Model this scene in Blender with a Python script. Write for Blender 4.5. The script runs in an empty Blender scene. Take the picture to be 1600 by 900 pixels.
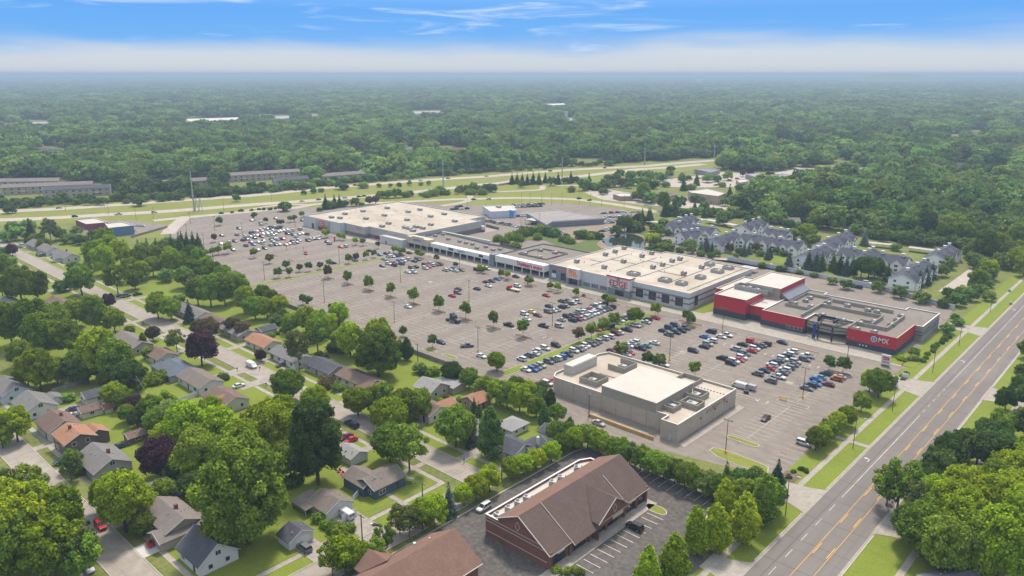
import bpy, bmesh, math, random
import numpy as np
from math import radians, sin, cos, pi, atan2, hypot
from mathutils import Vector, Matrix
random.seed(7)
SC = bpy.context.scene
COL = SC.collection

# ------------------------------------------------------------------ camera, sky, sun, exposure
CAM_H = 110.0
HEAD = radians(42.6944)          # the world's x and y axes run along the mall front and along the avenue
PITCH = radians(15.66)
F_PX = 1195.0                    # focal length in pixels of a 1600 wide frame
cam = bpy.data.cameras.new("camera")
cam_o = bpy.data.objects.new("camera", cam); COL.objects.link(cam_o)
cam.sensor_width = 36.0; cam.lens = 36.0 * F_PX / 1600.0
cam.clip_start = 1.0; cam.clip_end = 90000.0
cam_o.location = (0, 0, CAM_H); cam_o.rotation_euler = (pi / 2 - PITCH, 0, HEAD)
SC.camera = cam_o

SUN_DIR = Vector((-0.26, 0.44, 0.86)).normalized()
sun = bpy.data.lights.new("sun", 'SUN'); sun.energy = 2.55; sun.angle = radians(11.0); sun.color = (1.0, 0.90, 0.77)
sun_o = bpy.data.objects.new("sun", sun); COL.objects.link(sun_o)
sun_o.rotation_euler = SUN_DIR.to_track_quat('Z', 'Y').to_euler()

world = bpy.data.worlds.new("World"); SC.world = world; world.use_nodes = True
def build_world():
    nt = world.node_tree; nt.nodes.clear(); N = nt.nodes.new; L = nt.links.new
    def math_(op, a, b=None, clamp=False):
        n = N('ShaderNodeMath'); n.operation = op; n.use_clamp = clamp
        for i, v in enumerate((a, b)):
            if v is None: continue
            if isinstance(v, (int, float)): n.inputs[i].default_value = v
            else: L(v, n.inputs[i])
        return n.outputs[0]
    def mix(f, a, b):
        n = N('ShaderNodeMix'); n.data_type = 'RGBA'
        for s, v in ((n.inputs[0], f), (n.inputs[6], a), (n.inputs[7], b)):
            if isinstance(v, (int, float, tuple)): s.default_value = v
            else: L(v, s)
        return n.outputs[2]
    def noise(vec, scale, detail, rough=0.55, dist=0.0):
        n = N('ShaderNodeTexNoise'); n.inputs['Scale'].default_value = scale; n.inputs['Detail'].default_value = detail
        n.inputs['Roughness'].default_value = rough; n.inputs['Distortion'].default_value = dist; L(vec, n.inputs['Vector']); return n.outputs[0]
    def ramp(v, a, b):
        n = N('ShaderNodeMapRange'); n.interpolation_type = 'SMOOTHSTEP'; n.inputs[1].default_value = a; n.inputs[2].default_value = b
        L(v, n.inputs[0]); return n.outputs[0]
    tc = N('ShaderNodeTexCoord'); sep = N('ShaderNodeSeparateXYZ'); L(tc.outputs['Generated'], sep.inputs[0])
    z = sep.outputs[2]
    sky = N('ShaderNodeTexSky'); sky.sky_type = 'NISHITA'; sky.sun_disc = False
    sky.sun_elevation = math.asin(SUN_DIR.z); sky.sun_rotation = atan2(SUN_DIR.x, SUN_DIR.y)
    sky.air_density = 1.0; sky.dust_density = 1.0; sky.ozone_density = 1.2
    sc = N('ShaderNodeVectorMath'); sc.operation = 'SCALE'; L(sky.outputs[0], sc.inputs[0]); sc.inputs[3].default_value = 0.10
    cr = N('ShaderNodeValToRGB'); L(z, cr.inputs[0]); e = cr.color_ramp.elements
    e[0].position = 0.0; e[0].color = (.075, .22, .43, 1); e[1].position = 1.0; e[1].color = (.62, .66, .71, 1)
    k = cr.color_ramp.elements.new(0.075); k.color = (.046, .18, .43, 1)
    k = cr.color_ramp.elements.new(0.25); k.color = (.40, .47, .57, 1)
    base = mix(0.04, cr.outputs[0], sc.outputs[0])
    # long thin clouds: the direction is stretched so that the streaks lie flat above the horizon
    mp = N('ShaderNodeMapping'); mp.inputs['Rotation'].default_value = (0, 0, -HEAD); L(tc.outputs['Generated'], mp.inputs[0])
    mp2 = N('ShaderNodeMapping'); mp2.inputs['Scale'].default_value = (5.0, 5.0, 60.0); L(mp.outputs[0], mp2.inputs[0])
    n1 = noise(mp2.outputs[0], 1.0, 6, 0.6, 0.6)
    mp3 = N('ShaderNodeMapping'); mp3.inputs['Scale'].default_value = (2.2, 2.2, 14.0); mp3.inputs['Location'].default_value = (3.3, 1.2, 0); L(mp.outputs[0], mp3.inputs[0])
    n2 = noise(mp3.outputs[0], 1.0, 4, 0.5, 0.3)
    streak = math_('MULTIPLY', ramp(n1, 0.52, 0.78), ramp(n2, 0.42, 0.62))
    c1 = mix(math_('MULTIPLY', streak, 0.85), base, (.43, .46, .51, 1))
    # the pale band along the horizon, its top edge uneven
    edge = math_('ADD', z, math_('MULTIPLY', math_('SUBTRACT', n2, 0.5), 0.07))
    edge = math_('ADD', edge, math_('MULTIPLY', math_('SUBTRACT', n1, 0.5), 0.03))
    band = math_('SUBTRACT', 1.0, ramp(edge, 0.012, 0.056))
    c2 = mix(band, c1, (.31, .34, .37, 1))
    low = math_('SUBTRACT', 1.0, ramp(z, 0.0, 0.035))
    c3 = mix(low, c2, (.31, .325, .345, 1))
    bg = N('ShaderNodeBackground'); L(c3, bg.inputs[0]); bg.inputs[1].default_value = 1.0
    out = N('ShaderNodeOutputWorld'); L(bg.outputs[0], out.inputs[0])
build_world()

SC.view_settings.view_transform = 'Standard'; SC.view_settings.look = 'None'
SC.view_settings.exposure = 1.12; SC.view_settings.gamma = 1.0; SC.view_settings.use_curve_mapping = False
SC.render.engine = 'CYCLES'
CY = SC.cycles
CY.use_denoising = True; CY.max_bounces = 6; CY.diffuse_bounces = 3; CY.glossy_bounces = 2; CY.transmission_bounces = 2
CY.volume_bounces = 0; CY.transparent_max_bounces = 6; CY.caustics_reflective = False; CY.caustics_refractive = False
CY.use_adaptive_sampling = True; CY.adaptive_threshold = 0.015

# ------------------------------------------------------------------ helpers
def W(px, py, z=0.0):
    """The world point at height z that the photograph shows at pixel (px, py)."""
    u = (px - 800) / F_PX; v = (450 - py) / F_PX
    dy = cos(PITCH) + v * sin(PITCH); dz = -sin(PITCH) + v * cos(PITCH)
    t = (z - CAM_H) / dz
    x, y = u * t, dy * t
    return (x * cos(HEAD) - y * sin(HEAD), x * sin(HEAD) + y * cos(HEAD))
def PX(x, y, z=0.0):
    X = x * cos(HEAD) + y * sin(HEAD); Y = -x * sin(HEAD) + y * cos(HEAD)
    d = Y * cos(PITCH) - (z - CAM_H) * sin(PITCH); u = Y * sin(PITCH) + (z - CAM_H) * cos(PITCH)
    if d < 1: return (-9999, -9999)
    return (800 + F_PX * X / d, 450 - F_PX * u / d)
def in_poly(x, y, P):
    c = False; j = len(P) - 1
    for i in range(len(P)):
        if (P[i][1] > y) != (P[j][1] > y) and x < (P[j][0] - P[i][0]) * (y - P[i][1]) / (P[j][1] - P[i][1]) + P[i][0]: c = not c
        j = i
    return c

class MB:
    """Collects faces; build() links them as one mesh object."""
    def __init__(s): s.v = []; s.f = []; s.m = []
    def quad(s, pts, m=0):
        b = len(s.v); s.v += [tuple(p) for p in pts]; s.f.append(tuple(range(b, b + len(pts)))); s.m.append(m); return s
    def box(s, x0, x1, y0, y1, z0, z1, m=0, bottom=False):
        b = len(s.v)
        s.v += [(x0, y0, z0), (x1, y0, z0), (x1, y1, z0), (x0, y1, z0), (x0, y0, z1), (x1, y0, z1), (x1, y1, z1), (x0, y1, z1)]
        fs = [(0, 1, 5, 4), (1, 2, 6, 5), (2, 3, 7, 6), (3, 0, 4, 7), (4, 5, 6, 7)] + ([(3, 2, 1, 0)] if bottom else [])
        for f in fs: s.f.append(tuple(b + i for i in f)); s.m.append(m)
        return s
    def prism(s, P, z0, z1, m=0, top=True, mt=None):
        """vertical walls round the polygon P (counter-clockwise) and a top"""
        b = len(s.v); n = len(P)
        s.v += [(p[0], p[1], z0) for p in P] + [(p[0], p[1], z1) for p in P]
        for i in range(n):
            j = (i + 1) % n; s.f.append((b + i, b + j, b + n + j, b + n + i)); s.m.append(m)
        if top: s.f.append(tuple(b + n + i for i in range(n))); s.m.append(m if mt is None else mt)
        return s
    def cyl(s, x, y, z0, z1, r0, r1=None, n=8, m=0, cap=True, dx=0, dy=0):
        r1 = r0 if r1 is None else r1; b = len(s.v)
        for z, r, ox, oy in ((z0, r0, 0, 0), (z1, r1, dx, dy)):
            s.v += [(x + ox + r * cos(2 * pi * i / n), y + oy + r * sin(2 * pi * i / n), z) for i in range(n)]
        for i in range(n): j = (i + 1) % n; s.f.append((b + i, b + j, b + n + j, b + n + i)); s.m.append(m)
        if cap: s.f.append(tuple(b + n + i for i in range(n))); s.m.append(m)
        return s
    def tube(s, p, q, r, n=5, r2=None, m=0):
        p = Vector(p); q = Vector(q); d = (q - p).normalized(); a = d.orthogonal().normalized(); c = d.cross(a); r2 = r if r2 is None else r2
        b = len(s.v)
        for o, rr in ((p, r), (q, r2)): s.v += [tuple(o + a * (rr * cos(2 * pi * i / n)) + c * (rr * sin(2 * pi * i / n))) for i in range(n)]
        for i in range(n): j = (i + 1) % n; s.f.append((b + i, b + j, b + n + j, b + n + i)); s.m.append(m)
        s.f.append(tuple(b + n + i for i in range(n))); s.m.append(m)
        return s
    def mesh(s, name, mats):
        me = bpy.data.meshes.new(name); me.from_pydata(s.v, [], s.f)
        if not isinstance(mats, (list, tuple)): mats = [mats]
        for m in mats: me.materials.append(m)
        if len(mats) > 1: me.polygons.foreach_set('material_index', s.m)
        me.update(); return me
    def build(s, name, mats, parent=None, kind=None, label=None):
        o = bpy.data.objects.new(name, s.mesh(name, mats)); COL.objects.link(o)
        if parent is not None: o.parent = parent
        if kind: o['kind'] = kind
        if label: o['label'] = label
        return o
def obj(name, me, parent=None, loc=None, rz=0.0):
    o = bpy.data.objects.new(name, me); COL.objects.link(o)
    if parent is not None: o.parent = parent
    if loc is not None: o.location = loc
    if rz: o.rotation_euler = (0, 0, rz)
    return o

ORD = "first second third fourth fifth sixth seventh eighth ninth tenth eleventh twelfth thirteenth fourteenth fifteenth sixteenth seventeenth eighteenth nineteenth twentieth".split()
TENS = ["", "", "twenty", "thirty", "forty", "fifty", "sixty", "seventy", "eighty", "ninety"]
TENTH = ["", "", "twentieth", "thirtieth", "fortieth", "fiftieth", "sixtieth", "seventieth", "eightieth", "ninetieth"]
def ordinal(i):
    if i < 20: return ORD[i]
    t, u = divmod(i + 1, 10)
    h = ""
    if t >= 10: h = "hundred-and-"; t -= 10
    if t < 2:
        k = t * 10 + u
        return h + (ORD[k - 1] if k else "")
    return h + (TENTH[t] if u == 0 else TENS[t] + "-" + ORD[u - 1])
LABELS = []            # (object, base label, x along the picture) settled at the end so that no two things share one
def tag(o, label, cat, group=None, pos=None):
    o['label'] = label; o['category'] = cat
    if group: o['group'] = group
    LABELS.append((o, label, pos if pos is not None else (o.location.x, o.location.y)))
    return o
def thing(name, label, cat, x=0, y=0, z=0, rz=0, group=None):
    o = bpy.data.objects.new(name, None); COL.objects.link(o); o.empty_display_size = 0.1
    o.location = (x, y, z); o.rotation_euler = (0, 0, rz)
    return tag(o, label, cat, group, (x, y))
def settle_labels():
    by = {}
    for o, l, p in LABELS: by.setdefault(l, []).append((PX(p[0], p[1])[0], o))
    for l, v in by.items():
        if len(v) < 2: continue
        v.sort(key=lambda t: t[0])
        for i, (_, o) in enumerate(v):
            w = ordinal(i) + " from left"
            if i == 0: w = "leftmost one"
            if i == len(v) - 1: w = "rightmost one"
            if len(v) == 2: w = "left one of two" if i == 0 else "right one of two"
            o['label'] = l + ", " + w

# ------------------------------------------------------------------ materials
MATS = {}
def mat(name, col, rough=0.8, spec=0.3, metal=0.0, var=0.12, vscale=0.35, bump=0.0, bscale=6.0, col2=None, detail=4, emit=None, coord='OBJ', stretch=None, streak=0.0):
    """Plain surface with some uneven colour (col to col2), wear streaks and relief."""
    if name in MATS: return MATS[name]
    col = tuple(c * .84 for c in col); col2 = tuple(c * .84 for c in col2) if col2 else None
    m = bpy.data.materials.new(name); m.use_nodes = True; nt = m.node_tree; N = nt.nodes.new; L = nt.links.new
    b = nt.nodes['Principled BSDF']; b.inputs['Roughness'].default_value = rough; b.inputs['Metallic'].default_value = metal
    b.inputs['Specular IOR Level'].default_value = spec
    c1 = tuple(col) + (1,)
    if var == 0: b.inputs['Base Color'].default_value = c1
    else:
        c2 = tuple(col2) + (1,) if col2 else tuple(max(0, c * (1 - var * 2)) for c in col) + (1,)
        geo = N('ShaderNodeNewGeometry'); src = geo.outputs['Position']
        if stretch:
            mp = N('ShaderNodeMapping'); mp.inputs['Scale'].default_value = stretch; L(src, mp.inputs[0]); src = mp.outputs[0]
        n = N('ShaderNodeTexNoise'); n.inputs['Scale'].default_value = vscale; n.inputs['Detail'].default_value = detail; n.inputs['Roughness'].default_value = 0.65; L(src, n.inputs['Vector'])
        r = N('ShaderNodeMapRange'); r.inputs[1].default_value = 0.32; r.inputs[2].default_value = 0.68; L(n.outputs[0], r.inputs[0])
        x = N('ShaderNodeMix'); x.data_type = 'RGBA'; L(r.outputs[0], x.inputs[0]); x.inputs[6].default_value = c1; x.inputs[7].default_value = c2
        last = x.outputs[2]
        if streak:
            n2 = N('ShaderNodeTexNoise'); n2.inputs['Scale'].default_value = vscale * 7; n2.inputs['Detail'].default_value = 3; L(src, n2.inputs['Vector'])
            r2 = N('ShaderNodeMapRange'); r2.inputs[1].default_value = 0.45; r2.inputs[2].default_value = 0.75; r2.inputs[3].default_value = 1.0; r2.inputs[4].default_value = 1.0 - streak; L(n2.outputs[0], r2.inputs[0])
            x2 = N('ShaderNodeVectorMath'); x2.operation = 'SCALE'; L(last, x2.inputs[0]); L(r2.outputs[0], x2.inputs[3]); last = x2.outputs[0]
        L(last, b.inputs['Base Color'])
    if bump:
        geo2 = N('ShaderNodeNewGeometry'); n3 = N('ShaderNodeTexNoise'); n3.inputs['Scale'].default_value = bscale; n3.inputs['Detail'].default_value = 3; L(geo2.outputs['Position'], n3.inputs['Vector'])
        bp = N('ShaderNodeBump'); bp.inputs['Strength'].default_value = bump; bp.inputs['Distance'].default_value = 0.1; L(n3.outputs[0], bp.inputs['Height']); L(bp.outputs[0], b.inputs['Normal'])
    if emit: b.inputs['Emission Color'].default_value = tuple(emit) + (1,); b.inputs['Emission Strength'].default_value = 1.0
    MATS[name] = m; return m

def ground_mat(name, cols, scales, rough=0.95, joints=None, cracks=None):
    """Several colours blended by noises of several sizes; optional joints (spacing, darkness, axis offset) and crack lines."""
    if name in MATS: return MATS[name]
    k = .92 if name in ('grass', 'lawn', 'mown verge', 'rough meadow') else .79; cols = [tuple(x * k for x in c) for c in cols]
    m = bpy.data.materials.new(name); m.use_nodes = True; nt = m.node_tree; N = nt.nodes.new; L = nt.links.new
    b = nt.nodes['Principled BSDF']; b.inputs['Roughness'].default_value = rough; b.inputs['Specular IOR Level'].default_value = 0.15
    geo = N('ShaderNodeNewGeometry'); pos = geo.outputs['Position']
    last = None
    for i, (c, s) in enumerate(zip(cols, [None] + list(scales))):
        if i == 0: base = N('ShaderNodeRGB'); base.outputs[0].default_value = tuple(c) + (1,); last = base.outputs[0]; continue
        st = (1, 1, 1) if not isinstance(s, tuple) else s[1]; sv = s if not isinstance(s, tuple) else s[0]
        mp = N('ShaderNodeMapping'); mp.inputs['Scale'].default_value = st; mp.inputs['Location'].default_value = (i * 31.7, i * 17.1, 0); L(pos, mp.inputs[0])
        n = N('ShaderNodeTexNoise'); n.inputs['Scale'].default_value = sv; n.inputs['Detail'].default_value = 5; n.inputs['Roughness'].default_value = 0.68; L(mp.outputs[0], n.inputs['Vector'])
        r = N('ShaderNodeMapRange'); r.inputs[1].default_value = 0.40; r.inputs[2].default_value = 0.66; L(n.outputs[0], r.inputs[0])
        x = N('ShaderNodeMix'); x.data_type = 'RGBA'; L(r.outputs[0], x.inputs[0]); L(last, x.inputs[6]); x.inputs[7].default_value = tuple(c) + (1,); last = x.outputs[2]
    def darken(last, fac_out, amount):
        r = N('ShaderNodeMapRange'); r.inputs[3].default_value = 1.0; r.inputs[4].default_value = 1.0 - amount; L(fac_out, r.inputs[0])
        x = N('ShaderNodeVectorMath'); x.operation = 'SCALE'; L(last, x.inputs[0]); L(r.outputs[0], x.inputs[3]); return x.outputs[0]
    if joints:
        bt = N('ShaderNodeTexBrick'); bt.offset = 0.0; bt.inputs['Color1'].default_value = (0, 0, 0, 1); bt.inputs['Color2'].default_value = (.12, .12, .12, 1); bt.inputs['Mortar'].default_value = (1, 1, 1, 1)
        bt.inputs['Scale'].default_value = 1.0; bt.inputs['Brick Width'].default_value = joints[0]; bt.inputs['Row Height'].default_value = joints[1]; bt.inputs['Mortar Size'].default_value = joints[2]
        L(pos, bt.inputs['Vector']); last = darken(last, bt.outputs['Color'], joints[3])
    if cracks:
        v = N('ShaderNodeTexVoronoi'); v.feature = 'DISTANCE_TO_EDGE'; v.inputs['Scale'].default_value = cracks[0]
        nz = N('ShaderNodeTexNoise'); nz.inputs['Scale'].default_value = cracks[0] * 3; nz.inputs['Detail'].default_value = 4; L(pos, nz.inputs['Vector'])
        ad = N('ShaderNodeMix'); ad.data_type = 'VECTOR'; ad.inputs[0].default_value = 0.12
        mm = N('ShaderNodeVectorMath'); mm.operation = 'MULTIPLY_ADD'; L(nz.outputs['Color'], mm.inputs[0]); mm.inputs[1].default_value = (3.0 / cracks[0] * .25,) * 3; L(pos, mm.inputs[2])
        L(mm.outputs[0], v.inputs['Vector'])
        r = N('ShaderNodeMapRange'); r.inputs[1].default_value = 0.0; r.inputs[2].default_value = cracks[1]; r.inputs[3].default_value = 1.0; r.inputs[4].default_value = 0.0; L(v.outputs[0], r.inputs[0])
        last = darken(last, r.outputs[0], cracks[2])
    L(last, b.inputs['Base Color'])
    MATS[name] = m; return m

def foliage_mat(name, dark, light, hue=0.06, stands=False):
    if name in MATS: return MATS[name]
    m = bpy.data.materials.new(name); m.use_nodes = True; nt = m.node_tree; nt.nodes.clear(); N = nt.nodes.new; L = nt.links.new
    at = N('ShaderNodeAttribute'); at.attribute_name = 'tone'
    oi = N('ShaderNodeObjectInfo')
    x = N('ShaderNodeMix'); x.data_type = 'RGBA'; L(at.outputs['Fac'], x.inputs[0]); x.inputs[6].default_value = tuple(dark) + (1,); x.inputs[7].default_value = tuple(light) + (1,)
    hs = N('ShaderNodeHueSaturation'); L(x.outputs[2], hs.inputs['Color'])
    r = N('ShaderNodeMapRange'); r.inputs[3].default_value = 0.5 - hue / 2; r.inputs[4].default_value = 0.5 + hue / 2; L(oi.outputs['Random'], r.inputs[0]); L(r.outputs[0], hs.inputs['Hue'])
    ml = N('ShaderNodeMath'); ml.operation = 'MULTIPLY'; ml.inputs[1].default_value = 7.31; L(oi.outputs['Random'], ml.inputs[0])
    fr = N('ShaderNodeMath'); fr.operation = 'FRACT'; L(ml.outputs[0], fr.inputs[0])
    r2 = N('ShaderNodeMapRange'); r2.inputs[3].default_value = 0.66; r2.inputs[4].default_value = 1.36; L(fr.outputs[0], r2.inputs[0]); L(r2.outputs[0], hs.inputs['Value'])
    if stands:   # whole stands of trees differ in tone over hundreds of metres
        ge = N('ShaderNodeNewGeometry'); nz = N('ShaderNodeTexNoise'); nz.inputs['Scale'].default_value = .0035; nz.inputs['Detail'].default_value = 4; nz.inputs['Roughness'].default_value = .7; L(ge.outputs['Position'], nz.inputs['Vector'])
        r3 = N('ShaderNodeMapRange'); r3.inputs[1].default_value = .35; r3.inputs[2].default_value = .65; r3.inputs[3].default_value = .62; r3.inputs[4].default_value = 1.35; L(nz.outputs[0], r3.inputs[0])
        m3 = N('ShaderNodeMath'); m3.operation = 'MULTIPLY'; L(r3.outputs[0], m3.inputs[0]); L(r2.outputs[0], m3.inputs[1]); L(m3.outputs[0], hs.inputs['Value'])
    d = N('ShaderNodeBsdfDiffuse'); L(hs.outputs[0], d.inputs[0])
    t = N('ShaderNodeBsdfTranslucent'); L(hs.outputs[0], t.inputs[0])
    s = N('ShaderNodeMixShader'); s.inputs[0].default_value = 0.36; L(d.outputs[0], s.inputs[1]); L(t.outputs[0], s.inputs[2])
    o = N('ShaderNodeOutputMaterial'); L(s.outputs[0], o.inputs[0])
    MATS[name] = m; return m

FOL = {
 'green':  foliage_mat('foliage green', (.052, .098, .014), (.245, .335, .034), 0.03),
 'bright': foliage_mat('foliage bright', (.092, .150, .009), (.370, .465, .024), 0.03),
 'dark':   foliage_mat('foliage dark', (.032, .068, .018), (.130, .205, .044), 0.03),
 'olive':  foliage_mat('foliage olive', (.072, .104, .028), (.245, .300, .085), 0.03),
 'purple': foliage_mat('foliage purple', (.034, .016, .024), (.105, .055, .068), 0.02),
 'rust':   foliage_mat('foliage rust', (.070, .046, .025), (.185, .150, .078), 0.02),
 'spruce': foliage_mat('foliage spruce', (.030, .058, .032), (.105, .165, .092), 0.03),
 'blue':   foliage_mat('foliage blue', (.062, .096, .078), (.195, .245, .212), 0.03),
 'forest': foliage_mat('foliage forest', (.058, .112, .026), (.250, .355, .080), 0.05, True),
}
BARK = mat('bark', (.10, .080, .060), 0.95, var=.2, vscale=2.0)
BARK_GREY = mat('bark grey', (.17, .155, .13), 0.95, var=.2, vscale=2.0)
# ------------------------------------------------------------------ trees
def crown_mesh(name, seed, lobes, leaf, per, core=0.72, spread=0.22, up=0.35, core_sub=2):
    """lobes: [(x, y, z, r, rz)] balls of foliage. Leaf clumps are scattered over every ball, a smaller rough ball fills its inside."""
    rs = np.random.RandomState(seed)
    V = []; T = []
    for (lx, ly, lz, r, rz) in lobes:
        n = max(12, int(per * r * r))
        d = rs.normal(size=(n, 3)); d /= np.linalg.norm(d, axis=1)[:, None]
        keep = (d[:, 2] > -0.75) | (rs.rand(n) < .3)
        d = d[keep]; n = len(d)
        rad = 1.0 + rs.normal(size=n) * spread * 0.5; rad = np.clip(rad, .6, 1.3) + (rs.rand(n) < .06) * rs.rand(n) * .45
        # clumps: the surface of a ball swells and sinks
        ph = rs.rand(3) * 6.28
        sw = 1 + 0.13 * np.sin(3.1 * d[:, 0] + ph[0]) * np.sin(3.7 * d[:, 1] + ph[1]) + 0.08 * np.sin(5.3 * d[:, 2] + ph[2])
        c = d * (rad * sw)[:, None] * np.array([r, r, rz]) + np.array([lx, ly, lz])
        nrm = d + rs.normal(size=(n, 3)) * 0.55; nrm[:, 2] += up; nrm /= np.linalg.norm(nrm, axis=1)[:, None]
        t = np.cross(nrm, rs.normal(size=(n, 3))); t /= np.linalg.norm(t, axis=1)[:, None]
        bt = np.cross(nrm, t)
        s = leaf * (0.6 + 0.8 * rs.rand(n))[:, None]; a = (0.55 + 0.4 * rs.rand(n))[:, None]
        q = np.stack([c - t * s, c - bt * s * a + nrm * s * .15, c + t * s, c + bt * s * a - nrm * s * .12], axis=1)
        V.append(q.reshape(-1, 3))
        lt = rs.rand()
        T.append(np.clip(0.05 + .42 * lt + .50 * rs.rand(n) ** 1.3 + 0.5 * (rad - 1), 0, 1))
    V = np.concatenate(V); T = np.concatenate(T); nq = len(V) // 4
    faces = np.arange(nq * 4).reshape(-1, 4)
    verts = V.tolist(); fl = faces.tolist(); tone = T.tolist()
    if core:
        bm = bmesh.new(); bmesh.ops.create_icosphere(bm, subdivisions=core_sub, radius=1.0)
        cv = np.array([v.co[:] for v in bm.verts]); cf = [[v.index for v in f.verts] for f in bm.faces]; bm.free()
        for (lx, ly, lz, r, rz) in lobes:
            if r < 0.5: continue
            k = cv * (1 + rs.normal(size=len(cv)) * 0.10)[:, None] * core * np.array([r, r, rz]) + np.array([lx, ly, lz])
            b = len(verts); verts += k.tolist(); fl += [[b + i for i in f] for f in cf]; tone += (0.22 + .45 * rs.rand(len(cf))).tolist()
    me = bpy.data.meshes.new(name); me.from_pydata(verts, [], fl)
    at = me.attributes.new('tone', 'FLOAT', 'FACE'); at.data.foreach_set('value', tone)
    me.materials.append(FOL['green']); me.update(); return me

def lobes_round(seed, R, H, n, r0=(.30, .46), flat=.85, z0=0.0, gap=0.0, top=.5):
    """balls of foliage filling an egg of half width R and height H whose foot is at z0"""
    rs = random.Random(seed); out = [(0, 0, z0 + H * .50, R * .55, H * .33)]
    for i in range(n):
        f = (i + .5) / n; zz = -0.75 + 1.65 * f; ang = i * 2.39996 + rs.uniform(-.3, .3)
        w = math.sqrt(max(0.05, 1 - (zz if zz > 0 else zz * .75) ** 2)); k = rs.uniform(.58, .90)
        r = R * rs.uniform(*r0) * (1 - .25 * max(0, zz)) * rs.choice((.7, 1, 1, 1.15))
        out.append((cos(ang) * R * w * k, sin(ang) * R * w * k, z0 + H * (.5 + zz * .40), r, r * flat))
    return out
TREES = {}
def trunk_mb(h, r, branches, seed, spread, top):
    mb = MB(); rs = random.Random(seed); lean = (rs.uniform(-.3, .3), rs.uniform(-.3, .3))
    mb.cyl(0, 0, -0.2, h, r, r * .62, 7, dx=lean[0], dy=lean[1], cap=False)
    for i in range(branches):
        a = 2 * pi * i / branches + rs.uniform(-.4, .4); k = rs.uniform(.6, 1.0)
        mb.tube((lean[0] * .8, lean[1] * .8, h * rs.uniform(.7, .98)), (cos(a) * spread * k, sin(a) * spread * k, h + top * rs.uniform(.5, 1)), r * .45, 5, r * .15)
    return mb
def proto(key, lobes, leaf, per, th, tr, br, spread, top, seed, core=.72, bark=None, **k):
    TREES[key] = (crown_mesh('crown ' + key, seed, lobes, leaf, per, core, **k), trunk_mb(th, tr, br, seed, spread, top).mesh('trunk ' + key, bark or BARK))
# sizes are true metres at scale 1
for i in range(4):   # broad round crowns, about 12 m high
    proto('broad%d' % i, lobes_round(11 + i, 5.2, 9.5, 34 + 4 * i, r0=(.20, .36), z0=2.2), .29, 160, 4.2, .34, 6, 3.2, 4.5, 30 + i)
for i in range(4):   # tall heavy crowns, about 17 m high
    proto('tall%d' % i, lobes_round(51 + i, 5.6, 14.5, 52 + 4 * i, r0=(.18, .34), flat=.95, z0=2.0), .30, 150, 6.5, .42, 7, 3.2, 7, 60 + i)
proto('giant0', lobes_round(65, 10.6, 28.5, 130, r0=(.13, .24), flat=.9, z0=1.2), .36, 100, 11, .7, 9, 6, 12, 66)
proto('giant1', lobes_round(67, 7.0, 26.5, 95, r0=(.16, .30), flat=1.0, z0=1.2), .34, 110, 11, .6, 8, 4, 12, 68)
for i in range(2):   # open crowns with gaps
    proto('open%d' % i, lobes_round(71 + i, 5.4, 10.5, 20, r0=(.20, .34), z0=3.0)[1:], .34, 80, 4.8, .30, 10, 4.0, 5.0, 80 + i, core=.5, bark=BARK_GREY)
for i in range(3):   # young parking lot trees, 5.5 m
    proto('young%d' % i, lobes_round(91 + i, 1.75, 3.9, 11, r0=(.34, .52), z0=1.6), .22, 330, 2.2, .085, 4, .9, 1.7, 96 + i, core=.7)
proto('vase0', lobes_round(101, 1.7, 3.6, 12, r0=(.28, .44), z0=2.0), .2, 330, 2.2, .08, 4, 1.0, 1.9, 103, core=.6)
def lobes_tear(seed, R, H, z0):
    rs = random.Random(seed); out = []
    for i in range(46):
        f = (i + .5) / 46; w = R * min(1, (f * 5) ** .6) * (1 - f ** 2.4) ** .6 + .25; a = i * 2.39996; k = rs.uniform(.3, .95)
        out.append((cos(a) * w * k * .8, sin(a) * w * k * .8, z0 + f * H, max(.55, w * rs.uniform(.34, .46)), max(.6, w * .45)))
    return out
for i in range(2):   # narrow teardrop crowns
    proto('oval%d' % i, lobes_tear(111 + i, 2.9, 9.6, .9), .24, 200, 3.0, .17, 5, 1.3, 4, 120 + i)
def spruce_lobes(seed, R, H):
    rs = random.Random(seed); out = []
    n = 9
    for i in range(n):
        f = i / (n - 1); w = R * (1 - f) ** .85 + .22; z = .8 + f * (H - 1.2)
        m = max(3, int(7 * (1 - f) + 2))
        out.append((0, 0, z, w * .55, H / n * .75))
        for j in range(m):
            a = 2 * pi * j / m + i * .7 + rs.uniform(-.2, .2); k = w * rs.uniform(.58, .80)
            out.append((cos(a) * k, sin(a) * k, z - w * .12, max(.25, w * .34), H / n * .42))
    return out
for i in range(2): proto('spruce%d' % i, spruce_lobes(130 + i, 3.0, 11.5), .22, 190, 9.5, .2, 0, 0, 0, 133 + i, core=.8, up=.1, core_sub=1)
for i in range(3): proto('bush%d' % i, [(random.Random(140 + i * 9 + j).uniform(-.8, .8), random.Random(141 + i * 9 + j).uniform(-.8, .8), .55 + .1 * (j % 3), .75, .7) for j in range(5)], .16, 260, .3, .04, 3, .3, .3, 150 + i, core=.8, core_sub=1)
# light crowns for the woods far behind
for i in range(5):
    me = crown_mesh('crown far%d' % i, 170 + i, lobes_round(180 + i, 5.4, 8.5 if i < 3 else 11, 16, r0=(.26, .44), z0=.5), .62, 22, core=.8, spread=.25, core_sub=1)
    TREES['far%d' % i] = (me, None)

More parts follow.
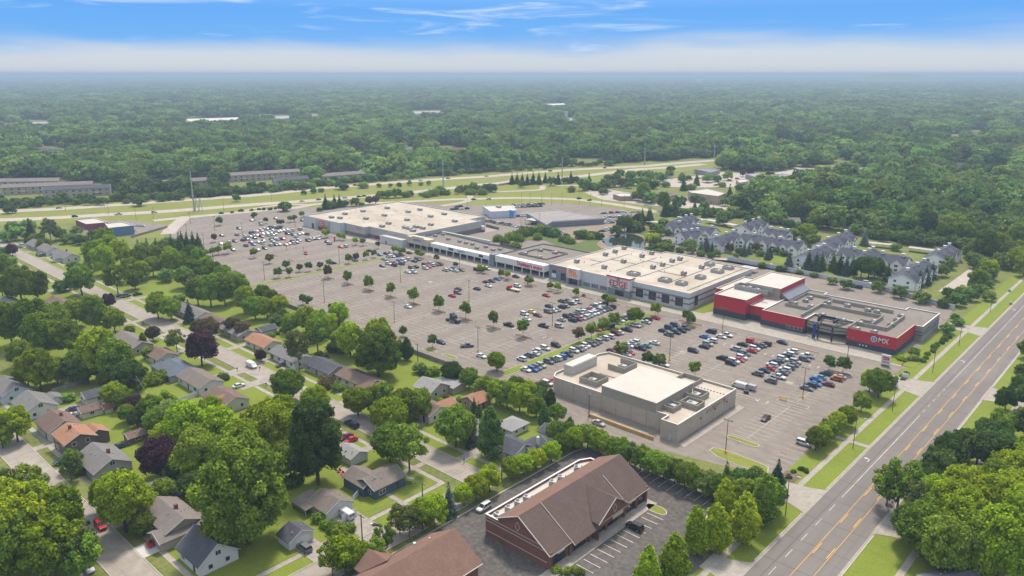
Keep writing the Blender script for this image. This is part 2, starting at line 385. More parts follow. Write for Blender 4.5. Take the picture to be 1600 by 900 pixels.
TREE_WORDS = {'broad': 'round', 'tall': 'tall', 'giant': 'huge', 'open': 'airy', 'young': 'small', 'vase': 'thin', 'oval': 'narrow', 'spruce': 'pointed', 'bush': 'low'}
TONE_WORDS = {'green': 'green', 'bright': 'yellow-green', 'dark': 'dark-green', 'olive': 'olive', 'purple': 'purple', 'rust': 'rust-brown', 'spruce': 'evergreen', 'blue': 'blue-grey', 'forest': 'green'}
MARKS = []                 # (phrase, x, y) landmarks that labels may name
def near_mark(x, y):
    p = PX(x, y); best = None
    for ph, mx, my in MARKS:
        d = hypot(mx - x, my - y)
        if best is None or d < best[0]: best = (d, ph, mx, my)
    if best is None: return ''
    q = PX(best[2], best[3]); dx = p[0] - q[0]; dy = p[1] - q[1]
    if abs(dx) > 1.6 * abs(dy): rel = 'right of' if dx > 0 else 'left of'
    else: rel = 'behind' if dy < 0 else 'in front of'
    return ' ' + rel + ' ' + best[1]
TREE_QUEUE = []; REST = []
def tree(px, py, kind, tone='green', s=1.0, group=None, where=None, world=False, sz=None, cat='tree'):
    """px, py: where the trunk meets the ground"""
    x, y = (px, py) if world else W(px, py)
    fam = kind.rstrip('0123456789'); sz = sz or s
    if fam in ('broad', 'tall', 'open'): s *= 1.02; sz *= 1.12
    if fam == 'oval': s *= 1.05; sz *= 1.2
    TREE_QUEUE.append((x, y, kind, tone, s, group, where, sz or s, cat))
def plant_trees():
    rs = random.Random(5)
    big = [t for t in TREE_QUEUE if t[2].rstrip('0123456789') in ('broad', 'tall', 'open', 'oval', 'giant')]
    big.sort(key=lambda t: -t[4] * (9 if t[2][0] == 'g' else 1.25 if t[2][0] == 't' else 1) / hypot(t[0], t[1]))
    drop = set(id(t) for t in big[298:] if t[3] not in ('purple', 'rust'))
    for t in TREE_QUEUE:
        if id(t) in drop: REST.append((t[0], t[1], t[4] * (1.1 if t[2][0] == 't' else .95), t[3]))
    for (x, y, kind, tone, s, group, where, sz, cat) in [t for t in TREE_QUEUE if id(t) not in drop]:
        fam = kind.rstrip('0123456789')
        if kind == fam:
            n = len([k for k in TREES if k.startswith(fam)]); kind = fam + str(rs.randrange(n))
        crown, trunk = TREES[kind]
        name = {'spruce': 'spruce_tree', 'bush': 'shrub', 'young': 'young_tree', 'vase': 'young_tree'}.get(fam, 'broadleaf_tree')
        noun = 'shrub' if fam == 'bush' else ('spruce' if fam == 'spruce' else 'tree')
        desc = TREE_WORDS[fam] + ' ' + (TONE_WORDS[tone] if fam != 'spruce' else {'blue': 'blue-grey', 'green': 'green'}.get(tone, 'dark-green')) + ' ' + noun
        o = thing(name, desc + (' ' + where if where else near_mark(x, y)), 'shrub' if fam == 'bush' else 'tree', x, y, 0, rs.uniform(0, 6.28), group)
        k = 1 + rs.uniform(-.06, .06)
        o.scale = (s * k, s / k, sz)
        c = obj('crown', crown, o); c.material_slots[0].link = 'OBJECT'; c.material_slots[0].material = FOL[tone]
        obj('trunk', trunk, o)
# ------------------------------------------------------------------ ground, roads, pavements
M_GRASS = ground_mat('grass', [(.105, .135, .026), (.150, .175, .036), (.078, .110, .026), (.180, .175, .065)], [.018, .09, .6])
M_LAWN = ground_mat('lawn', [(.140, .190, .018), (.185, .230, .024), (.205, .210, .045), (.105, .150, .018)], [.08, .5, 2.5])
M_VERGE = ground_mat('mown verge', [(.175, .190, .035), (.215, .215, .055), (.135, .155, .030)], [.03, (.25, (1, 3, 1))])
M_MEADOW = ground_mat('rough meadow', [(.080, .125, .025), (.120, .155, .035), (.150, .145, .065), (.052, .090, .024)], [.05, .22, .9])
M_ASPH = ground_mat('old asphalt', [(.212, .179, .153), (.245, .209, .180), (.180, .151, .130), (.265, .230, .200)], [.012, (.06, (1, .25, 1)), (.5, (.3, 1, 1))], cracks=(.055, .012, .30))
M_ASPH2 = ground_mat('dark asphalt', [(.088, .079, .075), (.118, .106, .098), (.070, .064, .062), (.150, .136, .125)], [.045, .16, .8], cracks=(.09, .012, .2))
M_ROAD = ground_mat('avenue asphalt', [(.195, .172, .160), (.222, .198, .184), (.175, .155, .146)], [.02, (.35, (1, .06, 1))], joints=(30.0, 12.0, .16, .28))
M_CONC = ground_mat('street concrete', [(.335, .292, .254), (.390, .347, .304), (.289, .250, .218)], [.03, .35], joints=(4.6, 4.6, .08, .16))
M_WALK = ground_mat('walk concrete', [(.367, .328, .285), (.421, .382, .335), (.312, .277, .242)], [.06, .5], joints=(1.6, 1.6, .06, .18))
M_DRIVE = ground_mat('drive concrete', [(.343, .300, .261), (.406, .367, .324), (.273, .242, .215)], [.07, .5], joints=(3.2, 3.2, .07, .2))
M_DRIVE2 = ground_mat('new concrete', [(.527, .510, .484), (.578, .561, .535)], [.3], joints=(3.2, 3.2, .07, .15))
M_HWY = ground_mat('freeway concrete', [(.430, .375, .325), (.475, .420, .365), (.375, .325, .285)], [.02, .2])
M_KERB = mat('kerb concrete', (.52, .46, .40), .9, var=.12, vscale=.6)
M_MULCH = ground_mat('mulch', [(.17, .11, .085), (.24, .16, .12), (.12, .085, .065)], [.5, 3.0])
M_DIRT = ground_mat('bare dirt', [(.281, .212, .162), (.357, .281, .221), (.204, .153, .111)], [.1, .7])
M_WHITE_P = ground_mat('worn white paint', [(.70, .66, .60), (.42, .37, .33)], [.30])
M_YEL_P = ground_mat('worn yellow paint', [(.72, .40, .07), (.60, .36, .12)], [.20])
M_LOTLINE = ground_mat('faded lot paint', [(.500, .440, .380), (.400, .345, .295), (.46, .40, .34)], [.05, .5])
M_TAR = mat('crack sealant', (.10, .085, .08), .7, var=.1)

def area2(P): return sum(P[i][0] * P[(i + 1) % len(P)][1] - P[(i + 1) % len(P)][0] * P[i][1] for i in range(len(P)))
def ccw(P): return P if area2(P) > 0 else P[::-1]
def sheet(name, P, m, z, px=True, kind='structure', mb=None):
    Q = [W(*p) for p in P] if px else P
    Q = ccw(Q); b = mb or MB(); b.quad([(x, y, z) for x, y in Q])
    return None if mb else b.build(name, m, kind=kind)
def smooth(P, n=6):
    out = []
    for i in range(len(P)):
        p0, p1, p2, p3 = P[max(0, i - 1)], P[i], P[min(len(P) - 1, i + 1)], P[min(len(P) - 1, i + 2)]
        if i == len(P) - 1: out.append(p1); break
        for k in range(n):
            t = k / n
            out.append(tuple(.5 * ((2 * p1[c]) + (-p0[c] + p2[c]) * t + (2 * p0[c] - 5 * p1[c] + 4 * p2[c] - p3[c]) * t * t + (-p0[c] + 3 * p1[c] - 3 * p2[c] + p3[c]) * t ** 3) for c in (0, 1)))
    return out
def strip(name, P, w, m, z, px=True, kind='structure', mb=None, off=0.0, h=0.0):
    Q = [W(*p) for p in P] if px else P
    b = mb or MB(); L_, R_ = [], []
    for i, q in enumerate(Q):
        a = Q[max(0, i - 1)]; c = Q[min(len(Q) - 1, i + 1)]; d = hypot(c[0] - a[0], c[1] - a[1]) or 1
        nx, ny = -(c[1] - a[1]) / d, (c[0] - a[0]) / d
        L_.append((q[0] + nx * (off + w / 2), q[1] + ny * (off + w / 2))); R_.append((q[0] + nx * (off - w / 2), q[1] + ny * (off - w / 2)))
    for i in range(len(Q) - 1):
        b.quad([(*R_[i], z), (*R_[i + 1], z), (*L_[i + 1], z), (*L_[i], z)])
        if h:
            for S in (R_, L_[::-1]):
                j = i if S is R_ else len(Q) - 2 - i
                b.quad([(*S[j], z - h), (*S[j + 1], z - h), (*S[j + 1], z), (*S[j], z)])
    return None if mb else b.build(name, m, kind=kind)
def island(P, px=True, top=None, name='parking_island', kerb=.22, h=.14, z=.03):
    """a kerbed island: concrete rim, planting surface inside"""
    Q = ccw([W(*p) for p in P] if px else P); n = len(Q); cx = sum(q[0] for q in Q) / n; cy = sum(q[1] for q in Q) / n
    I = []
    for i in range(n):
        a, q, c = Q[i - 1], Q[i], Q[(i + 1) % n]
        d1 = hypot(q[0] - a[0], q[1] - a[1]) or 1; d2 = hypot(c[0] - q[0], c[1] - q[1]) or 1
        nx = -((q[1] - a[1]) / d1 + (c[1] - q[1]) / d2) / 2; ny = ((q[0] - a[0]) / d1 + (c[0] - q[0]) / d2) / 2
        l = max(.5, nx * nx + ny * ny); I.append((q[0] + nx * kerb / l, q[1] + ny * kerb / l))
    b = MB(); b.prism(Q, z, z + h, top=False)
    for i in range(n):
        j = (i + 1) % n; b.quad([(*Q[i], z + h), (*Q[j], z + h), (*I[j], z + h), (*I[i], z + h)])
    o = b.build(name, M_KERB, kind='structure')
    s = MB(); s.quad([(x, y, z + h - .02) for x, y in I]); s.build('planting', top or M_MULCH, o)
    return o
def stadium(x0, x1, y0, y1, n=5):
    """rounded oblong"""
    r = min(x1 - x0, y1 - y0) / 2; P = []
    for cx, cy, a0 in ((x1 - r, y0 + r, -pi / 2), (x1 - r, y1 - r, 0), (x0 + r, y1 - r, pi / 2), (x0 + r, y0 + r, pi)):
        for i in range(n): a = a0 + pi / 2 * i / (n - 1); P.append((cx + r * cos(a), cy + r * sin(a)))
    return P

g = MB(); S_ = 30000.0
g.quad([(-S_, -S_, 0), (S_, -S_, 0), (S_, S_, 0), (-S_, S_, 0)]); g.build('ground', M_GRASS, kind='structure')

MALL = [(262,362),(275,345),(345,331),(440,326),(520,321),(640,316),(760,320),(870,315),(960,324),(1003,335),(1015,348),(1000,365),(1060,385),(1140,404),(1250,425),(1370,450),(1490,482),(1478,503),(1462,520),(1440,545),(1415,574),(1385,592),(1335,650),(1262,712),(1236,747),(1190,737),(1130,728),(1040,706),(960,690),(868,655),(790,603),(700,574),(640,549),(560,521),(450,481),(340,431),(300,401)]
sheet('mall_parking_surface', MALL, M_ASPH, .03)
sheet('meadow_ground', [(770,378),(812,359),(850,360),(893,369),(920,372),(945,371),(985,358),(1020,362),(1045,385),(1030,399),(990,392),(965,395),(905,402),(850,375)], M_MEADOW, .06)
sheet('small_lot_pavement', [(1030,368),(1048,364),(1085,398),(1100,412),(1070,408),(1045,394)], M_ASPH, .09)
sheet('sandy_lot_pavement', [(862,362),(900,357),(990,341),(962,360),(930,370),(902,380),(893,372),(862,369)], M_DIRT, .075)
# pond
pond = [(940,377),(950,371),(968,367),(990,366),(1004,371),(1009,380),(1007,389),(995,393),(965,390),(948,384)]
sheet('pond_bank', [(932,381),(945,370),(968,364),(994,364),(1010,371),(1015,382),(1012,393),(995,397),(960,394),(938,387)], M_DIRT, .09)
m_pond = mat('pond water', (.030, .038, .026), .06, spec=.6, var=.1, vscale=.1, bump=.02, bscale=.6); sheet('pond_water', pond, m_pond, .12)
# the shop front walk
sheet('shopfront_sidewalk', [(-497, 303), (-440, 303), (-400, 307.6), (-205, 307.6), (-78, 307.6), (-78, 323), (-84, 323), (-100, 330), (-122, 322), (-166, 322), (-176, 316.6), (-268, 316.6), (-268, 322), (-306, 322), (-310, 320), (-385, 320), (-425, 320), (-497, 312)], M_WALK, .16, px=False)
kb = MB()
for x0, x1, y in ((-440, -400, 303.6), (-400, -78, 307.5)): kb.box(x0, x1, y - .15, y + .12, .03, .19)
kb.box(-78.1, -77.8, 307.4, 323, .03, .19); kb.build('shopfront_kerb', M_KERB, kind='structure')
# planting along the foot of the gym and the red hall
for (x0, x1, y0, y1) in ((-240, -222, 313.2, 315.0), (-212, -178, 313.0, 315.3), (-165, -149.5, 316.6, 318.8), (-118, -101, 314.6, 316.0)):
    island([(x0, y0), (x1, y0), (x1, y1), (x0, y1)], px=False, top=M_LAWN, name='planting_bed', z=.16, h=.1)
sheet('side_lawn', [(-175.4, 316.8), (-168, 316.8), (-167.2, 380), (-175.2, 380)], M_LAWN, .19, px=False)
# lawns and walks on the avenue side
AV0, AV1 = -62.9, -47.2
av = MB(); sheet('avenue', [(AV0, -120), (AV1, -120), (AV1, 1500), (AV0, 1500)], M_ROAD, .04, px=False)
for nm, x0, x1 in (('gutter', AV0 - .7, AV0), ('gutter', AV1, AV1 + .7)): sheet(nm, [(x0, -120), (x1, -120), (x1, 1500), (x0, 1500)], M_WALK, .05, px=False)
LAWN_L = [(150, 180.6), (194.5, 286), (299.5, 320), (326, 400), (411, 520)]
def ygap(px, py): return W(px, py)[1]
gaps_l = [(140, 183, 191.5), (0, 228, 231), (0, 284.5, 296.5), (0, 362, 372)]
sheet('verge_lawn', [(-71.5, 50), (AV0 - .7, 50), (AV0 - .7, 560), (-76, 560), (-76, 151), (-71.5, 150)], M_LAWN, .05, px=False)
sheet('verge_lawn', [(AV1 + .7, 60), (-28, 60), (-28, 620), (AV1 + .7, 620)], M_LAWN, .05, px=False)
sheet('avenue_sidewalk', [(-70.6, 60), (-69.0, 60), (-69.0, 620), (-70.6, 620)], M_WALK, .10, px=False)
sheet('avenue_sidewalk', [(-37.6, 60), (-36.0, 60), (-36.0, 620), (-37.6, 620)], M_WALK, .10, px=False)
def apron(x0, x1, y0, y1, flare=3.5, side=1, m=None):
    """driveway mouth, wider towards the road at x1"""
    P = [(x0, y0), (x0, y1)] + [(x0 + (x1 - x0) * t, y1 + flare * (t ** 2.6)) for t in (.3, .5, .7, .85, 1)] + [(x0 + (x1 - x0) * t, y0 - flare * (t ** 2.6)) for t in (1, .85, .7, .5, .3)]
    sheet('driveway_apron', P, m or M_WALK, .13, px=False)
apron(-78, AV0 + .1, 183.5, 192.5); apron(-79, AV0 + .1, 284, 296); apron(-79, AV0 + .1, 372, 381); apron(-72, AV0 + .1, 141.8, 149)
sheet('driveway_apron', [(-79, 228.8), (AV0, 228.8), (AV0, 230.8), (-79, 230.8)], M_WALK, .12, px=False)
apron(-30, AV1 - .1, 296, 305); apron(-32, AV1 - .1, 246, 254, m=M_ASPH2); apron(-34, AV1 - .1, 186, 192)
kb = MB()
def kerb_line(x, segs):
    for y0, y1 in segs: kb.box(x - .1, x + .1, y0, y1, .04, .17)
kerb_line(AV0 - .75, ((-60, 137), (153, 180), (196, 280), (300, 368), (385, 560))); kerb_line(AV1 + .75, ((-60, 182), (196, 242), (258, 292), (309, 560)))
kb.build('avenue_kerb', M_KERB, kind='structure')
# painted lines on the avenue
pl = MB(); yl = MB()
def dash(b, x, y0, y1, w=.14, z=.065): b.quad([(x - w / 2, y0, z), (x + w / 2, y0, z), (x + w / 2, y1, z), (x - w / 2, y1, z)])
dash(yl, -55.1, -60, 1300, .13); dash(yl, -51.1, -60, 1300, .13)
y = 60
while y < 900:
    for x in (-54.7, -51.5): dash(yl, x, y, y + 5.5, .2)
    y += 17.5
dash(pl, -58.9, 195, 262, .16); dash(pl, -58.9, 300, 520, .14)
y = 60
while y < 195: dash(pl, -58.9, y, y + 4, .14); y += 9
y = 262
while y < 300: dash(pl, -58.9, y, y + 3, .14); y += 6
def arrow(x, y):
    pl.quad([(x - .12, y - 1.4, .065), (x + .12, y - 1.4, .065), (x + .12, y + .5, .065), (x - .12, y + .5, .065)])
    pl.quad([(x - .12, y + .5, .065), (x - .12, y + .9, .065), (x - .9, y + .9, .065), (x - .9, y + .5, .065)]); pl.quad([(x - .8, y + .1, .065), (x - .8, y + 1.3, .065), (x - 1.7, y + .7, .065)])
for p in ((1363, 721), (1508, 566), (1584, 484)): x, y = W(*p); arrow(-60.7, y)
pl.build('white_road_markings', M_WHITE_P, kind='structure'); yl.build('yellow_road_markings', M_YEL_P, kind='structure')
# tar lines across the avenue
tb = MB(); rs = random.Random(3)
for y in (142, 151, 163, 176, 188, 197, 214, 233, 252, 262, 288, 310, 340):
    x = AV0; yy = y
    while x < AV1 - 1:
        x2 = min(AV1, x + rs.uniform(1.5, 3)); y2 = yy + rs.uniform(-.5, .35); tb.quad([(x, yy - .04, .056), (x2, y2 - .04, .056), (x2, y2 + .04, .056), (x, yy + .04, .056)]); x, yy = x2, y2
tb.build('road_crack_sealant', M_TAR, kind='structure')
# parking stall lines
ll = MB(); zl = .045
def stalls(xc, y0, y1, sides=(1, 1), depth=5.3, spine=True, pitch=2.69, b=None, lw=.085):
    b = b or ll
    if spine: b.quad([(xc - .09, y0, zl), (xc + .09, y0, zl), (xc + .09, y1, zl), (xc - .09, y1, zl)])
    y = y0
    while y <= y1 + .01:
        if sides[0]: b.quad([(xc - depth, y - lw, zl), (xc - .12, y - lw, zl), (xc - .12, y + lw, zl), (xc - depth, y + lw, zl)])
        if sides[1]: b.quad([(xc + .12, y - lw, zl), (xc + depth, y - lw, zl), (xc + depth, y + lw, zl), (xc + .12, y + lw, zl)])
        y += pitch
ROWS_W = [-209.0 - 18.25 * k for k in range(9)]; ROWS_T = [-389.5 - 18.2 * k for k in range(10)]; ROWS_E = [-93.7, -112.0, -130.5, -148.3, -166.3]
for xc in ROWS_W:
    stalls(xc, 200, 230.5); stalls(xc, 237.5, 296)
for k, xc in enumerate(ROWS_T):
    stalls(xc, 200 + max(0, k - 3) * 5, 240); stalls(xc, 247, 296 - (k > 6) * 8)
stalls(ROWS_E[0], 210, 242.3)
for xc, y0 in zip(ROWS_E, (247.7, 262, 240, 235, 238)):
    stalls(xc, y0, 296)
stalls(-93.7, 203, 238) if False else None
stalls(-186, 204, 296, spine=False, depth=7.2); stalls(-76.6, 196, 222, sides=(1, 0), spine=False)
stalls(-371, 198, 290, spine=False, depth=7.0)
ll.build('painted_stall_lines', M_LOTLINE, kind='structure')
# patches of newer and older surface
pb = MB(); rs = random.Random(21)
for i in range(46):
    x = rs.uniform(-520, -100); y = rs.uniform(200, 300); w = rs.uniform(1.5, 9); h = rs.uniform(.8, 3)
    pb.quad([(x, y, .036), (x + w, y, .036), (x + w, y + h, .036), (x, y + h, .036)])
pb.build('asphalt_patches', ground_mat('patch asphalt', [(.160, .138, .122), (.215, .186, .165)], [.3]), kind='structure')
for p in ((1233, 598), (1072, 550), (672, 440), (1233, 598)): pass
cb = MB()
for p in ((1233.5, 598), (1067, 550), (673, 440.5), (600, 420)):
    x, y = W(*p); cb.quad([(x - 1.3, y - 1.3, .052), (x + 1.3, y - 1.3, .052), (x + 1.3, y + 1.3, .052), (x - 1.3, y + 1.3, .052)])
cb.build('drain_pads', M_WALK, kind='structure')
tb = MB(); rs = random.Random(31)
for i in range(120):
    x, y = rs.uniform(-540, -86), rs.uniform(196, 304); al = rs.random() < .5; n = rs.randrange(4, 14)
    for k in range(n):
        a, b_ = (rs.uniform(1, 2.6), rs.uniform(-.5, .5)) if al else (rs.uniform(-.5, .5), rs.uniform(1, 2.6)); w = .05; d = hypot(a, b_); nx, ny = -b_ / d * w, a / d * w
        tb.quad([(x - nx, y - ny, .041), (x + a - nx, y + b_ - ny, .041), (x + a + nx, y + b_ + ny, .041), (x + nx, y + ny, .041)]); x += a; y += b_
tb.build('sealed_cracks', M_TAR, kind='structure')
ob = MB()   # oil marks in the stalls
for xc in ROWS_W + ROWS_T[:8] + ROWS_E + [-179.5, -192.5]:
    y = 200 + (0 if xc < -100 else 0)
    while y < 296:
        for sx in (-2.8, 2.8):
            if rs.random() < .42 and abs(y - 234) > 3:
                cx, cy, r1, r2 = xc + sx + rs.uniform(-.8, .8), y + rs.uniform(-.3, .3), rs.uniform(.5, 1.3), rs.uniform(.15, .4)
                ob.quad([(cx + r1 * cos(t * pi / 4), cy + r2 * sin(t * pi / 4) * rs.uniform(.7, 1.2), .0385) for t in range(8)])
        y += 2.69
ob.build('oil_marks', ground_mat('oiled asphalt', [(.150, .125, .107), (.185, .155, .133)], [.4]), kind='structure')
wt = MB()   # darker wheel tracks along the aisles
for k in range(16):
    x = (-199.8 - 18.25 * k) if k < 9 else (-398.6 - 18.2 * (k - 9))
    for o_ in (-2.2, -.6, .9, 2.4): wt.quad([(x + o_ - .25, 197, .0375), (x + o_ + .25, 197, .0375), (x + o_ + .25, 300, .0375), (x + o_ - .25, 300, .0375)])
for y in (303.4, 305.2): wt.quad([(-430, y - .3, .0372), (-80, y - .3, .0372), (-80, y + .3, .0372), (-430, y + .3, .0372)])
wt.build('wheel_tracks', ground_mat('tracked asphalt', [(.200, .168, .144), (.235, .200, .172)], [(.3, (1, .1, 1))]), kind='structure')
aw = MB()
for (x, y, s_) in [(x, y, s_) for x in (-200.5, -218.5, -255, -291, -139, -121, -102.6) for y in (240, 285) for s_ in (1, -1)]:
    x += s_ * 1.6; q = lambda a, b_: (x + a, y + s_ * b_, .05)
    P = [q(-.1, -1.2), q(.1, -1.2), q(.1, .4), q(.45, .4), q(0, 1.3), q(-.45, .4), q(-.1, .4)]
    aw.quad(P if s_ > 0 else P[::-1])
aw.build('painted_arrows', M_WHITE_P, kind='structure')
# islands: small ones round the lot trees, the two long green strips, those at the ends of the rows
for xc in ROWS_W: island(stadium(xc - 5.2, xc + 5.2, 232.2, 235.8), px=False)
for xc in (-389.5, -407.7, -426): island(stadium(xc - 4, xc + 4, 241, 244), px=False)
island([(-373, 194), (-369, 194), (-369, 300), (-373, 300)], px=False, top=M_VERGE, name='green_strip')
island([(-188.2, 196), (-183.8, 196), (-183.8, 208.5), (-188.2, 208.5)], px=False, top=M_LAWN, name='green_strip')
island([(-188.2, 210.5), (-183.8, 210.5), (-183.8, 300), (-188.2, 300)], px=False, top=M_LAWN, name='green_strip')
for (x0, x1, y0, y1, tp) in ((-99.5, -88.3, 243.4, 246.4, M_ASPH), (-99, -88.4, 206, 208.6, M_VERGE), (-98, -88, 283.5, 286.3, M_MULCH), (-119, -106, 299.2, 301.5, M_MULCH), (-137, -124, 298.5, 301, M_MULCH),
                             (-155, -142, 299.0, 301.5, M_MULCH), (-172.5, -159, 298.5, 301.5, M_MULCH), (-203, -191, 300, 302.4, M_MULCH), (-220, -205, 300.2, 302.8, M_MULCH), (-234, -221, 299.2, 301.8, M_MULCH), (-252, -240, 299.2, 301.8, M_MULCH),
                             (-270, -258, 299, 301.5, M_MULCH), (-288, -276, 299, 301.5, M_MULCH), (-306, -294, 299, 301.5, M_MULCH), (-325, -313, 299, 301.5, M_MULCH), (-343, -331, 299, 301.5, M_MULCH), (-361, -349, 299, 301.5, M_MULCH),
                             (-230, -222, 193.5, 196.3, M_VERGE), (-219, -211, 194.5, 197.3, M_VERGE), (-247, -239, 193.5, 196.3, M_VERGE), (-265, -256, 193.5, 196.3, M_VERGE), (-300, -291, 193.5, 196.3, M_VERGE), (-318, -309, 193.5, 196.3, M_VERGE), (-337, -329, 193.5, 196.3, M_VERGE),
                             (-112.5, -104.5, 238, 240.6, M_ASPH)):
    island(stadium(x0, x1, y0, y1), px=False, top=tp)
island([(1108,704),(1114,700),(1124,701),(1140,706),(1175,719),(1201,730),(1200,741),(1190,740),(1150,727),(1120,714)], top=M_VERGE)
island([(-498, 296.5), (-440, 297.5), (-440, 299.8), (-498, 299)], px=False, top=M_MULCH) if False else None
# lawn at the lower end of the mall, garden bed by the driveway
sheet('side_lawn', [(-84.0, 309), (-78, 309), (-73, 309), (-73, 362), (-79.0, 362), (-79.0, 326), (-84, 326)], M_LAWN, .19, px=False)
sheet('garden_bed_soil', [(-76, 193.5), (-71.5, 193.5), (-71.5, 199), (-76, 199)], M_MULCH, .12, px=False)
# residential streets
sheet('street', [(-700, 131.2), (-139.5, 131.2), (-138.7, 130.4), (-138.7, 60), (-130.2, 60), (-130.2, 124), (-130.8, 131), (-132.6, 136), (-136, 138.9), (-141, 139.2), (-700, 139.2)], M_CONC, .03, px=False)
sheet('street', [(-330, 48.2), (-110, 48.2), (-110, 56.0), (-330, 56.0)], M_CONC, .028, px=False)
kb = MB()
for (x0, x1, y) in ((-700, -139.5, 131.1), (-700, -141, 139.3), (-330, -110, 48.1), (-330, -140, 56.1)): kb.box(x0, x1, y - .09, y + .09, .03, .15)
kb.box(-138.85, -138.65, 60, 130.4, .03, .15); kb.box(-130.3, -130.1, 60, 124, .03, .15)
kb.build('street_kerb', M_KERB, kind='structure')
walks = MB()
for (x0, x1, y) in ((-700, -132, 143.8), (-700, -143.5, 127.0), (-330, -130, 60.2), (-330, -130, 44.2)): walks.quad([(x0, y - .75, .055), (x1, y - .75, .055), (x1, y + .75, .055), (x0, y + .75, .055)])
walks.quad([(-144.4, 62, .055), (-142.9, 62, .055), (-142.9, 127.6, .058), (-144.4, 127.6, .058)])
walks.build('street_sidewalks', M_WALK, kind='structure')
lawns = MB()
for (x0, x1, y0, y1) in ((-560, -138, 144.6, 190), (-560, -141.5, 139.5, 143), (-560, -145, 75, 126.2), (-142.8, -139, 60, 126), (-330, -145, 61, 75), (-330, -110, 20, 43.4)):
    lawns.quad([(x0, y0, .02), (x1, y0, .02), (x1, y1, .02), (x0, y1, .02)])
lawns.build('front_lawns', M_LAWN, kind='structure')
drv = MB(); drv2 = MB()
def drive(p, q, w=3.2, b=None):
    P = W(*p) if isinstance(p, tuple) else p; Q = W(*q); strip('', [P, Q], w, None, .075, px=False, mb=b or drv)
def drive_y(x, y0, y1, w=3.2, b=None): (b or drv).quad([(x - w / 2, y0, .075), (x + w / 2, y0, .075), (x + w / 2, y1, .075), (x - w / 2, y1, .075)])
def drive_x(y, x0, x1, w=3.2, b=None): (b or drv).quad([(x0, y - w / 2, .078), (x1, y - w / 2, .078), (x1, y + w / 2, .078), (x0, y + w / 2, .078)])
# off street one, far side
for p, y1, w in (((712, 722), 160, 3.4), ((640, 668), 156, 4), ((545, 628), 153, 5.5), ((448, 580), 154, 4.5), ((408, 566), 158, 4), ((360, 545), 156, 3.5), ((322, 522), 154, 3.5), ((282, 503), 154, 3.5), ((245, 482), 154, 3.5), ((212, 467), 152, 3.5), ((100, 398), 152, 3), ((84, 388), 152, 3)):
    drive_y(W(*p)[0], 138.9, y1, w)
for p, y0, w in (((366, 582), 118, 6), ((395, 600), 122, 5), ((300, 545), 116, 3.5), ((262, 522), 116, 3.5), ((215, 502), 116, 3.5), ((160, 475), 116, 4), ((90, 452), 116, 4), ((600, 690), 118, 3.2), ((660, 725), 120, 2.0)):
    drive_y(W(*p)[0], y0, 131.4, w)
# off street two
for p, x0, w in (((565, 822), -154, 6.5), ((494, 862), -150, 5.5), ((615, 778), -155, 1.5)):
    drive_x(W(*p)[1], x0, -138.5, w)
# off street three
for p, y1, w in (((215, 865), 68, 6.0), ((165, 825), 66, 4.5), ((92, 738), 72, 4.2), ((60, 700), 74, 3.2), ((28, 660), 80, 3.2)):
    drive_y(W(*p)[0], 55.8, y1, w, drv2 if p == (215, 865) else None)
drive((60, 682), (118, 650), 3.2); drive((118, 650), (128, 640), 5)
drv.build('driveways', M_DRIVE, kind='structure'); drv2.build('new_driveway', M_DRIVE2, kind='structure')
# lot round the brown roofed shops
sheet('shop_lot_surface', [(-127.9, 50), (-127.9, 166.5), (-126.2, 172.3), (-121, 171.2), (-82.2, 171.6), (-81.6, 164), (-78.4, 151), (-71.8, 145), (-71.8, 50)], M_ASPH2, .03, px=False)
kb = MB()
KP = [(-128.0, 50), (-128.0, 166.5), (-126.3, 172.4), (-121, 171.3), (-82.1, 171.7), (-81.5, 164), (-78.3, 151), (-71.7, 149.6)]
for a, b_ in zip(KP, KP[1:]): strip('', [a, b_], .3, None, .17, px=False, mb=kb, h=.14)
kb.build('shop_lot_kerb', M_KERB, kind='structure')
sheet('shop_walk', [(-97.0, 112), (-93.8, 112), (-93.8, 158.6), (-97.0, 158.6)], M_WALK, .15, px=False)
sl = MB(); zl = .05
stalls(-88.4, 118, 154, sides=(1, 0), spine=False, b=sl, depth=5.0)
for x in [-84.5 - 2.75 * i for i in range(9)]: sl.quad([(x - .06, 166, zl), (x + .06, 166, zl), (x + .06, 171.2, zl), (x - .06, 171.2, zl)])
sl.build('painted_shop_stall_lines', M_WHITE_P, kind='structure')
island([(1008,790),(1012,786.5),(1022,788),(1036,794),(1042,799),(1042,804),(1036,806),(1026,803),(1012,797)], top=M_VERGE)
# lane behind the activity hall
sheet('hall_kerb_walk', [(-107.2, 191.8), (-104.8, 191.2), (-104.8, 231), (-107.2, 231)], M_WALK, .12, px=False)
sheet('ramp_surface', [(-140, 189.5), (-118, 189.5), (-118, 192.2), (-140, 192.2)], M_WALK, .09, px=False)
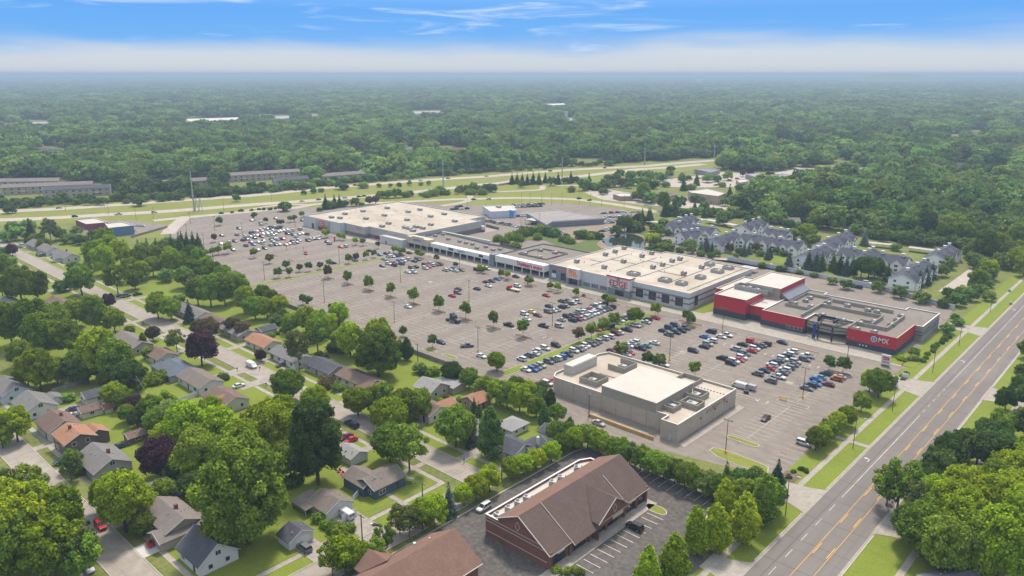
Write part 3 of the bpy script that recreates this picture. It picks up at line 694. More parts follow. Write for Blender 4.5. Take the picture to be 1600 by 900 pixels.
# freeway and its side road
FAR_L = [(-80,336),(0,331),(100,326),(200,319),(300,312),(400,305),(500,294.5),(570,289),(640,283.5),(700,279.5),(760,276),(800,272.5),(900,265),(1000,260),(1060,255),(1140,249),(1205,244)]
NEAR_L = [(-80,349),(0,344),(75,341),(160,336),(250,331),(330,325),(400,319.5),(460,315.5),(520,311),(600,304.5),(650,300),(700,294.5),(760,288),(800,284),(850,279.5),(900,276),(960,269),(1000,264.5),(1040,262),(1100,256.5)]
SIDE = [(240,345),(300,339),(400,330),(460,325),(500,319),(600,317),(700,312),(760,310.5),(800,309.5),(850,310),(900,312),(950,318),(1000,326),(1060,338),(1100,344)]
sheet('freeway_verge', [(-90,354),(-90,332),(0,327),(200,315),(300,308),(400,301),(500,290.5),(640,280),(800,269),(900,261.5),(1000,256.5),(1100,250),(1205,242),(1212,247),(1110,262),(1040,272),(960,283),(905,296),(1005,320),(1010,333),(960,325),(870,316),(760,321),(640,317),(520,322),(440,327),(345,332),(285,342),(262,364),(255,372),(215,372),(150,345),(60,352)], M_VERGE, .04)
strip('freeway', smooth(FAR_L), 14.5, M_HWY, .10); strip('freeway', smooth(NEAR_L), 14.5, M_HWY, .10)
strip('side_road', smooth(SIDE), 9.5, M_HWY, .12)
strip('side_road', [(292,338),(283,345),(268,358),(262,366)], 10, M_HWY, .13)
strip('side_road', smooth([(370,331),(440,320),(490,321)]), 5, M_HWY, .115)
strip('side_road', smooth([(690,322),(725,316),(735,311)]), 7, M_HWY, .135); strip('side_road', smooth([(735,311),(745,302),(840,297),(850,291),(900,290),(960,291),(1010,285),(1060,279),(1130,276)]), 6, M_HWY, .138)
strip('avenue_far', smooth([(1105,347),(1160,330),(1210,315)]), 10, M_HWY, .14) if False else None
sheet('side_lot', [(120,345),(215,345),(262,352),(247,362),(205,368),(130,362)], M_ASPH, .06)
for P in ([(1030,283),(1130,269),(1195,273),(1240,265),(1330,264),(1345,270),(1300,280),(1270,289),(1215,296),(1150,292),(1090,293),(1040,292)], [(1000,302),(1060,306),(1140,318),(1160,326),(1130,334),(1060,325),(1010,318)], [(1240,262),(1300,258),(1360,262),(1350,270),(1250,268)]): sheet('far_plaza_pavement', P, M_HWY, .06)
sheet('green_field', [(1255,262),(1285,258),(1320,259),(1300,263)], M_VERGE, .09)
sheet('far_plaza_pavement', [(905,298),(950,296),(1005,305),(1060,318),(1150,322),(1135,332),(1060,325),(1000,320),(940,312)], M_HWY, .155)
sheet('green_field', [(1060,325),(1135,328),(1125,338),(1062,333)], M_VERGE, .17)
sheet('apartment_lane_pavement', [(1466,455),(1480,445),(1540,402),(1550,410),(1500,462)], M_HWY, .06)
sheet('apartment_lane_pavement', [(1100,404),(1200,412),(1300,437),(1470,470),(1480,478),(1370,450),(1250,426),(1140,404)], M_HWY, .05)
sheet('green_field', [(1180,392),(1255,402),(1245,415),(1190,408)], M_LAWN, .05)
# small roof of bridge where the side ramp passes under the freeway
# ------------------------------------------------------------------ commercial buildings
C_WHITE = mat('white panel', (.55, .55, .56), .6, var=.05, vscale=.2, streak=.12)
C_ROOFW = ground_mat('white roof membrane', [(.520, .465, .395), (.570, .515, .440), (.430, .372, .305), (.490, .435, .365), (.385, .315, .245)], [.02, .09, .6, (.045, (1, 1.6, 1))], rough=.8, joints=(30, 3.0, .10, .13))
C_ROOFP = ground_mat('clean roof membrane', [(.530, .490, .440), (.480, .445, .395)], [.08], rough=.8)
C_ROOFG = ground_mat('gravel roof', [(.225, .195, .168), (.262, .228, .198), (.190, .163, .142)], [.04, .4], rough=.95)
C_COPING = mat('pale coping', (.58, .54, .48), .7, var=.05)
C_DARKCAP = mat('dark coping', (.055, .05, .065), .6, var=.1)
C_TAN = mat('tan blockwork', (.470, .400, .335), .9, var=.08, vscale=.12, streak=.14)
C_TANS = mat('tan stucco', (.330, .300, .250), .9, var=.06, vscale=.3, streak=.08)
C_GREYW = mat('grey wall', (.235, .255, .285), .8, var=.06)
C_GREYB = mat('grey band', (.185, .190, .230), .8, var=.05)
C_GLASS = mat('shop glass', (.030, .036, .045), .12, spec=.6, var=.3, vscale=.4)
C_RED = mat('red metal', (.480, .018, .035), .45, spec=.4, var=.06, vscale=.15)
C_REDD = mat('red trim', (.560, .020, .030), .5, var=.04)
C_NAVY = mat('navy base', (.052, .058, .085), .7, var=.08)
C_STEEL = mat('dark steel', (.030, .036, .050), .5, var=.05)
C_METAL = mat('unit metal', (.430, .420, .410), .5, metal=.3, var=.15, vscale=2)
C_METALD = mat('unit dark metal', (.190, .170, .180), .6, var=.3, vscale=1.5)
C_CREAM = mat('cream stucco', (.54, .47, .36), .85, var=.05)
C_BROWNW = mat('brown base wall', (.235, .190, .170), .9, var=.1)
C_BRICK = mat('red brick', (.235, .105, .080), .9, var=.10, vscale=1.2, streak=.2)
C_STONE = mat('stone band', (.50, .44, .38), .8, var=.06)
C_SHINGLE = ground_mat('brown shingle', [(.122, .086, .074), (.150, .106, .090), (.102, .073, .064)], [.35, (3.0, (1, .4, 1))], rough=.95)  # brown that holds the shaded tone of the brick shops' front slope
C_SHINGLE_RED_SUNLIT = ground_mat('red brown shingle', [(.200, .118, .090), (.240, .148, .115), (.168, .100, .078)], [.4, (3.5, (1, .5, 1))], rough=.95)  # lower building's own colour; painted sunlit tone on the shops' rear slope
C_BLUESIGN = mat('blue sign', (.03, .16, .55), .5, var=0)
C_SIGNRED = mat('sign red', (.62, .012, .030), .5, var=0)
C_SIGNORANGE = mat('sign orange', (.95, .17, .01), .5, var=0)
C_SIGNWHITE = mat('sign white', (.64, .63, .62), .5, var=0)
C_SIGNDARK = mat('sign dark', (.03, .03, .04), .5, var=0)
C_YELLOW = mat('safety yellow', (.72, .42, .03), .6, var=.1)
C_OCHRE = mat('ochre wall paint', (.58, .36, .13), .8, var=.1)

def text(body, x, y, z, size, m, parent, face='S', name='lettering', align='CENTER', shear=0.0, ext=.06, sx=1.0):
    cu = bpy.data.curves.new(name, 'FONT'); cu.body = body; cu.size = size; cu.extrude = ext; cu.align_x = align; cu.align_y = 'CENTER'; cu.shear = shear; cu.resolution_u = 2; cu.offset = size * .012
    cu.materials.append(m); o = bpy.data.objects.new(name, cu); COL.objects.link(o); o.parent = parent
    me = bpy.data.meshes.new_from_object(o); bpy.data.objects.remove(o); o = bpy.data.objects.new(name, me); COL.objects.link(o); o.parent = parent; o['kind'] = 'stuff'
    o.location = (x, y, z); o.rotation_euler = (pi / 2, 0, 0 if face == 'S' else pi / 2); o.scale = (sx, 1, 1); return o
def strokes(par, x0, x1, y, z, h, n, m):
    """a word too small to read: uneven upright strokes"""
    r = random.Random(n); b = MB(); w = (x1 - x0) / n
    for i in range(n):
        hh = h * r.uniform(.62, 1.0); x = x0 + i * w
        b.box(x, x + w * .34, y - .08, y, z, z + hh, bottom=True)
        if i % 3 != 2: b.box(x + w * .34, x + w * .8, y - .08, y, z + hh * .4, z + hh * .65, bottom=True)
    return b.build('sign_lettering', m, par, 'stuff')
def inset(P, d):
    P = ccw(P); n = len(P); out = []
    for i in range(n):
        a, q, c = P[i - 1], P[i], P[(i + 1) % n]
        d1 = hypot(q[0] - a[0], q[1] - a[1]); d2 = hypot(c[0] - q[0], c[1] - q[1])
        n1 = (-(q[1] - a[1]) / d1, (q[0] - a[0]) / d1); n2 = (-(c[1] - q[1]) / d2, (c[0] - q[0]) / d2)
        k = 1 + n1[0] * n2[0] + n1[1] * n2[1]; out.append((q[0] + (n1[0] + n2[0]) * d / max(.3, k), q[1] + (n1[1] + n2[1]) * d / max(.3, k)))
    return out
def flat_block(par, P, h, wall, roof, cop, drop=.7, t=.35, z0=0.0, wname='wall', rname='roof'):
    """walls round a footprint with a parapet, coping on it and a sunk roof sheet"""
    P = ccw(P); I = inset(P, t); w = MB(); w.prism(P, z0, h - .12, top=False)
    J = I[::-1]; w.prism(J, h - drop, h - .12, top=False); w.build(wname, wall, par)
    c = MB(); O = inset(P, -.06); I2 = inset(P, t + .05); n = len(P)
    c.prism(O, h - .12, h, top=False); c.prism(I2[::-1], h - .12, h, top=False)
    for i in range(n): j = (i + 1) % n; c.quad([(*O[i], h), (*O[j], h), (*I2[j], h), (*I2[i], h)])
    c.build('coping', cop, par)
    r = MB(); r.quad([(x, y, h - drop) for x, y in inset(P, t - .02)]); r.build(rname, roof, par)
def rect(x0, x1, y0, y1): return [(x0, y0), (x1, y0), (x1, y1), (x0, y1)]
def window(par, face, a, fixed, z, w, h, frame, glass, nx=1, nz=1, t=.06, proud=.05, name='window', fr=.12):
    """a framed window on a wall facing -y ('S', at y=fixed) or +x ('E', at x=fixed); a is its centre along the wall"""
    f = MB()
    def bx(u0, u1, z0, z1, d0, d1, mb):
        if face == 'S': mb.box(u0, u1, fixed - d1, fixed - d0, z0, z1, bottom=True)
        else: mb.box(fixed + d0, fixed + d1, u0, u1, z0, z1, bottom=True)
    bx(a - w / 2 - fr, a + w / 2 + fr, z - fr, z, 0, proud, f); bx(a - w / 2 - fr, a + w / 2 + fr, z + h, z + h + fr, 0, proud, f)
    bx(a - w / 2 - fr, a - w / 2, z, z + h, 0, proud, f); bx(a + w / 2, a + w / 2 + fr, z, z + h, 0, proud, f)
    for i in range(1, nx): u = a - w / 2 + w * i / nx; bx(u - t / 2, u + t / 2, z, z + h, 0, proud * .9, f)
    for i in range(1, nz): u = z + h * i / nz; bx(a - w / 2, a + w / 2, u - t / 2, u + t / 2, 0, proud * .88, f)
    o = f.build(name, frame, par)
    g = MB(); bx(a - w / 2, a + w / 2, z, z + h, 0, proud * .4, g); g.build('pane', glass, o)
    return o
def unit(x, y, z, w=2.2, d=1.8, h=1.2, rz=0, label='grey rooftop air unit', group=None, hood=True):
    """roof top air handler: a child-bearing thing standing on a roof"""
    o = thing('rooftop_unit', label, 'rooftop unit', x, y, z, rz, group)
    b = MB().box(-w / 2, w / 2, -d / 2, d / 2, .15, h); b.build('casing', C_METAL, o)
    k = MB().box(-w / 2 + .1, w / 2 - .1, -d / 2 + .1, d / 2 - .1, 0, .15); k.build('curb', C_METALD, o)
    if hood:
        f = MB().cyl(-w * .2, 0, h, h + .15, d * .3, n=10); f.build('fan', C_METALD, o)
        g = MB(); g.quad([(w / 2, -d / 2, h), (w / 2 + .5, -d / 2, h * .45), (w / 2 + .5, d / 2, h * .45), (w / 2, d / 2, h)]); g.quad([(w / 2, -d / 2, h * .45), (w / 2 + .5, -d / 2, h * .45), (w / 2, -d / 2, h)]); g.build('hood', C_METALD, o)
    return o
def screen(par, x0, x1, y0, y1, z0, z1, m, t=.25, gap=None, name='roof_screen'):
    b = MB()
    if gap != 'S': b.box(x0, x1, y0, y0 + t, z0, z1)
    if gap != 'N': b.box(x0, x1, y1 - t, y1, z0, z1)
    if gap != 'W': b.box(x0, x0 + t, y0 + t, y1 - t, z0, z1)
    if gap != 'E': b.box(x1 - t, x1, y0 + t, y1 - t, z0, z1)
    return b.build(name, m, par)

# --- the tan activity hall in front
WB = []
_thing = thing
def wthing(*a, **k): o = _thing(*a, **k); WB.append(o); return o
B = wthing('activity_hall', 'tan block-walled activity hall with raised pale roof box and coloured letters', 'building', -135, 212)
MARKS.append(('the tan hall', -135, 196)); MARKS.append(('the tan hall', -108, 215))
flat_block(B, [(-161.5, 197.0), (-160, 196.4), (-114.2, 196.4), (-114.2, 192.4), (-108.2, 192.4), (-108.2, 230.6), (-152, 230.6), (-161.5, 230.6), (-163.2, 226), (-163.2, 200)], 6.2, C_TAN, C_ROOFW, C_COPING, drop=.8)
b = MB().box(-140, -118.5, 196.32, 219, 5.4, 8.8); b.build('upper_wall', C_TANS, B); MB().box(-140.1, -118.4, 196.2, 219.1, 8.8, 9.0).build('upper_coping', C_COPING, B); MB().box(-139.8, -118.7, 196.5, 218.8, 9.0, 9.03).build('upper_roof', C_ROOFP, B)
MB().box(-161.9, -158, 203.2, 218, 5.2, 8.7).build('sign_block', C_ROOFP, B); MB().box(-161.7, -158.4, 203.4, 217.8, 8.7, 8.85).build('sign_block_coping', C_COPING, B)
screen(B, -152.5, -145, 200.2, 207.3, 5.4, 7.4, C_TANS); screen(B, -152.5, -145.2, 217.3, 225.5, 5.4, 7.4, C_TANS, gap='W'); screen(B, -128, -120.5, 221, 229.6, 5.4, 6.9, C_TANS, gap='S')
screen(B, -118.4, -112.4, 213.5, 219.5, 5.4, 7.3, C_TANS, gap='W'); screen(B, -116, -109.8, 206.6, 211.8, 5.4, 7.2, C_TANS); screen(B, -118.4, -114.6, 200.3, 205.4, 5.4, 7.0, C_TANS, gap='W')
for (x, y, w, d, lb) in ((-149, 203.6, 2.6, 1.8, 'dark air unit inside the near tan screen on the hall roof'), (-148.8, 221.5, 3.2, 1.6, 'air unit inside the far tan screen on the hall roof'), (-115.8, 216.8, 2.6, 2.2, 'grey air unit behind the raised roof box of the tan hall'), (-113, 209.4, 3.4, 2.2, 'large grey air unit inside a square tan screen on the hall roof'), (-117, 203.3, 3.0, 1.6, 'low air unit beside the foot of the raised roof box')):
    unit(x, y, 5.4, w, d, 1.3, label=lb)
pb = MB()
for i in range(14): pb.box(-139.5 + i * 1.35, -139.0 + i * 1.35, 221.2, 221.5, 5.4, 5.7)
for i in range(9): pb.box(-119.5 + i * 1.2, -119.1 + i * 1.2, 224.4, 224.7, 5.4, 5.65)
pb.box(-152, -141, 211.3, 211.7, 5.4, 5.6); pb.box(-143.5, -140.4, 213.8, 214.1, 5.4, 5.6); pb.build('roof_blocks', C_BROWNW, B, 'stuff')
cols = [(.30, .12, .40), (.55, .30, .05), (.30, .40, .05), (.03, .35, .25), (.42, .06, .42), (.75, .12, .06), (.10, .40, .06), (.03, .42, .40), (.75, .40, .05), (.50, .10, .45), (.75, .10, .06)]
for i, c in enumerate(cols):
    o = MB().box(-108.17, -108.05, -.32, -.14, -.6, .6, bottom=True).box(-108.17, -108.05, -.14, .3, .35, .6, bottom=True).box(-108.17, -108.05, -.14, .22, -.12, .1, bottom=True).build('sign_letter', mat('letter colour %d' % i, c, .5, var=0), B)
    o.location = (0, 210.6 + i * 1.22, 4.3 + .35 * (i % 2) + (.15 if i > 5 else 0)); o.rotation_euler = ((i % 3 - 1) * .15, 0, 0)
for y in (206.5, 216, 224): MB().box(-108.15, -107.95, y - .25, y + .25, 3.3, 3.7).build('wall_lamp', C_STEEL, B)
MB().box(-111.2, -110.3, 192.3, 192.37, .1, 2.0).build('service_door', mat('pale blue door', (.45, .55, .66), .6, var=.2, vscale=2), B)
jb = MB()
for y in (200, 207.5, 215, 222.5): jb.box(-108.21, -108.17, y - .04, y + .04, 0, 6.0)
for x in (-157, -152, -146, -140, -134, -128, -122, -117): jb.box(x - .04, x + .04, 196.36, 196.4, 0, 5.4)
jb.build('wall_joints', C_BROWNW, B, 'stuff')
o = tag(MB().box(-139.5, -114.6, 189.0, 189.35, .03, 1.15, bottom=True).build('ramp_wall', C_OCHRE), 'long ochre-painted low wall beside the hall loading ramp', 'wall', pos=(-127, 189)); o['kind'] = 'thing'
for i, (x, y) in enumerate(((-139.9, 194), (-139.9, 195.6))): tag(MB().cyl(x, y, 0.03, 1.3, .12, n=8).build('bollard', C_YELLOW), 'yellow steel bollard against the tan hall wall', 'bollard', 'yellow bollards by the ramp', (x, y))

# --- gym with the EDGE sign
B = wthing('gym_building', 'white gym building with grey bands and cream roof beside the red cinema', 'building', -220, 350)
MARKS.append(('the white gym', -220, 316))
flat_block(B, [(-263.6, 316.8), (-176.4, 316.8), (-176.4, 382.6), (-203, 382.6), (-203, 387), (-233, 387), (-233, 382.6), (-263.6, 382.6)], 8.5, C_WHITE, C_ROOFW, C_COPING, drop=.5)
# bands and windows on the near end
for z0, z1 in ((2.55, 3.35), (5.2, 6.1)):
    MB().box(-209, -176.35, 316.72, 316.795, z0, z1, bottom=True).box(-176.395, -176.32, 316.73, 382.6, z0, z1, bottom=True).build('grey_band', C_GREYB, B)
for i in range(4):
    window(B, 'S', -204.6 + i * 7.6, 316.72, 1.3, 4.0, 3.9, C_STEEL, C_GLASS, 2, 3, name='gym_window')
window(B, 'E', 323.6, -176.32, 1.2, 3.0, 4.6, C_STEEL, C_GLASS, 2, 3, name='gym_window')
for i in range(3):
    x = -200.8 + i * 7.6; g_ = MB(); g_.cyl(x, 316.66, 3.3, 4.7, .16, .16, 6); g_.box(x - .7, x + .7, 316.6, 316.7, 3.3, 3.6); g_.build('red_logo', C_REDD, B)
# entrance tower
MB().box(-222.6, -209.2, 314.4, 318, 0, 3.6).build('entrance_base', C_GREYW, B)
MB().box(-222.9, -208.9, 314.0, 318.5, 3.6, 9.6).build('sign_panel', C_SIGNWHITE, B); MB().box(-223.2, -208.6, 313.6, 314.3, 9.55, 10.15, bottom=True).box(-208.9, -208.5, 314.3, 318.6, 9.55, 10.15, bottom=True).build('red_cornice', C_REDD, B)
window(B, 'S', -215.2, 314.4, .1, 5.2, 2.7, C_STEEL, C_GLASS, 4, 1, name='glass_door')
text("EDGE", -215.8, 313.95, 6.3, 4.3, C_SIGNRED, B, sx=1.05, ext=.12); text("FITNESS CLUBS", -215.7, 313.95, 4.25, 1.25, C_SIGNDARK, B)
lg = MB(); lg.cyl(0, 0, 0, .12, .95, n=20); o = lg.build('round_logo', C_GREYB, B); o.location = (-215.9, 313.98, 8.5); o.rotation_euler = (pi / 2, 0, 0)
lg = MB(); lg.box(-.4, .4, -.12, .12, .12, .18); lg.box(-.12, .12, -.5, .5, .12, .19); o2 = lg.build('logo_mark', C_SIGNWHITE, o)
# long middle wall with low windows
for x in (-253.5 + 22, -239, -232): pass
for x in (-243.5, -238.0, -232.5, -227.0): window(B, 'S', x, 316.72, .5, 4.4, 2.1, C_WHITE, mat('frosted panel', (.20, .22, .25), .4, var=.2), 3, 1, name='low_window')
# discount store entrance, left end
MB().box(-263.7, -250, 316.1, 316.79, 0, 8.55).build('blue_grey_facade', mat('blue grey stucco', (.215, .24, .275), .85, var=.06), B)
MB().box(-250.1, -241.6, 314.6, 317, 3.7, 9.2).build('white_sign_panel', C_SIGNWHITE, B)
for x in (-250.1, -242.9): MB().box(x, x + 1.4, 314.8, 317, 0, 3.7).build('entrance_pier', C_GREYW, B)
window(B, 'S', -246, 316.05, .1, 4.6, 3.0, C_STEEL, C_GLASS, 3, 1, name='glass_door')
text("BIG", -246.2, 314.53, 7.6, 3.3, C_SIGNORANGE, B, ext=.1); text("LOTS!", -246.0, 314.53, 5.3, 2.7, C_SIGNORANGE, B, ext=.1)
strokes(B, -257.4, -251.2, 316.03, 6.3, 1.3, 9, mat('sign coral', (.80, .22, .12), .5, var=0))
window(B, 'S', -260.0, 316.1, 4.0, 2.6, 1.6, C_STEEL, C_GLASS, 2, 2); window(B, 'S', -253.6, 316.1, 1.2, 3.2, 3.6, C_STEEL, C_GLASS, 3, 3)
MB().box(-261.6, -258.6, 315.98, 316.08, 1.6, 3.9).build('white_panel', C_SIGNWHITE, B)
for (px, py) in ((901, 410), (946, 399), (961, 394.5), (975, 389), (1018, 397), (1003, 401.5), (974, 410), (944, 419), (1020, 419), (1035, 415), (1050, 409), (1062, 406), (1068, 429), (1096, 419), (892, 410)):
    if px == 892: continue
    x, y = W(px, py, 8.2); unit(x, y, 8.0, 2.4, 2.0, 1.9, label='grey air unit on the cream roof of the white gym', group='air units on the gym roof')
for (px, py, w) in ((990, 428.5, 6), (1039, 438.5, 6), (1065, 443.5, 5), (1094.5, 434, 4.5), (1121, 424.5, 6), (1138, 419, 5), (1109, 413.5, 4.5)):
    x, y = W(px, py, 8.4); screen(B, x - w / 2, x + w / 2, y - 2.2, y + 2.2, 8.0, 9.6, C_METAL, t=.15)
    unit(x, y, 8.0, w * .5, 2.2, 1.5, label='air unit inside a grey screen on the gym roof', group='screened units on the gym roof')

rs = random.Random(8)
for (x0, y0, x1, y1) in ((-246, 331, -246, 368), (-229, 331, -229, 371), (-212, 328, -212, 377), (-195, 330, -195, 372), (-180.5, 322, -180.5, 380), (-246, 350, -229, 350), (-212, 345, -195, 345), (-254, 341, -246, 341), (-229, 361, -212, 361)):
    MB().box(min(x0, x1) - .12, max(x0, x1) + .12, min(y0, y1) - .12, max(y0, y1) + .12, 8.02, 8.22).build('roof_pipe', C_METALD, B)
for i in range(16): x, y = rs.uniform(-260, -180), rs.uniform(320, 378); MB().cyl(x, y, 8.0, 8.7, .22, n=7).build('roof_vent', C_METAL, B)
mb = MB()
for i in range(14):
    x, y = rs.uniform(-258, -184), rs.uniform(322, 378); r_ = rs.uniform(.8, 3.2); mb.quad([(x + r_ * cos(t * pi / 5) * rs.uniform(.7, 1.2), y + r_ * .45 * sin(t * pi / 5) * rs.uniform(.7, 1.2), 8.012) for t in range(10)])
mb.build('roof_stains', mat('roof stain', (.30, .22, .16), .9, var=.3, vscale=.8, col2=(.42, .35, .28)), B, 'stuff')
# --- sports shop
B = wthing('sports_shop', 'sports shop with white sign band and brown flat roof', 'shop', -287, 340)
MARKS.append(('the sports shop', -287, 316))
flat_block(B, [(-306.5, 320.5), (-266.5, 320.5), (-266.5, 361.5), (-306.5, 361.5)], 6.6, C_GREYW, C_ROOFG, C_DARKCAP, drop=.6)
MB().box(-304.8, -266.8, 315.6, 320.4, 3.3, 7.0).build('white_fascia', C_SIGNWHITE, B)
MB().box(-308.8, -305.3, 314.9, 320.4, 0, 7.3).build('blue_grey_pier', MATS['blue grey stucco'], B)
for x in (-303.9, -297, -290.4, -283.6, -277.0, -270.5, -267.6): MB().box(x - .25, x + .25, 315.8, 316.3, .1, 3.3).build('column', C_SIGNWHITE, B)
for i in range(9): window(B, 'S', -302 + i * 4.1, 320.5, .4, 3.6, 2.6, C_STEEL, C_GLASS, 2, 1, name='shop_window')
text("Dunham's", -281.4, 315.5, 5.2, 3.3, C_SIGNRED, B, ext=.12, sx=.86); text("SPORTS", -271.6, 315.5, 4.75, 2.1, C_SIGNRED, B, ext=.12, sx=.9)
screen(B, -299.5, -277.5, 330, 350, 6.0, 6.9, mat('weathered roof box', (.30, .26, .24), .9, var=.2), t=.3)
for (px, py) in ((820, 396.5), (844, 391.5), (867, 395.5), (842, 402.5)):
    x, y = W(px, py, 6.3); unit(x, y, 6.0, 3.0, 2.2, 1.4, label='pale air unit on the brown roof of the sports shop', group='air units on the sports shop roof')

# --- row of small shops
B = wthing('shop_row', 'low row of small shops with brown roof and white sign band', 'shop', -345, 330)
MARKS.append(('the small shop row', -345, 316))
flat_block(B, [(-384, 320.5), (-309.2, 320.5), (-309.2, 342), (-332, 342), (-332, 341), (-384, 346)], 5.6, C_GREYW, C_ROOFG, C_DARKCAP, drop=.9)
MB().box(-362.6, -309.2, 315.8, 320.4, 3.3, 5.9).build('white_fascia', C_SIGNWHITE, B)
MB().box(-384.2, -363.0, 314.6, 320.4, 3.3, 7.6).build('cream_fascia', C_CREAM, B)
MB().box(-378.4, -367.2, 314.3, 314.58, 3.6, 8.6, bottom=True).build('cream_gable', C_CREAM, B)
for i in range(13): MB().box(-384 + i * 6.15, -383.5 + i * 6.15, 315.4, 315.9, .1, 3.3).build('column', C_SIGNWHITE, B)
for i in range(18): window(B, 'S', -382 + i * 4.15, 320.5, .4, 3.5, 2.5, C_STEEL, C_GLASS, 2, 1, name='shop_window')
strokes(B, -377.2, -368.8, 314.2, 5.6, 1.5, 10, C_BLUESIGN); MB().box(-345.3, -341, 315.72, 315.79, 4.0, 5.5, bottom=True).build('green_sign', mat('sign green', (.02, .16, .13), .5, var=0), B)
strokes(B, -336.6, -330.4, 315.7, 4.2, 1.1, 7, C_BLUESIGN); MB().box(-318.5, -315, 315.72, 315.79, 3.9, 5.3, bottom=True).build('dark_sign', C_SIGNDARK, B)
MB().box(-384, -338, 345.2, 346.4, 4.4, 6.2).build('rear_parapet', C_COPING, B)
for (px, py) in ((662, 371), (680, 369), (692, 366.5), (700, 374), (718, 377.5), (728, 380), (738, 382), (759, 386), (781, 390), (770, 391), (745, 388)):
    x, y = W(px, py, 5); unit(x, y, 4.7, 2.2, 1.9, 1.3, label='small air unit on the brown roof of the shop row', group='air units on the shop row roof')

# --- large department store
B = wthing('department_store', 'large white and grey department store with huge cream roof', 'building', -440, 350)
MARKS.append(('the big department store', -470, 309))
C_STOREG = mat('store grey wall', (.44, .42, .41), .8, var=.06); C_STOREB = mat('store brown base', (.205, .165, .160), .9, var=.08)
P_ST = [(-498, 309.6), (-450.6, 309.6), (-450.6, 313.2), (-427.4, 313.2), (-427.4, 317.2), (-385, 317.2), (-385, 385), (-396, 385), (-396, 400), (-498, 400)]
flat_block(B, P_ST, 7.9, C_STOREG, C_ROOFW, C_COPING, drop=.6)
MB().box(-498.2, -450.4, 309.3, 309.58, 0, 8.3).box(-450.6, -450.3, 309.3, 313.1, 0, 8.3).build('white_front', C_WHITE, B)
MB().box(-450.2, -427.3, 312.95, 313.15, 0, 2.6).box(-427.35, -427.1, 313, 317, 0, 2.6).box(-427.1, -385, 316.95, 317.15, 0, 2.6).box(-384.98, -384.8, 317.2, 385, 0, 3.0).build('brown_base', C_STOREB, B)
MB().box(-421, -409, 316.8, 316.94, .2, 2.3).build('maroon_panel', mat('maroon panel', (.22, .012, .035), .6, var=.05), B)
MB().box(-481, -463.5, 309.0, 309.28, .2, 7.8).build('entrance_panel', mat('grey slats', (.36, .35, .36), .7, var=.1), B)
sb = MB()
for z in (5, 5.8, 6.6, 7.4): sb.box(-481, -463.5, 308.8, 308.98, z, z + .18, bottom=True)
sb.build('entrance_slats', C_SIGNWHITE, B)
window(B, 'S', -472, 308.98, .1, 12, 2.5, C_STEEL, C_GLASS, 6, 1, name='glass_door'); window(B, 'S', -485.5, 309.28, .2, 2.6, 3.4, C_STEEL, C_GLASS, 1, 1, name='glass_door')
def disc(r, x, y, z, m, par, name):
    o = MB().cyl(0, 0, 0, .15, r, n=28).build(name, m, par); o.rotation_euler = (pi / 2, 0, 0); o.location = (x, y, z); return o
disc(2.5, -472.8, 308.75, 5.2, C_SIGNRED, B, 'round_logo'); disc(1.6, -472.8, 308.68, 5.2, C_SIGNWHITE, B, 'round_logo_ring'); disc(.9, -472.8, 308.6, 5.2, C_SIGNRED, B, 'round_logo_centre')
MB().box(-475.5, -470, 308.4, 308.75, 2.2, 2.9).build('red_canopy', C_SIGNRED, B)
strokes(B, -437, -431, 312.9, 5.5, 1.1, 8, C_SIGNRED)
for (px, py) in ((539, 334.5), (567, 330.5), (605, 325.5), (571.5, 342), (600.5, 337), (637.5, 331.5), (656, 328), (672.5, 338.5), (636, 344), (607, 349.5), (710.5, 346), (694, 335), (531, 341), (673, 351.5), (518, 340), (597, 354)):
    x, y = W(px, py, 7.6); unit(x, y, 7.3, 3.6, 2.6, 1.5, label='brown-grey air unit on the cream roof of the department store', group='air units on the department store roof')
for (px, py) in ((633, 356), (645, 361), (640, 358), (660, 357), (650, 355)):
    x, y = W(px, py, 7.6); unit(x, y, 7.3, 4.4, 2.2, 1.6, label='large pale air unit near the front corner of the department store roof', group='large units on the department store roof')
rs = random.Random(9)
for i in range(20): x, y = rs.uniform(-490, -390), rs.uniform(322, 380); MB().cyl(x, y, 7.3, 8.0, .22, n=7).build('roof_vent', C_METAL, B)
mb = MB()
for i in range(16):
    x, y = rs.uniform(-485, -392), rs.uniform(320, 382); r_ = rs.uniform(1, 4); mb.quad([(x + r_ * cos(t * pi / 5) * rs.uniform(.7, 1.2), y + r_ * .5 * sin(t * pi / 5) * rs.uniform(.7, 1.2), 7.315) for t in range(10)])
mb.build('roof_stains', MATS['roof stain'], B, 'stuff')
# white annexe between store and shop row
B = wthing('store_annexe', 'plain white flat annexe between department store and shop row', 'building', -392, 312)
flat_block(B, [(-408, 311), (-384.6, 311), (-384.6, 316.7), (-408, 316.7)], 5.2, C_WHITE, C_ROOFP, C_COPING, drop=.4)
MB().box(-402, -401, 310.9, 310.98, .1, 2.4).build('door', C_STEEL, B)
# truck dock walls behind
for (a, b_, lb) in (((760, 354), (779, 359), 'low brown retaining wall of the truck dock behind the department store'), ((745, 359), (757, 362.5), 'short brown dock wall ending in an orange post')):
    p, q = W(*a), W(*b_); o = MB(); strip('', [p, q], .5, None, 1.9, px=False, mb=o, h=1.87); o = o.build('dock_wall', C_STOREB); tag(o, lb, 'wall', pos=p); o['kind'] = 'thing'
sheet('dock_pavement', [(748,359),(758,355),(779,360),(757,364)], M_WALK, .06)
x, y = W(753, 357, 1.8); o = thing('dock_trailer', 'white box trailer parked at the truck dock behind the department store', 'trailer', x, y - 1)
MB().box(-3.4, 3.4, -1.3, 1.3, 1.1, 4.0, bottom=True).build('box', C_SIGNWHITE, o)
for wx in (-2.4, -1.2, 2.6): MB().tube((wx, -1.25, .5), (wx, 1.25, .5), .48, 12).build('wheel', C_STEEL, o)

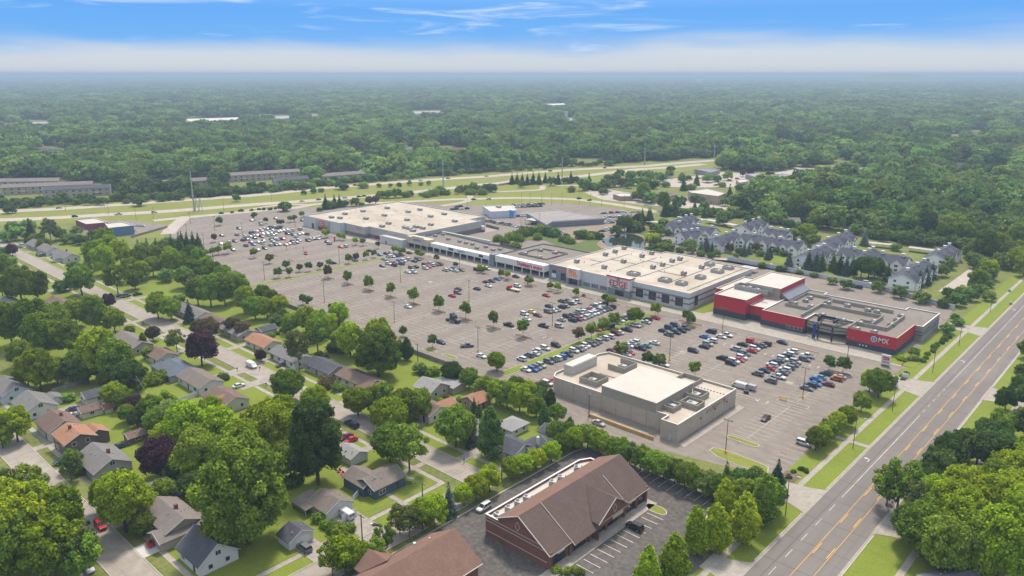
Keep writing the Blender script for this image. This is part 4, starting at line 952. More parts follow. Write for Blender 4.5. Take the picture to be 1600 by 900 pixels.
# --- red cinema hall
B = wthing('cinema', 'red and navy cinema hall with stepped flat roofs and glass entrance', 'cinema', -130, 345)
MARKS.append(('the red cinema', -148, 318)); MARKS.append(('the red cinema', -95, 318))
def two_tone(par, P, h, hb, roof, cop=C_COPING, wall=C_RED, base=C_NAVY, drop=.5):
    P = ccw(P); flat_block(par, P, h, wall, roof, cop, drop=drop, z0=hb - .01)
    MB().prism(inset(P, -.08), 0, hb, top=False).build('base_wall', base, par)
    # horizontal panel joints
    j = MB()
    for k in range(1, 4):
        z = hb + (h - hb) * k / 4
        O = inset(P, -.03); j.prism(O, z, z + .07, top=False)
    j.build('panel_joint', mat('panel joint', (.30, .012, .025), .6, var=0), par)
two_tone(B, [(-165.0, 319.9), (-149.0, 319.9), (-149.0, 338), (-165.0, 338)], 10.0, 3.0, C_ROOFP)
two_tone(B, [(-170.6, 332), (-165.1, 332), (-165.1, 345), (-160.3, 345), (-160.3, 362), (-170.6, 362)], 9.2, 3.0, C_ROOFP)
flat_block(B, [(-160.2, 342), (-142.7, 342), (-142.7, 370.4), (-160.2, 370.4)], 12.0, C_TANS, C_ROOFP, C_COPING, drop=.35)
MB().box(-142.68, -142.5, 342.1, 370.3, 7, 11.85, bottom=True).build('red_wall', C_RED, B)
lr = MB(); lr.quad([(-142.5, 343, 9.6), (-138.6, 343, 7.1), (-138.6, 368, 7.1), (-142.5, 368, 9.6)]); lr.quad([(-142.5, 343, 7), (-138.6, 343, 7.05), (-142.5, 343, 9.6)]); lr.build('lean_to_roof', mat('grey metal roof', (.20, .20, .24), .5, var=.05), B)
two_tone(B, [(-148.9, 324.0), (-141.2, 324.0), (-141.2, 341.9), (-148.9, 341.9)], 6.9, 2.6, C_ROOFP)
P_M = [(-141.1, 320.2), (-121.3, 320.2), (-121.3, 331), (-102.6, 331), (-102.6, 319.0), (-83.6, 319.0), (-83.6, 343.5), (-80.4, 343.5), (-80.4, 369), (-93.6, 369), (-93.6, 364.8), (-130.2, 364.8), (-130.2, 368.5), (-141.1, 368.5)]
flat_block(B, P_M, 7.0, C_TANS, C_ROOFG, C_SIGNWHITE, drop=.5)
bl = MB(); bl.box(-141.1, -93.6, 364.9, 368.6, 6.3, 6.31); 
rb = MB(); rb.box(-141.2, -121.2, 319.9, 320.16, 2.5, 7.02, bottom=True); rb.box(-102.7, -83.4, 318.7, 318.96, 2.5, 7.5, bottom=True).box(-83.58, -83.3, 318.72, 343.4, 2.5, 7.3, bottom=True); rb.build('red_wall', C_RED, B, 'stuff')
nb = MB(); nb.box(-141.3, -121.1, 319.8, 320.15, 0, 2.48); nb.box(-102.8, -83.3, 318.6, 318.95, 0, 2.48).box(-83.55, -83.2, 318.62, 343.4, 0, 2.48); nb.build('base_wall', C_NAVY, B, 'stuff')
jb = MB()
for k in (1, 2, 3):
    z = 2.5 + 1.15 * k; jb.box(-141.2, -121.2, 319.86, 319.9, z, z + .07, bottom=True); jb.box(-102.7, -83.4, 318.66, 318.7, z, z + .07, bottom=True).box(-83.3, -83.26, 318.72, 343.4, z, z + .07, bottom=True)
jb.build('panel_joint', MATS['panel joint'], B, 'stuff')
for z in (2.7, 4.1): MB().box(-83.2, -80.35, 343.3, 343.46, z, z + .4, bottom=True).box(-80.38, -80.25, 343.32, 369, z, z + .4, bottom=True).build('blue_band', mat('slate blue band', (.10, .11, .22), .7, var=.05), B)
lg = disc(1.25, -91.9, 318.68, 5.1, C_SIGNWHITE, B, 'round_logo'); disc(.95, -91.9, 318.6, 5.1, mat('logo blue', (.10, .16, .36), .5, var=0), B, 'round_logo_centre')
text("E", -91.9, 318.5, 5.1, 1.6, C_SIGNWHITE, B); text("MX", -88.2, 318.6, 5.05, 2.9, C_SIGNWHITE, B, ext=.12, sx=.95)
for i in range(4): window(B, 'S', -128.6 + i * 1.9, 319.78, 1.2, 1.3, 1.3, C_SIGNWHITE, C_GLASS, 1, 1, name='poster_case', fr=.08)
for i in range(3): MB().box(-97.4 + i * 1.3, -96.8 + i * 1.3, 318.5, 318.58, 1.2, 1.7).build('wall_light', C_SIGNWHITE, B)
# glass entrance between the red wings, steel portal frame in front of it
for i in range(6): window(B, 'S', -119.2 + i * 2.9, 331.0, .1, 2.5, 2.8, C_SIGNWHITE, C_GLASS, 2, 1, name='glass_door')
for i in range(6): window(B, 'S', -119.2 + i * 2.9, 331.0, 3.4, 2.5, 2.6, C_STEEL, C_GLASS, 1, 1, name='upper_window')
MB().box(-121.2, -102.7, 322.5, 330.9, 5.6, 5.9, bottom=True).build('entrance_roof', C_ROOFG, B)
fr = MB()
for x in (-121.0, -114.5, -108.6, -103.0):
    yy = 318.2 if x in (-114.5, -108.6) else 321.0
    fr.box(x - .3, x + .3, yy - .3, yy + .3, .1, 6.6)
pts = [(-121, 321), (-114.5, 318.2), (-108.6, 318.2), (-103, 321)]
for z in (3.6, 4.9, 6.4):
    for p, q in zip(pts, pts[1:]): fr.tube((*p, z), (*q, z), .22, 4)
for p, q in (((-114.5, 318.2), (-117, 330)), ((-108.6, 318.2), (-106, 330))): fr.tube((*p, 6.4), (*q, 6.4), .25, 4)
fr.build('portal_frame', C_STEEL, B)
gp = MB()
for p, q in zip(pts, pts[1:]): gp.quad([(*p, 3.7), (*q, 3.7), (*q, 4.8), (*p, 4.8)]); gp.quad([(*p, 5.0), (*q, 5.0), (*q, 6.3), (*p, 6.3)])
gp.build('portal_panel', mat('tan infill panel', (.33, .30, .24), .7, var=.1), B)
cl = MB()
cl.box(-117.5, -117.1, 324, 328, 5.9, 8.0).box(-117.1, -110, 327.4, 327.8, 6.9, 8.1).box(-110, -109.6, 322, 327.8, 6.9, 8.1).box(-117.1, -110.0, 324, 324.3, 7.6, 8.0, bottom=True); cl.build('roof_frame', C_STEEL, B)
tag(MB().box(-116.6, -115.4, 317.2, 317.8, .16, 6.8).build('blue_pylon', mat('pylon blue', (.03, .05, .22), .5, var=.05)), 'tall blue banner pylon before the cinema entrance', 'sign', pos=(-116, 317.5))
screen(B, -136.8, -124.5, 334.5, 358.5, 6.5, 7.9, C_TANS); screen(B, -124.3, -119, 331.5, 356, 6.5, 7.7, C_TANS, gap='W') if False else None
for (x0, x1, y0, y1) in ((-124.2, -123.8, 322, 345), (-124, -97, 344.5, 344.9), (-123, -96, 355.5, 355.9), (-97.2, -96.8, 330, 344.9), (-90.5, -90.1, 328, 352), (-102.6, -90.3, 328, 328.4), (-102.8, -102.4, 319, 333), (-102.6, -97, 333, 333.4)):
    MB().box(x0, x1, y0, y1, 6.5, 8.1).build('roof_screen', C_TANS, B)
screen(B, -166.5, -150, 341.5, 344.5, 8, 10.0, C_GREYB, gap='E') if False else None
MB().box(-160.5, -149.2, 338.1, 341.9, 0, 8.9).build('service_block', C_TANS, B)
sc_ = MB()
for i in range(3): pass
screen(B, -163, -146, 335.5, 341.5, 9.4, 11.6, mat('louvre grey', (.36, .35, .33), .8, var=.1), gap='E')
for (px, py, lb) in ((1152, 445, 'first'), (1160, 448, ''), (1171, 448.5, ''), (1183, 452, ''), (1193, 450.5, '')):
    x, y = W(px, py, 10.5); unit(x, y, 9.6, 2.2, 1.8, 1.3, label='air unit behind the grey louvres on the red cinema roof', group='louvred units on the cinema roof')
for (px, py) in ((1258.5, 469.5), (1265, 465), (1241, 473.5), (1266.5, 478.5), (1286.5, 476.5), (1293.5, 472.5), (1324, 477), (1356, 484), (1370, 486.5), (1401, 499), (1407.5, 493), (1364, 501.5), (1392, 507), (1284, 491.5), (1305, 498), (1316, 500), (1343, 504), (1365, 518), (1338, 513.5)):
    x, y = W(px, py, 7.2); unit(x, y, 6.5, 2.3, 1.8, 1.4, label='air unit on the brown flat roof of the cinema', group='air units on the cinema roof')

# --- brown roofed brick shops in front
B = wthing('brick_shop_building', 'brick shop building with long brown shingle roof and white flat roof strip', 'shop', -106, 137)
MARKS.append(('the brown-roofed brick shops', -106, 137))
X0, X1, XR, Y0, Y1, HE, HR = -117.2, -97.0, -106.0, 117.5, 157.8, 4.6, 10.3
XF = -111.9                                        # the west slope stops at the flat strip
w = MB(); w.prism(rect(X0, X1, Y0, Y1), 0, HE, top=False)
zf = HE + (HR - HE) * (XF - X0) / (XR - X0)
for y, s in ((Y0, 1), (Y1, -1)):
    P = [(X1, y, HE), (XR, y, HR - .25), (XF - 1.2, y, HE + 1.9), (XF - 1.2, y, HE)]
    w.quad(P if s > 0 else P[::-1])
w.build('brick_wall', C_BRICK, B)
def slab(mb, pts, t=.22):
    """a sloping slab: four corners of its top, counter-clockwise seen from above"""
    b = len(mb.v); mb.v += [tuple(p) for p in pts] + [(p[0], p[1], p[2] - t) for p in pts]; n = len(pts)
    mb.f.append(tuple(range(b, b + n))); mb.m.append(0); mb.f.append(tuple(range(b + 2 * n - 1, b + n - 1, -1))); mb.m.append(0)
    for i in range(n): j = (i + 1) % n; mb.f.append((b + i, b + n + i, b + n + j, b + j)); mb.m.append(0)
O = .9
def zE(x): return HR - (HR - HE) * (x - XR) / (X1 - XR)
def zW(x): return HR - (HR - HE) * (XR - x) / (XR - X0) * .95
r = MB()
slab(r, [(XR, Y0 - .5, HR), (X1 + O, Y0 - .5, zE(X1 + O)), (X1 + O, 124.9, zE(X1 + O)), (XR, 124.9, HR)])
slab(r, [(XR, 125.1, HR + .12), (X1 + O + 1.0, 125.1, zE(X1 + O + 1.0) + .12), (X1 + O + 1.0, 147.4, zE(X1 + O + 1.0) + .12), (XR, 147.4, HR + .12)])
slab(r, [(XR, 147.5, HR), (X1 + O, 147.5, zE(X1 + O)), (X1 + O, Y1 + .5, zE(X1 + O)), (XR, Y1 + .5, HR)])
r.build('front_roof_slope', C_SHINGLE, B)  # darker tone puts the shade of this side into the colour
r = MB(); slab(r, [(XF - 1.3, Y0 - .5, zW(XF - 1.3)), (XR, Y0 - .5, HR + .02), (XR, Y1 + .5, HR + .02), (XF - 1.3, Y1 + .5, zW(XF - 1.3))]); r.build('rear_roof_slope', C_SHINGLE_RED_SUNLIT, B)  # same roofing as the front; lighter red paints the sun on it
flat_block(B, [(X0 - .04, Y0 - .03), (XF - 1.0, Y0 - .03), (XF - 1.0, Y1 + .03), (-115.5, Y1 + .03), (X0 - .04, 154.5)], 6.0, C_BRICK, C_ROOFP, C_SIGNWHITE, drop=.8, wname='flat_roof_wall', rname='flat_roof')
for i, y in enumerate((119.5, 123.5, 127, 130.2, 140.5, 144.0, 151.0)):
    unit(-114.8, y, 5.2, 1.9, 1.5, 1.1, rz=.1 * i, label='small air unit on the white flat strip behind the brown roof', group='air units on the brick shop roof')
# cross gable over the shop fronts
gy0, gy1, gz = 134.2, 147.0, 9.2
xg = X1 + O + 1.05
for (a, b_) in (((gy0 + gy1) / 2, gy0 - .4), ((gy0 + gy1) / 2, gy1 + .4)):
    xr = XR + (HR - gz) / (HR - HE) * (X1 - XR); r = MB(); p = [(xr, a, gz + .15), (xg + .3, a, gz + .15), (xg + .3, b_, HE + .35), (X1 + .1, b_, HE + .35)]
    if b_ < a: p = p[::-1]
    slab(r, p if area2([(q[0], q[1]) for q in p]) > 0 else p[::-1], .15); r.build('gable_roof', C_SHINGLE, B)
gm = MB(); gm.quad([(xg, gy0, HE), (xg, gy1, HE), (xg, (gy0 + gy1) / 2, gz)]); gm.box(X1, xg, gy0, gy0 + .01, 0, HE); gm.box(X1 + .01, xg - .02, gy0 + .1, gy1 - .1, HE - .9, HE, bottom=True); gm.build('gable_wall', C_BRICK, B)
tr = MB()
for (a, b_) in (((gy0 + gy1) / 2, gy0 - .5), ((gy0 + gy1) / 2, gy1 + .5)): tr.tube((xg + .35, a, gz + .1), (xg + .35, b_, HE + .25), .13, 4)
for y in (gy0,): tr.tube((xg + .05, gy0, HE), (xg + .05, gy1, HE), .09, 4)
c = (gy0 + gy1) / 2
for p, q in (((c - .8, 6.4), (c, 7.6)), ((c, 7.6), (c + .8, 6.4)), ((c + .8, 6.4), (c, 5.2)), ((c, 5.2), (c - .8, 6.4))): tr.tube((xg + .06, p[0], p[1]), (xg + .06, q[0], q[1]), .08, 4)
# end wall: rakes, bands and diamond
for p, q in (((X1 + O, zE(X1 + O) - .1), (XR, HR - .1)), ((XR, HR - .1), (XF - 1.3, zW(XF - 1.3) - .1))): tr.tube((p[0], Y0 - .55, p[1]), (q[0], Y0 - .55, q[1]), .14, 4)
for z in (1.6, 4.4, 5.3): tr.tube((X0 + .1, Y0 - .07, z), (X1 - .4 if z < 5 else X1 - 1.2, Y0 - .04, z), .08, 4)
c = -106.6
for p, q in (((c - .8, 7.0), (c, 8.2)), ((c, 8.2), (c + .8, 7.0)), ((c + .8, 7.0), (c, 5.8)), ((c, 5.8), (c - .8, 7.0))): tr.tube((p[0], Y0 - .05, p[1]), (q[0], Y0 - .05, q[1]), .08, 4)
tr.tube((X1 + O + .03, Y0 - .4, zE(X1 + O) - .12), (X1 + O + .03, 125, zE(X1 + O) - .12), .1, 4); tr.tube((X1 + O + .03, 147.5, zE(X1 + O) - .12), (X1 + O + .03, Y1 + .4, zE(X1 + O) - .12), .1, 4)
tr.tube((XR + .1, 124.95, HR + .1), (X1 + O + 1.0, 124.95, zE(X1 + O + 1.0) + .1), .1, 4); tr.tube((XR + 2.2, 147.45, HR - 1.1), (X1 + O + 1.0, 147.45, zE(X1 + O + 1.0) + .1), .1, 4)
tr.build('stone_trim', C_STONE, B)
for i, y in enumerate((121.2, 129.0, 136.4, 142.2, 150.6, 155.0)):
    xx = X1 + .02; ww = 4.6 if i not in (4, 5) else 3.4
    window(B, 'E', y, xx, .35, ww, 2.9, C_STEEL, C_GLASS, 4, 1, name='shop_window')
for y in (117.9, 125.0, 132.6, 139.4, 147.3, 152.7, 157.4): MB().box(X1 + .0, X1 + .55, y - .35, y + .35, .14, HE - .1).build('brick_pier', C_BRICK, B)
MB().box(xg + .01, xg + .15, 139.8, 144.2, 3.55, 4.4, bottom=True).build('cream_sign', C_CREAM, B); 
MB().box(X1 + .6, X1 + .7, 120, 122.6, 3.1, 3.8, bottom=True).build('white_sign', C_SIGNWHITE, B); MB().box(X1 + .6, X1 + .7, 149.2, 152.0, 3.1, 3.8, bottom=True).build('white_sign', C_SIGNWHITE, B)
# bin enclosure behind the shops
o = thing('bin_enclosure', 'open brown timber bin enclosure behind the brick shops', 'enclosure', -113, 161)
MB().box(-2.2, 2.2, 1.6, 1.8, 0, 2.0).box(-2.2, -2.0, -1.8, 1.6, 0, 2).box(2.0, 2.2, -1.8, 1.6, 0, 2).build('fence_wall', mat('dark timber', (.10, .07, .05), .9, var=.2), o); MB().box(-1.3, 1.3, -.9, .9, .1, 1.4).build('dumpster', C_STEEL, o)
# second brick building at the bottom edge
B = wthing('brown_roofed_building', 'brick building with reddish brown hipped roof and white trimmed pediments at the frame edge', 'building', -113, 92)
MARKS.append(('the lower red-roofed building', -116, 96))
w = MB(); w.prism(rect(-122.2, -106.5, 60, 104.2), 0, 4.4, top=False); w.quad([(-106.5, 104.2, 4.4), (-122.2, 104.2, 4.4), (-114.5, 104.2, 9.0)]); w.build('brick_wall', C_BRICK, B)
r = MB(); slab(r, [(-114.5, 60, 9.2), (-105.7, 60, 4.1), (-105.7, 104.8, 4.1), (-114.5, 104.8, 9.2)]); slab(r, [(-123.0, 60, 4.1), (-114.5, 60, 9.19), (-114.5, 104.8, 9.19), (-123.0, 104.8, 4.1)]); r.build('roof', C_SHINGLE_RED_SUNLIT, B)
r = MB(); slab(r, [(-125.5, 88.5, 6.9), (-119, 88.5, 6.9), (-123, 93, 4.2), (-125.5, 93, 4.2)]); slab(r, [(-125.5, 84, 4.2), (-123, 84, 4.2), (-119, 88.5, 6.91), (-125.5, 88.5, 6.91)]); r.build('dormer_roof', C_SHINGLE_RED_SUNLIT, B)
MB().tube((-105.6, 90, 4.0), (-105.6, 104.8, 4.0), .14, 4).build('gutter', C_STONE, B)
for yc in (92.5,):
    pm = MB(); pm.tube((-101.0, yc - 4, 3.7), (-101.0, yc, 6.4), .28, 4).tube((-101.0, yc, 6.4), (-101.0, yc + 4, 3.7), .28, 4).tube((-105.8, yc, 6.4), (-101.0, yc, 6.4), .25, 4).build('white_pediment', C_SIGNWHITE, B)
    r = MB(); slab(r, [(-107.5, yc, 6.3), (-101.2, yc - .0, 6.3), (-101.2, yc + 3.9, 3.8), (-105.5, yc + 3.9, 3.8)]); slab(r, [(-105.5, yc - 3.9, 3.8), (-101.2, yc - 3.9, 3.8), (-101.2, yc, 6.31), (-107.5, yc, 6.31)]); r.build('porch_roof', C_SHINGLE_RED_SUNLIT, B)
for (x, y) in ((-120.4, 97.5), (-119.2, 101.2)): MB().cyl(x, y, 5, 6.3, .35, n=10).build('roof_vent', C_SIGNWHITE, B)
o = thing('porch_cupola', 'white gabled porch with small dark finial at the bottom edge', 'porch', -92.8, 98.5)
pm = MB(); pm.tube((0, -3, 3.4), (0, 0, 5.6), .28, 4).tube((0, 0, 5.6), (0, 3, 3.4), .28, 4).tube((-4, 0, 5.6), (0, 0, 5.6), .25, 4); pm.build('white_pediment', C_SIGNWHITE, o); MB().cyl(0, 0, 5.7, 6.4, .12, .05, 6).build('finial', C_STEEL, o)
r = MB(); slab(r, [(-4, 0, 5.5), (-.2, 0, 5.5), (-.2, 3, 3.5), (-4, 3, 3.5)]); slab(r, [(-4, -3, 3.5), (-.2, -3, 3.5), (-.2, 0, 5.51), (-4, 0, 5.51)]); r.build('porch_roof', C_SHINGLE_RED_SUNLIT, o)
MB().box(-3.6, -.4, -2.6, 2.6, 0, 3.4).build('porch_wall', C_BRICK, o)
tag(MB().box(-.35, .35, -.35, .35, 0, 1.1).build('red_bin', C_REDD), 'small red bin beside the lower red-roofed building', 'bin').location = (-124.3, 98.5, 0)

# --- car dealership
def px_block(name, label, cat, P, z, h, wall, roof, cop, drop=.5, mark=None, kinds=None):
    Q = ccw([W(*p, z) for p in P]); cx = sum(q[0] for q in Q) / len(Q); cy = sum(q[1] for q in Q) / len(Q)
    B = thing(name, label, 'building', cx, cy); WB.append(B)
    flat_block(B, Q, h, wall, roof, cop, drop=drop, t=.3)
    if mark: MARKS.append((mark, cx, cy))
    return B, Q
C_BLUEP = mat('pale blue panel', (.42, .55, .72), .6, var=.05)
B, Q = px_block('dealer_showroom', 'white car showroom with blue corner and white flat roof', 'building', [(754,321.5),(802,320),(807,328.5),(767,330.5)], 5.5, 5.5, mat('showroom panel', (.55, .58, .66), .6, var=.05), C_ROOFP, C_SIGNWHITE, mark='the white car showroom')
x, y = W(799, 334, 3); MB().box(x - 2.5, x + 2.5, y - .8, y + .2, 1.5, 5.8).build('blue_sign', mat('bright blue sign', (.02, .30, .75), .5, var=0), B)
x, y = W(779, 322.5, 6); unit(x, y, 5.2, 4, 2.5, 1.2, label='air unit on the white showroom roof')
B, Q = px_block('service_garage', 'long grey service garage of the car dealer with ribbed roof', 'building', [(823,332),(872,327.5),(893,331),(944,340),(863,345),(854,350)], 5.0, 5.0, C_GREYB, ground_mat('ribbed roof', [(.25, .225, .215), (.30, .27, .26)], [(.4, (1, .08, 1))], joints=(400, 3.2, .25, -.5)), C_COPING, drop=.3, mark='the grey service garage')
MB().prism(inset(Q, -.1), 3.9, 4.95, top=False).build('white_fascia', C_WHITE, B)
for t in (.28, .42, .58, .86): pass
dA, dB = W(863, 350, 2), W(944, 346, 2)
for t0, t1, c in ((.04, .34, 'grey'), (.66, .98, 'grey'), (.38, .5, 'white'), (.56, .63, 'white')): pass
x, y = W(833, 345, 2.5); o = thing('dealer_canopy', 'flat grey canopy beside the dealer service garage', 'canopy', x, y); MB().box(-5, 5, -4, 4, 3.2, 3.6, bottom=True).build('canopy_roof', C_METAL, o)
for a, b_ in ((-4.6, -3.6), (4.6, -3.6), (4.6, 3.6), (-4.6, 3.6)): MB().cyl(a, b_, 0, 3.2, .15, n=6).build('post', C_METAL, o)
# timber bin store in the meadow
x, y = W(796, 385); o = thing('timber_bin_store', 'grey timber bin store in the meadow behind the shop row', 'enclosure', x, y)
pb = MB()
for i in range(10): MB().box(-4 + i * .82, -4 + i * .82 + .74, -2.6, -2.5, 0, 2.4 + .05 * (i % 2)).build('plank', mat('grey timber', (.20, .17, .13), .9, var=.2), o)
MB().box(4.1, 4.25, -2.5, 2.5, 0, 2.4).box(-4.15, -4, -2.5, 2.5, 0, 2.4).build('side_wall', MATS['grey timber'], o)
# blue and white building near the freeway
B, Q = px_block('blue_store', 'blue and orange walled store with white flat roof near the freeway', 'building', [(164,350),(190,347),(209,353),(170,357)], 6, 6.5, mat('store blue', (.10, .20, .32), .7, var=.08), C_ROOFP, C_SIGNWHITE, mark='the blue store by the freeway')
x, y = W(196, 366); 
B, Q = px_block('low_store', 'low white-roofed store with maroon edge beside the blue store', 'building', [(118,344),(148,341),(169,348),(135,351)], 4, 4.5, mat('maroon store wall', (.25, .05, .09), .7, var=.08), C_ROOFP, C_SIGNWHITE)
# brick and tan blocks by the far road
B, Q = px_block('tan_office', 'small tan office with white flat roof by the far road', 'building', [(958,304),(972,301.5),(990,303),(988,307),(970,307.5)], 4, 4.5, mat('tan brick', (.36, .25, .20), .9, var=.1), C_ROOFP, C_SIGNWHITE, mark='the small tan office')
B, Q = px_block('tan_brick_block', 'large tan brick block with white flat roof beyond the green field', 'building', [(1075,300),(1105,296),(1134,303),(1122,308),(1080,302.5)], 7, 8, mat('tan brick 2', (.42, .32, .25), .9, var=.1), C_ROOFP, C_COPING, mark='the tan brick block')
for nm, lb, P, h, wc, rc in (
    ('dark_roofed_shop', 'shop with low dark roof beside the tan brick block', [(1022,302),(1035,299),(1058,303),(1045,306)], 5, (.35, .22, .18), (.10, .09, .11)),
    ('plaza_store', 'long plaza store with grey roof and teal front by the far lot', [(1298,268),(1325,264),(1358,266),(1352,272),(1318,274)], 6, (.30, .42, .42), (.25, .24, .27)),
    ('plaza_store', 'small red-walled plaza store by the far lot', [(1245,272),(1262,270),(1280,272),(1270,276),(1250,277)], 5, (.35, .16, .13), (.40, .36, .33)),
    ('plaza_store', 'white flat-roofed store among the trees by the plaza', [(1381,268),(1395,266),(1408,269),(1395,273)], 5, (.6, .6, .6), (.6, .6, .58)),
    ('plaza_store', 'dark low store near the far left end of the plaza', [(1085,264),(1105,262),(1125,265),(1110,269)], 5, (.3, .27, .28), (.18, .18, .22)),
    ('plaza_store', 'low grey-roofed store behind the maroon trees', [(1165,272),(1185,270),(1198,273),(1180,276)], 5, (.30, .27, .28), (.28, .26, .29)),
    ('plaza_store', 'slate-roofed pair of shops left of the red-walled store', [(1203,273),(1222,271),(1236,273),(1218,277)], 5, (.34, .30, .28), (.20, .19, .23)),
    ('plaza_store', 'flat tan store by the highway ramp with pale roof', [(1150,281),(1164,280),(1170,283),(1156,285)], 4, (.40, .34, .28), (.50, .46, .42)),
    ('plaza_store', 'small pale kiosk store in the middle of the far plaza', [(1196,286),(1206,285),(1212,288),(1202,289)], 4, (.50, .46, .42), (.58, .56, .54)),
    ('school_building', 'pale long low building deep in the woods', [(640,174),(690,173.2),(700,176),(645,177.5)], 8, (.55, .55, .55), (.34, .33, .31)),
    ('far_store', 'white-roofed store in the woods beyond the freeway', [(428,182),(455,180.5),(461,183.5),(434,186)], 9, (.45, .40, .38), (.34, .33, .32)),
    ('far_store', 'bright flat roof low among distant woods', [(480,180),(502,178.5),(505,181),(485,183)], 9, (.5, .5, .5), (.33, .32, .31)),
    ('far_store', 'long pale warehouse roof on the left among distant woods', [(25,192),(82,189.5),(86,192),(30,195)], 10, (.5, .5, .5), (.33, .315, .295)),
    ('far_store', 'short white roof beside the long warehouse in the woods', [(135,191),(158,189.5),(160,191.5),(138,193.5)], 10, (.5, .5, .5), (.33, .32, .30)),
    ('far_store', 'white roof standing alone left of the far stores', [(187,190),(206,189),(208,191),(189,192.5)], 9, (.5, .5, .5), (.34, .33, .32)),
    ('far_store', 'wide pale roofs in the gap of the woods', [(285,186),(372,183),(378,187),(290,190)], 8, (.5, .48, .45), (.60, .56, .50)),
    ('far_store', 'tiny white hall far out on the wooded plain', [(842,163),(888,161),(890,163),(845,165)], 9, (.5, .5, .5), (.66, .66, .66)),
    ('far_store', 'white hall roof just under the horizon haze', [(1085,128.5),(1100,128),(1101,129.5),(1087,130)], 16, (.55, .55, .55), (.55, .55, .55)),
    ('far_store', 'second white hall roof just under the horizon haze', [(1108,131.5),(1118,131),(1119,132.2),(1109,132.6)], 14, (.55, .55, .55), (.55, .55, .55)),
    ('church', 'small white church with stubby tower in the woods', [(883,186),(900,184),(902,187.5),(885,189.5)], 10, (.66, .63, .58), (.5, .5, .5)),
    ('far_store', 'white roof above the freeway far right of centre', [(1024,155),(1036,154.4),(1037,155.6),(1025,156.2)], 12, (.6, .6, .6), (.75, .75, .75))):
    px_block(nm, lb, 'building', P, h, h, mat('wall ' + lb[:24], wc, .8, var=.08), mat('roof ' + lb[:24], rc, .8, var=.06), C_COPING, drop=.4, mark=(lb.split(' by ')[0] if h < 8 else None) and None)
x, y = W(884.5, 188); CH = [o for o in bpy.data.objects if o.name.startswith('church')][0]; MB().box(x - 3, x + 3, y - 3, y + 3, 0, 22).build('tower', C_WHITE, CH)
# road bridge
p, q = W(778, 288), W(802, 284.5); o = thing('road_bridge', 'concrete freeway bridge with painted dark opening beneath', 'bridge', (p[0] + q[0]) / 2, (p[1] + q[1]) / 2, 0, atan2(q[1] - p[1], q[0] - p[0]))
l = hypot(q[0] - p[0], q[1] - p[1]) / 2 + 6; MB().box(-l, l, -7.2, 7.2, .3, 1.1, bottom=True).build('deck', M_HWY, o); MB().box(-l, l, -7.4, -7.1, 1.1, 2.0).box(-l, l, 7.1, 7.4, 1.1, 2.0).build('parapet', C_COPING, o)
MB().box(-l * .8, l * .8, -7.15, -7.0, -.5, .3).build('shade', C_STEEL, o)  # dark slab standing in for the shade under the deck

for B in WB:
    for c in B.children: c.location = c.location - B.location
# ------------------------------------------------------------------ houses and apartment blocks
def shingle(nm, a, b_): return ground_mat('shingle ' + nm, [a, b_, tuple(c * .82 for c in a)], [.5, (4.0, (1, .5, 1))], rough=.95)
SH = {'slate': shingle('slate', (.085, .088, .105), (.120, .122, .140)), 'grey': shingle('grey', (.190, .180, .175), (.235, .225, .220)), 'brown': shingle('brown', (.175, .120, .100), (.225, .160, .135)),
      'greybrown': shingle('grey brown', (.185, .155, .135), (.235, .200, .175)), 'orange': shingle('orange', (.340, .175, .110), (.400, .225, .150)), 'red': shingle('red', (.200, .090, .072), (.245, .120, .098)),
      'pale': shingle('pale', (.29, .285, .28), (.34, .335, .33)), 'blue': shingle('blue', (.125, .145, .185), (.165, .185, .225)), 'apt': shingle('apartment', (.078, .080, .108), (.105, .108, .138)), 'taupe': shingle('taupe', (.21, .18, .165), (.255, .225, .21))}
WL = {'white': mat('white siding', (.58, .58, .57), .7, var=.04, bump=.0), 'cream': mat('cream siding', (.56, .52, .44), .8, var=.06), 'tan': mat('tan siding', (.38, .33, .28), .8, var=.06), 'grey': mat('grey siding', (.36, .36, .37), .8, var=.06),
      'blue': mat('blue siding', (.065, .105, .165), .8, var=.06), 'paleblue': mat('pale blue siding', (.50, .56, .60), .8, var=.05), 'brown': mat('brown siding', (.145, .115, .095), .85, var=.08), 'brick': C_BRICK, 'pink': mat('pink brick', (.34, .24, .20), .9, var=.1)}
TRIM = mat('white trim', (.60, .59, .57), .6, var=.03); WGL = mat('house glass', (.035, .042, .055), .15, spec=.6, var=.3, vscale=1.5)
DOORD = mat('dark door', (.08, .05, .05), .6, var=.1); GAR = mat('garage door', (.66, .65, .63), .6, var=.03)

def local_win(par, face, a, fixed, z, w, h, nx=1):
    """window on a local wall: face S, E, N or W of the house frame"""
    f = MB(); g = MB()
    def bx(mb, u0, u1, z0, z1, d0, d1):
        if face == 'S': mb.box(u0, u1, -fixed - d1, -fixed - d0, z0, z1, bottom=True)
        elif face == 'N': mb.box(u0, u1, fixed + d0, fixed + d1, z0, z1, bottom=True)
        elif face == 'E': mb.box(fixed + d0, fixed + d1, u0, u1, z0, z1, bottom=True)
        else: mb.box(-fixed - d1, -fixed - d0, u0, u1, z0, z1, bottom=True)
    bx(f, a - w / 2 - .1, a + w / 2 + .1, z - .1, z, .0, .07); bx(f, a - w / 2 - .1, a + w / 2 + .1, z + h, z + h + .1, .0, .07)
    bx(f, a - w / 2 - .1, a - w / 2, z, z + h, .0, .07); bx(f, a + w / 2, a + w / 2 + .1, z, z + h, .0, .07)
    for i in range(1, nx): u = a - w / 2 + w * i / nx; bx(f, u - .04, u + .04, z, z + h, 0, .065)
    o = f.build('window', TRIM, par); bx(g, a - w / 2, a + w / 2, z, z + h, 0, .035); g.build('pane', WGL, o); return o
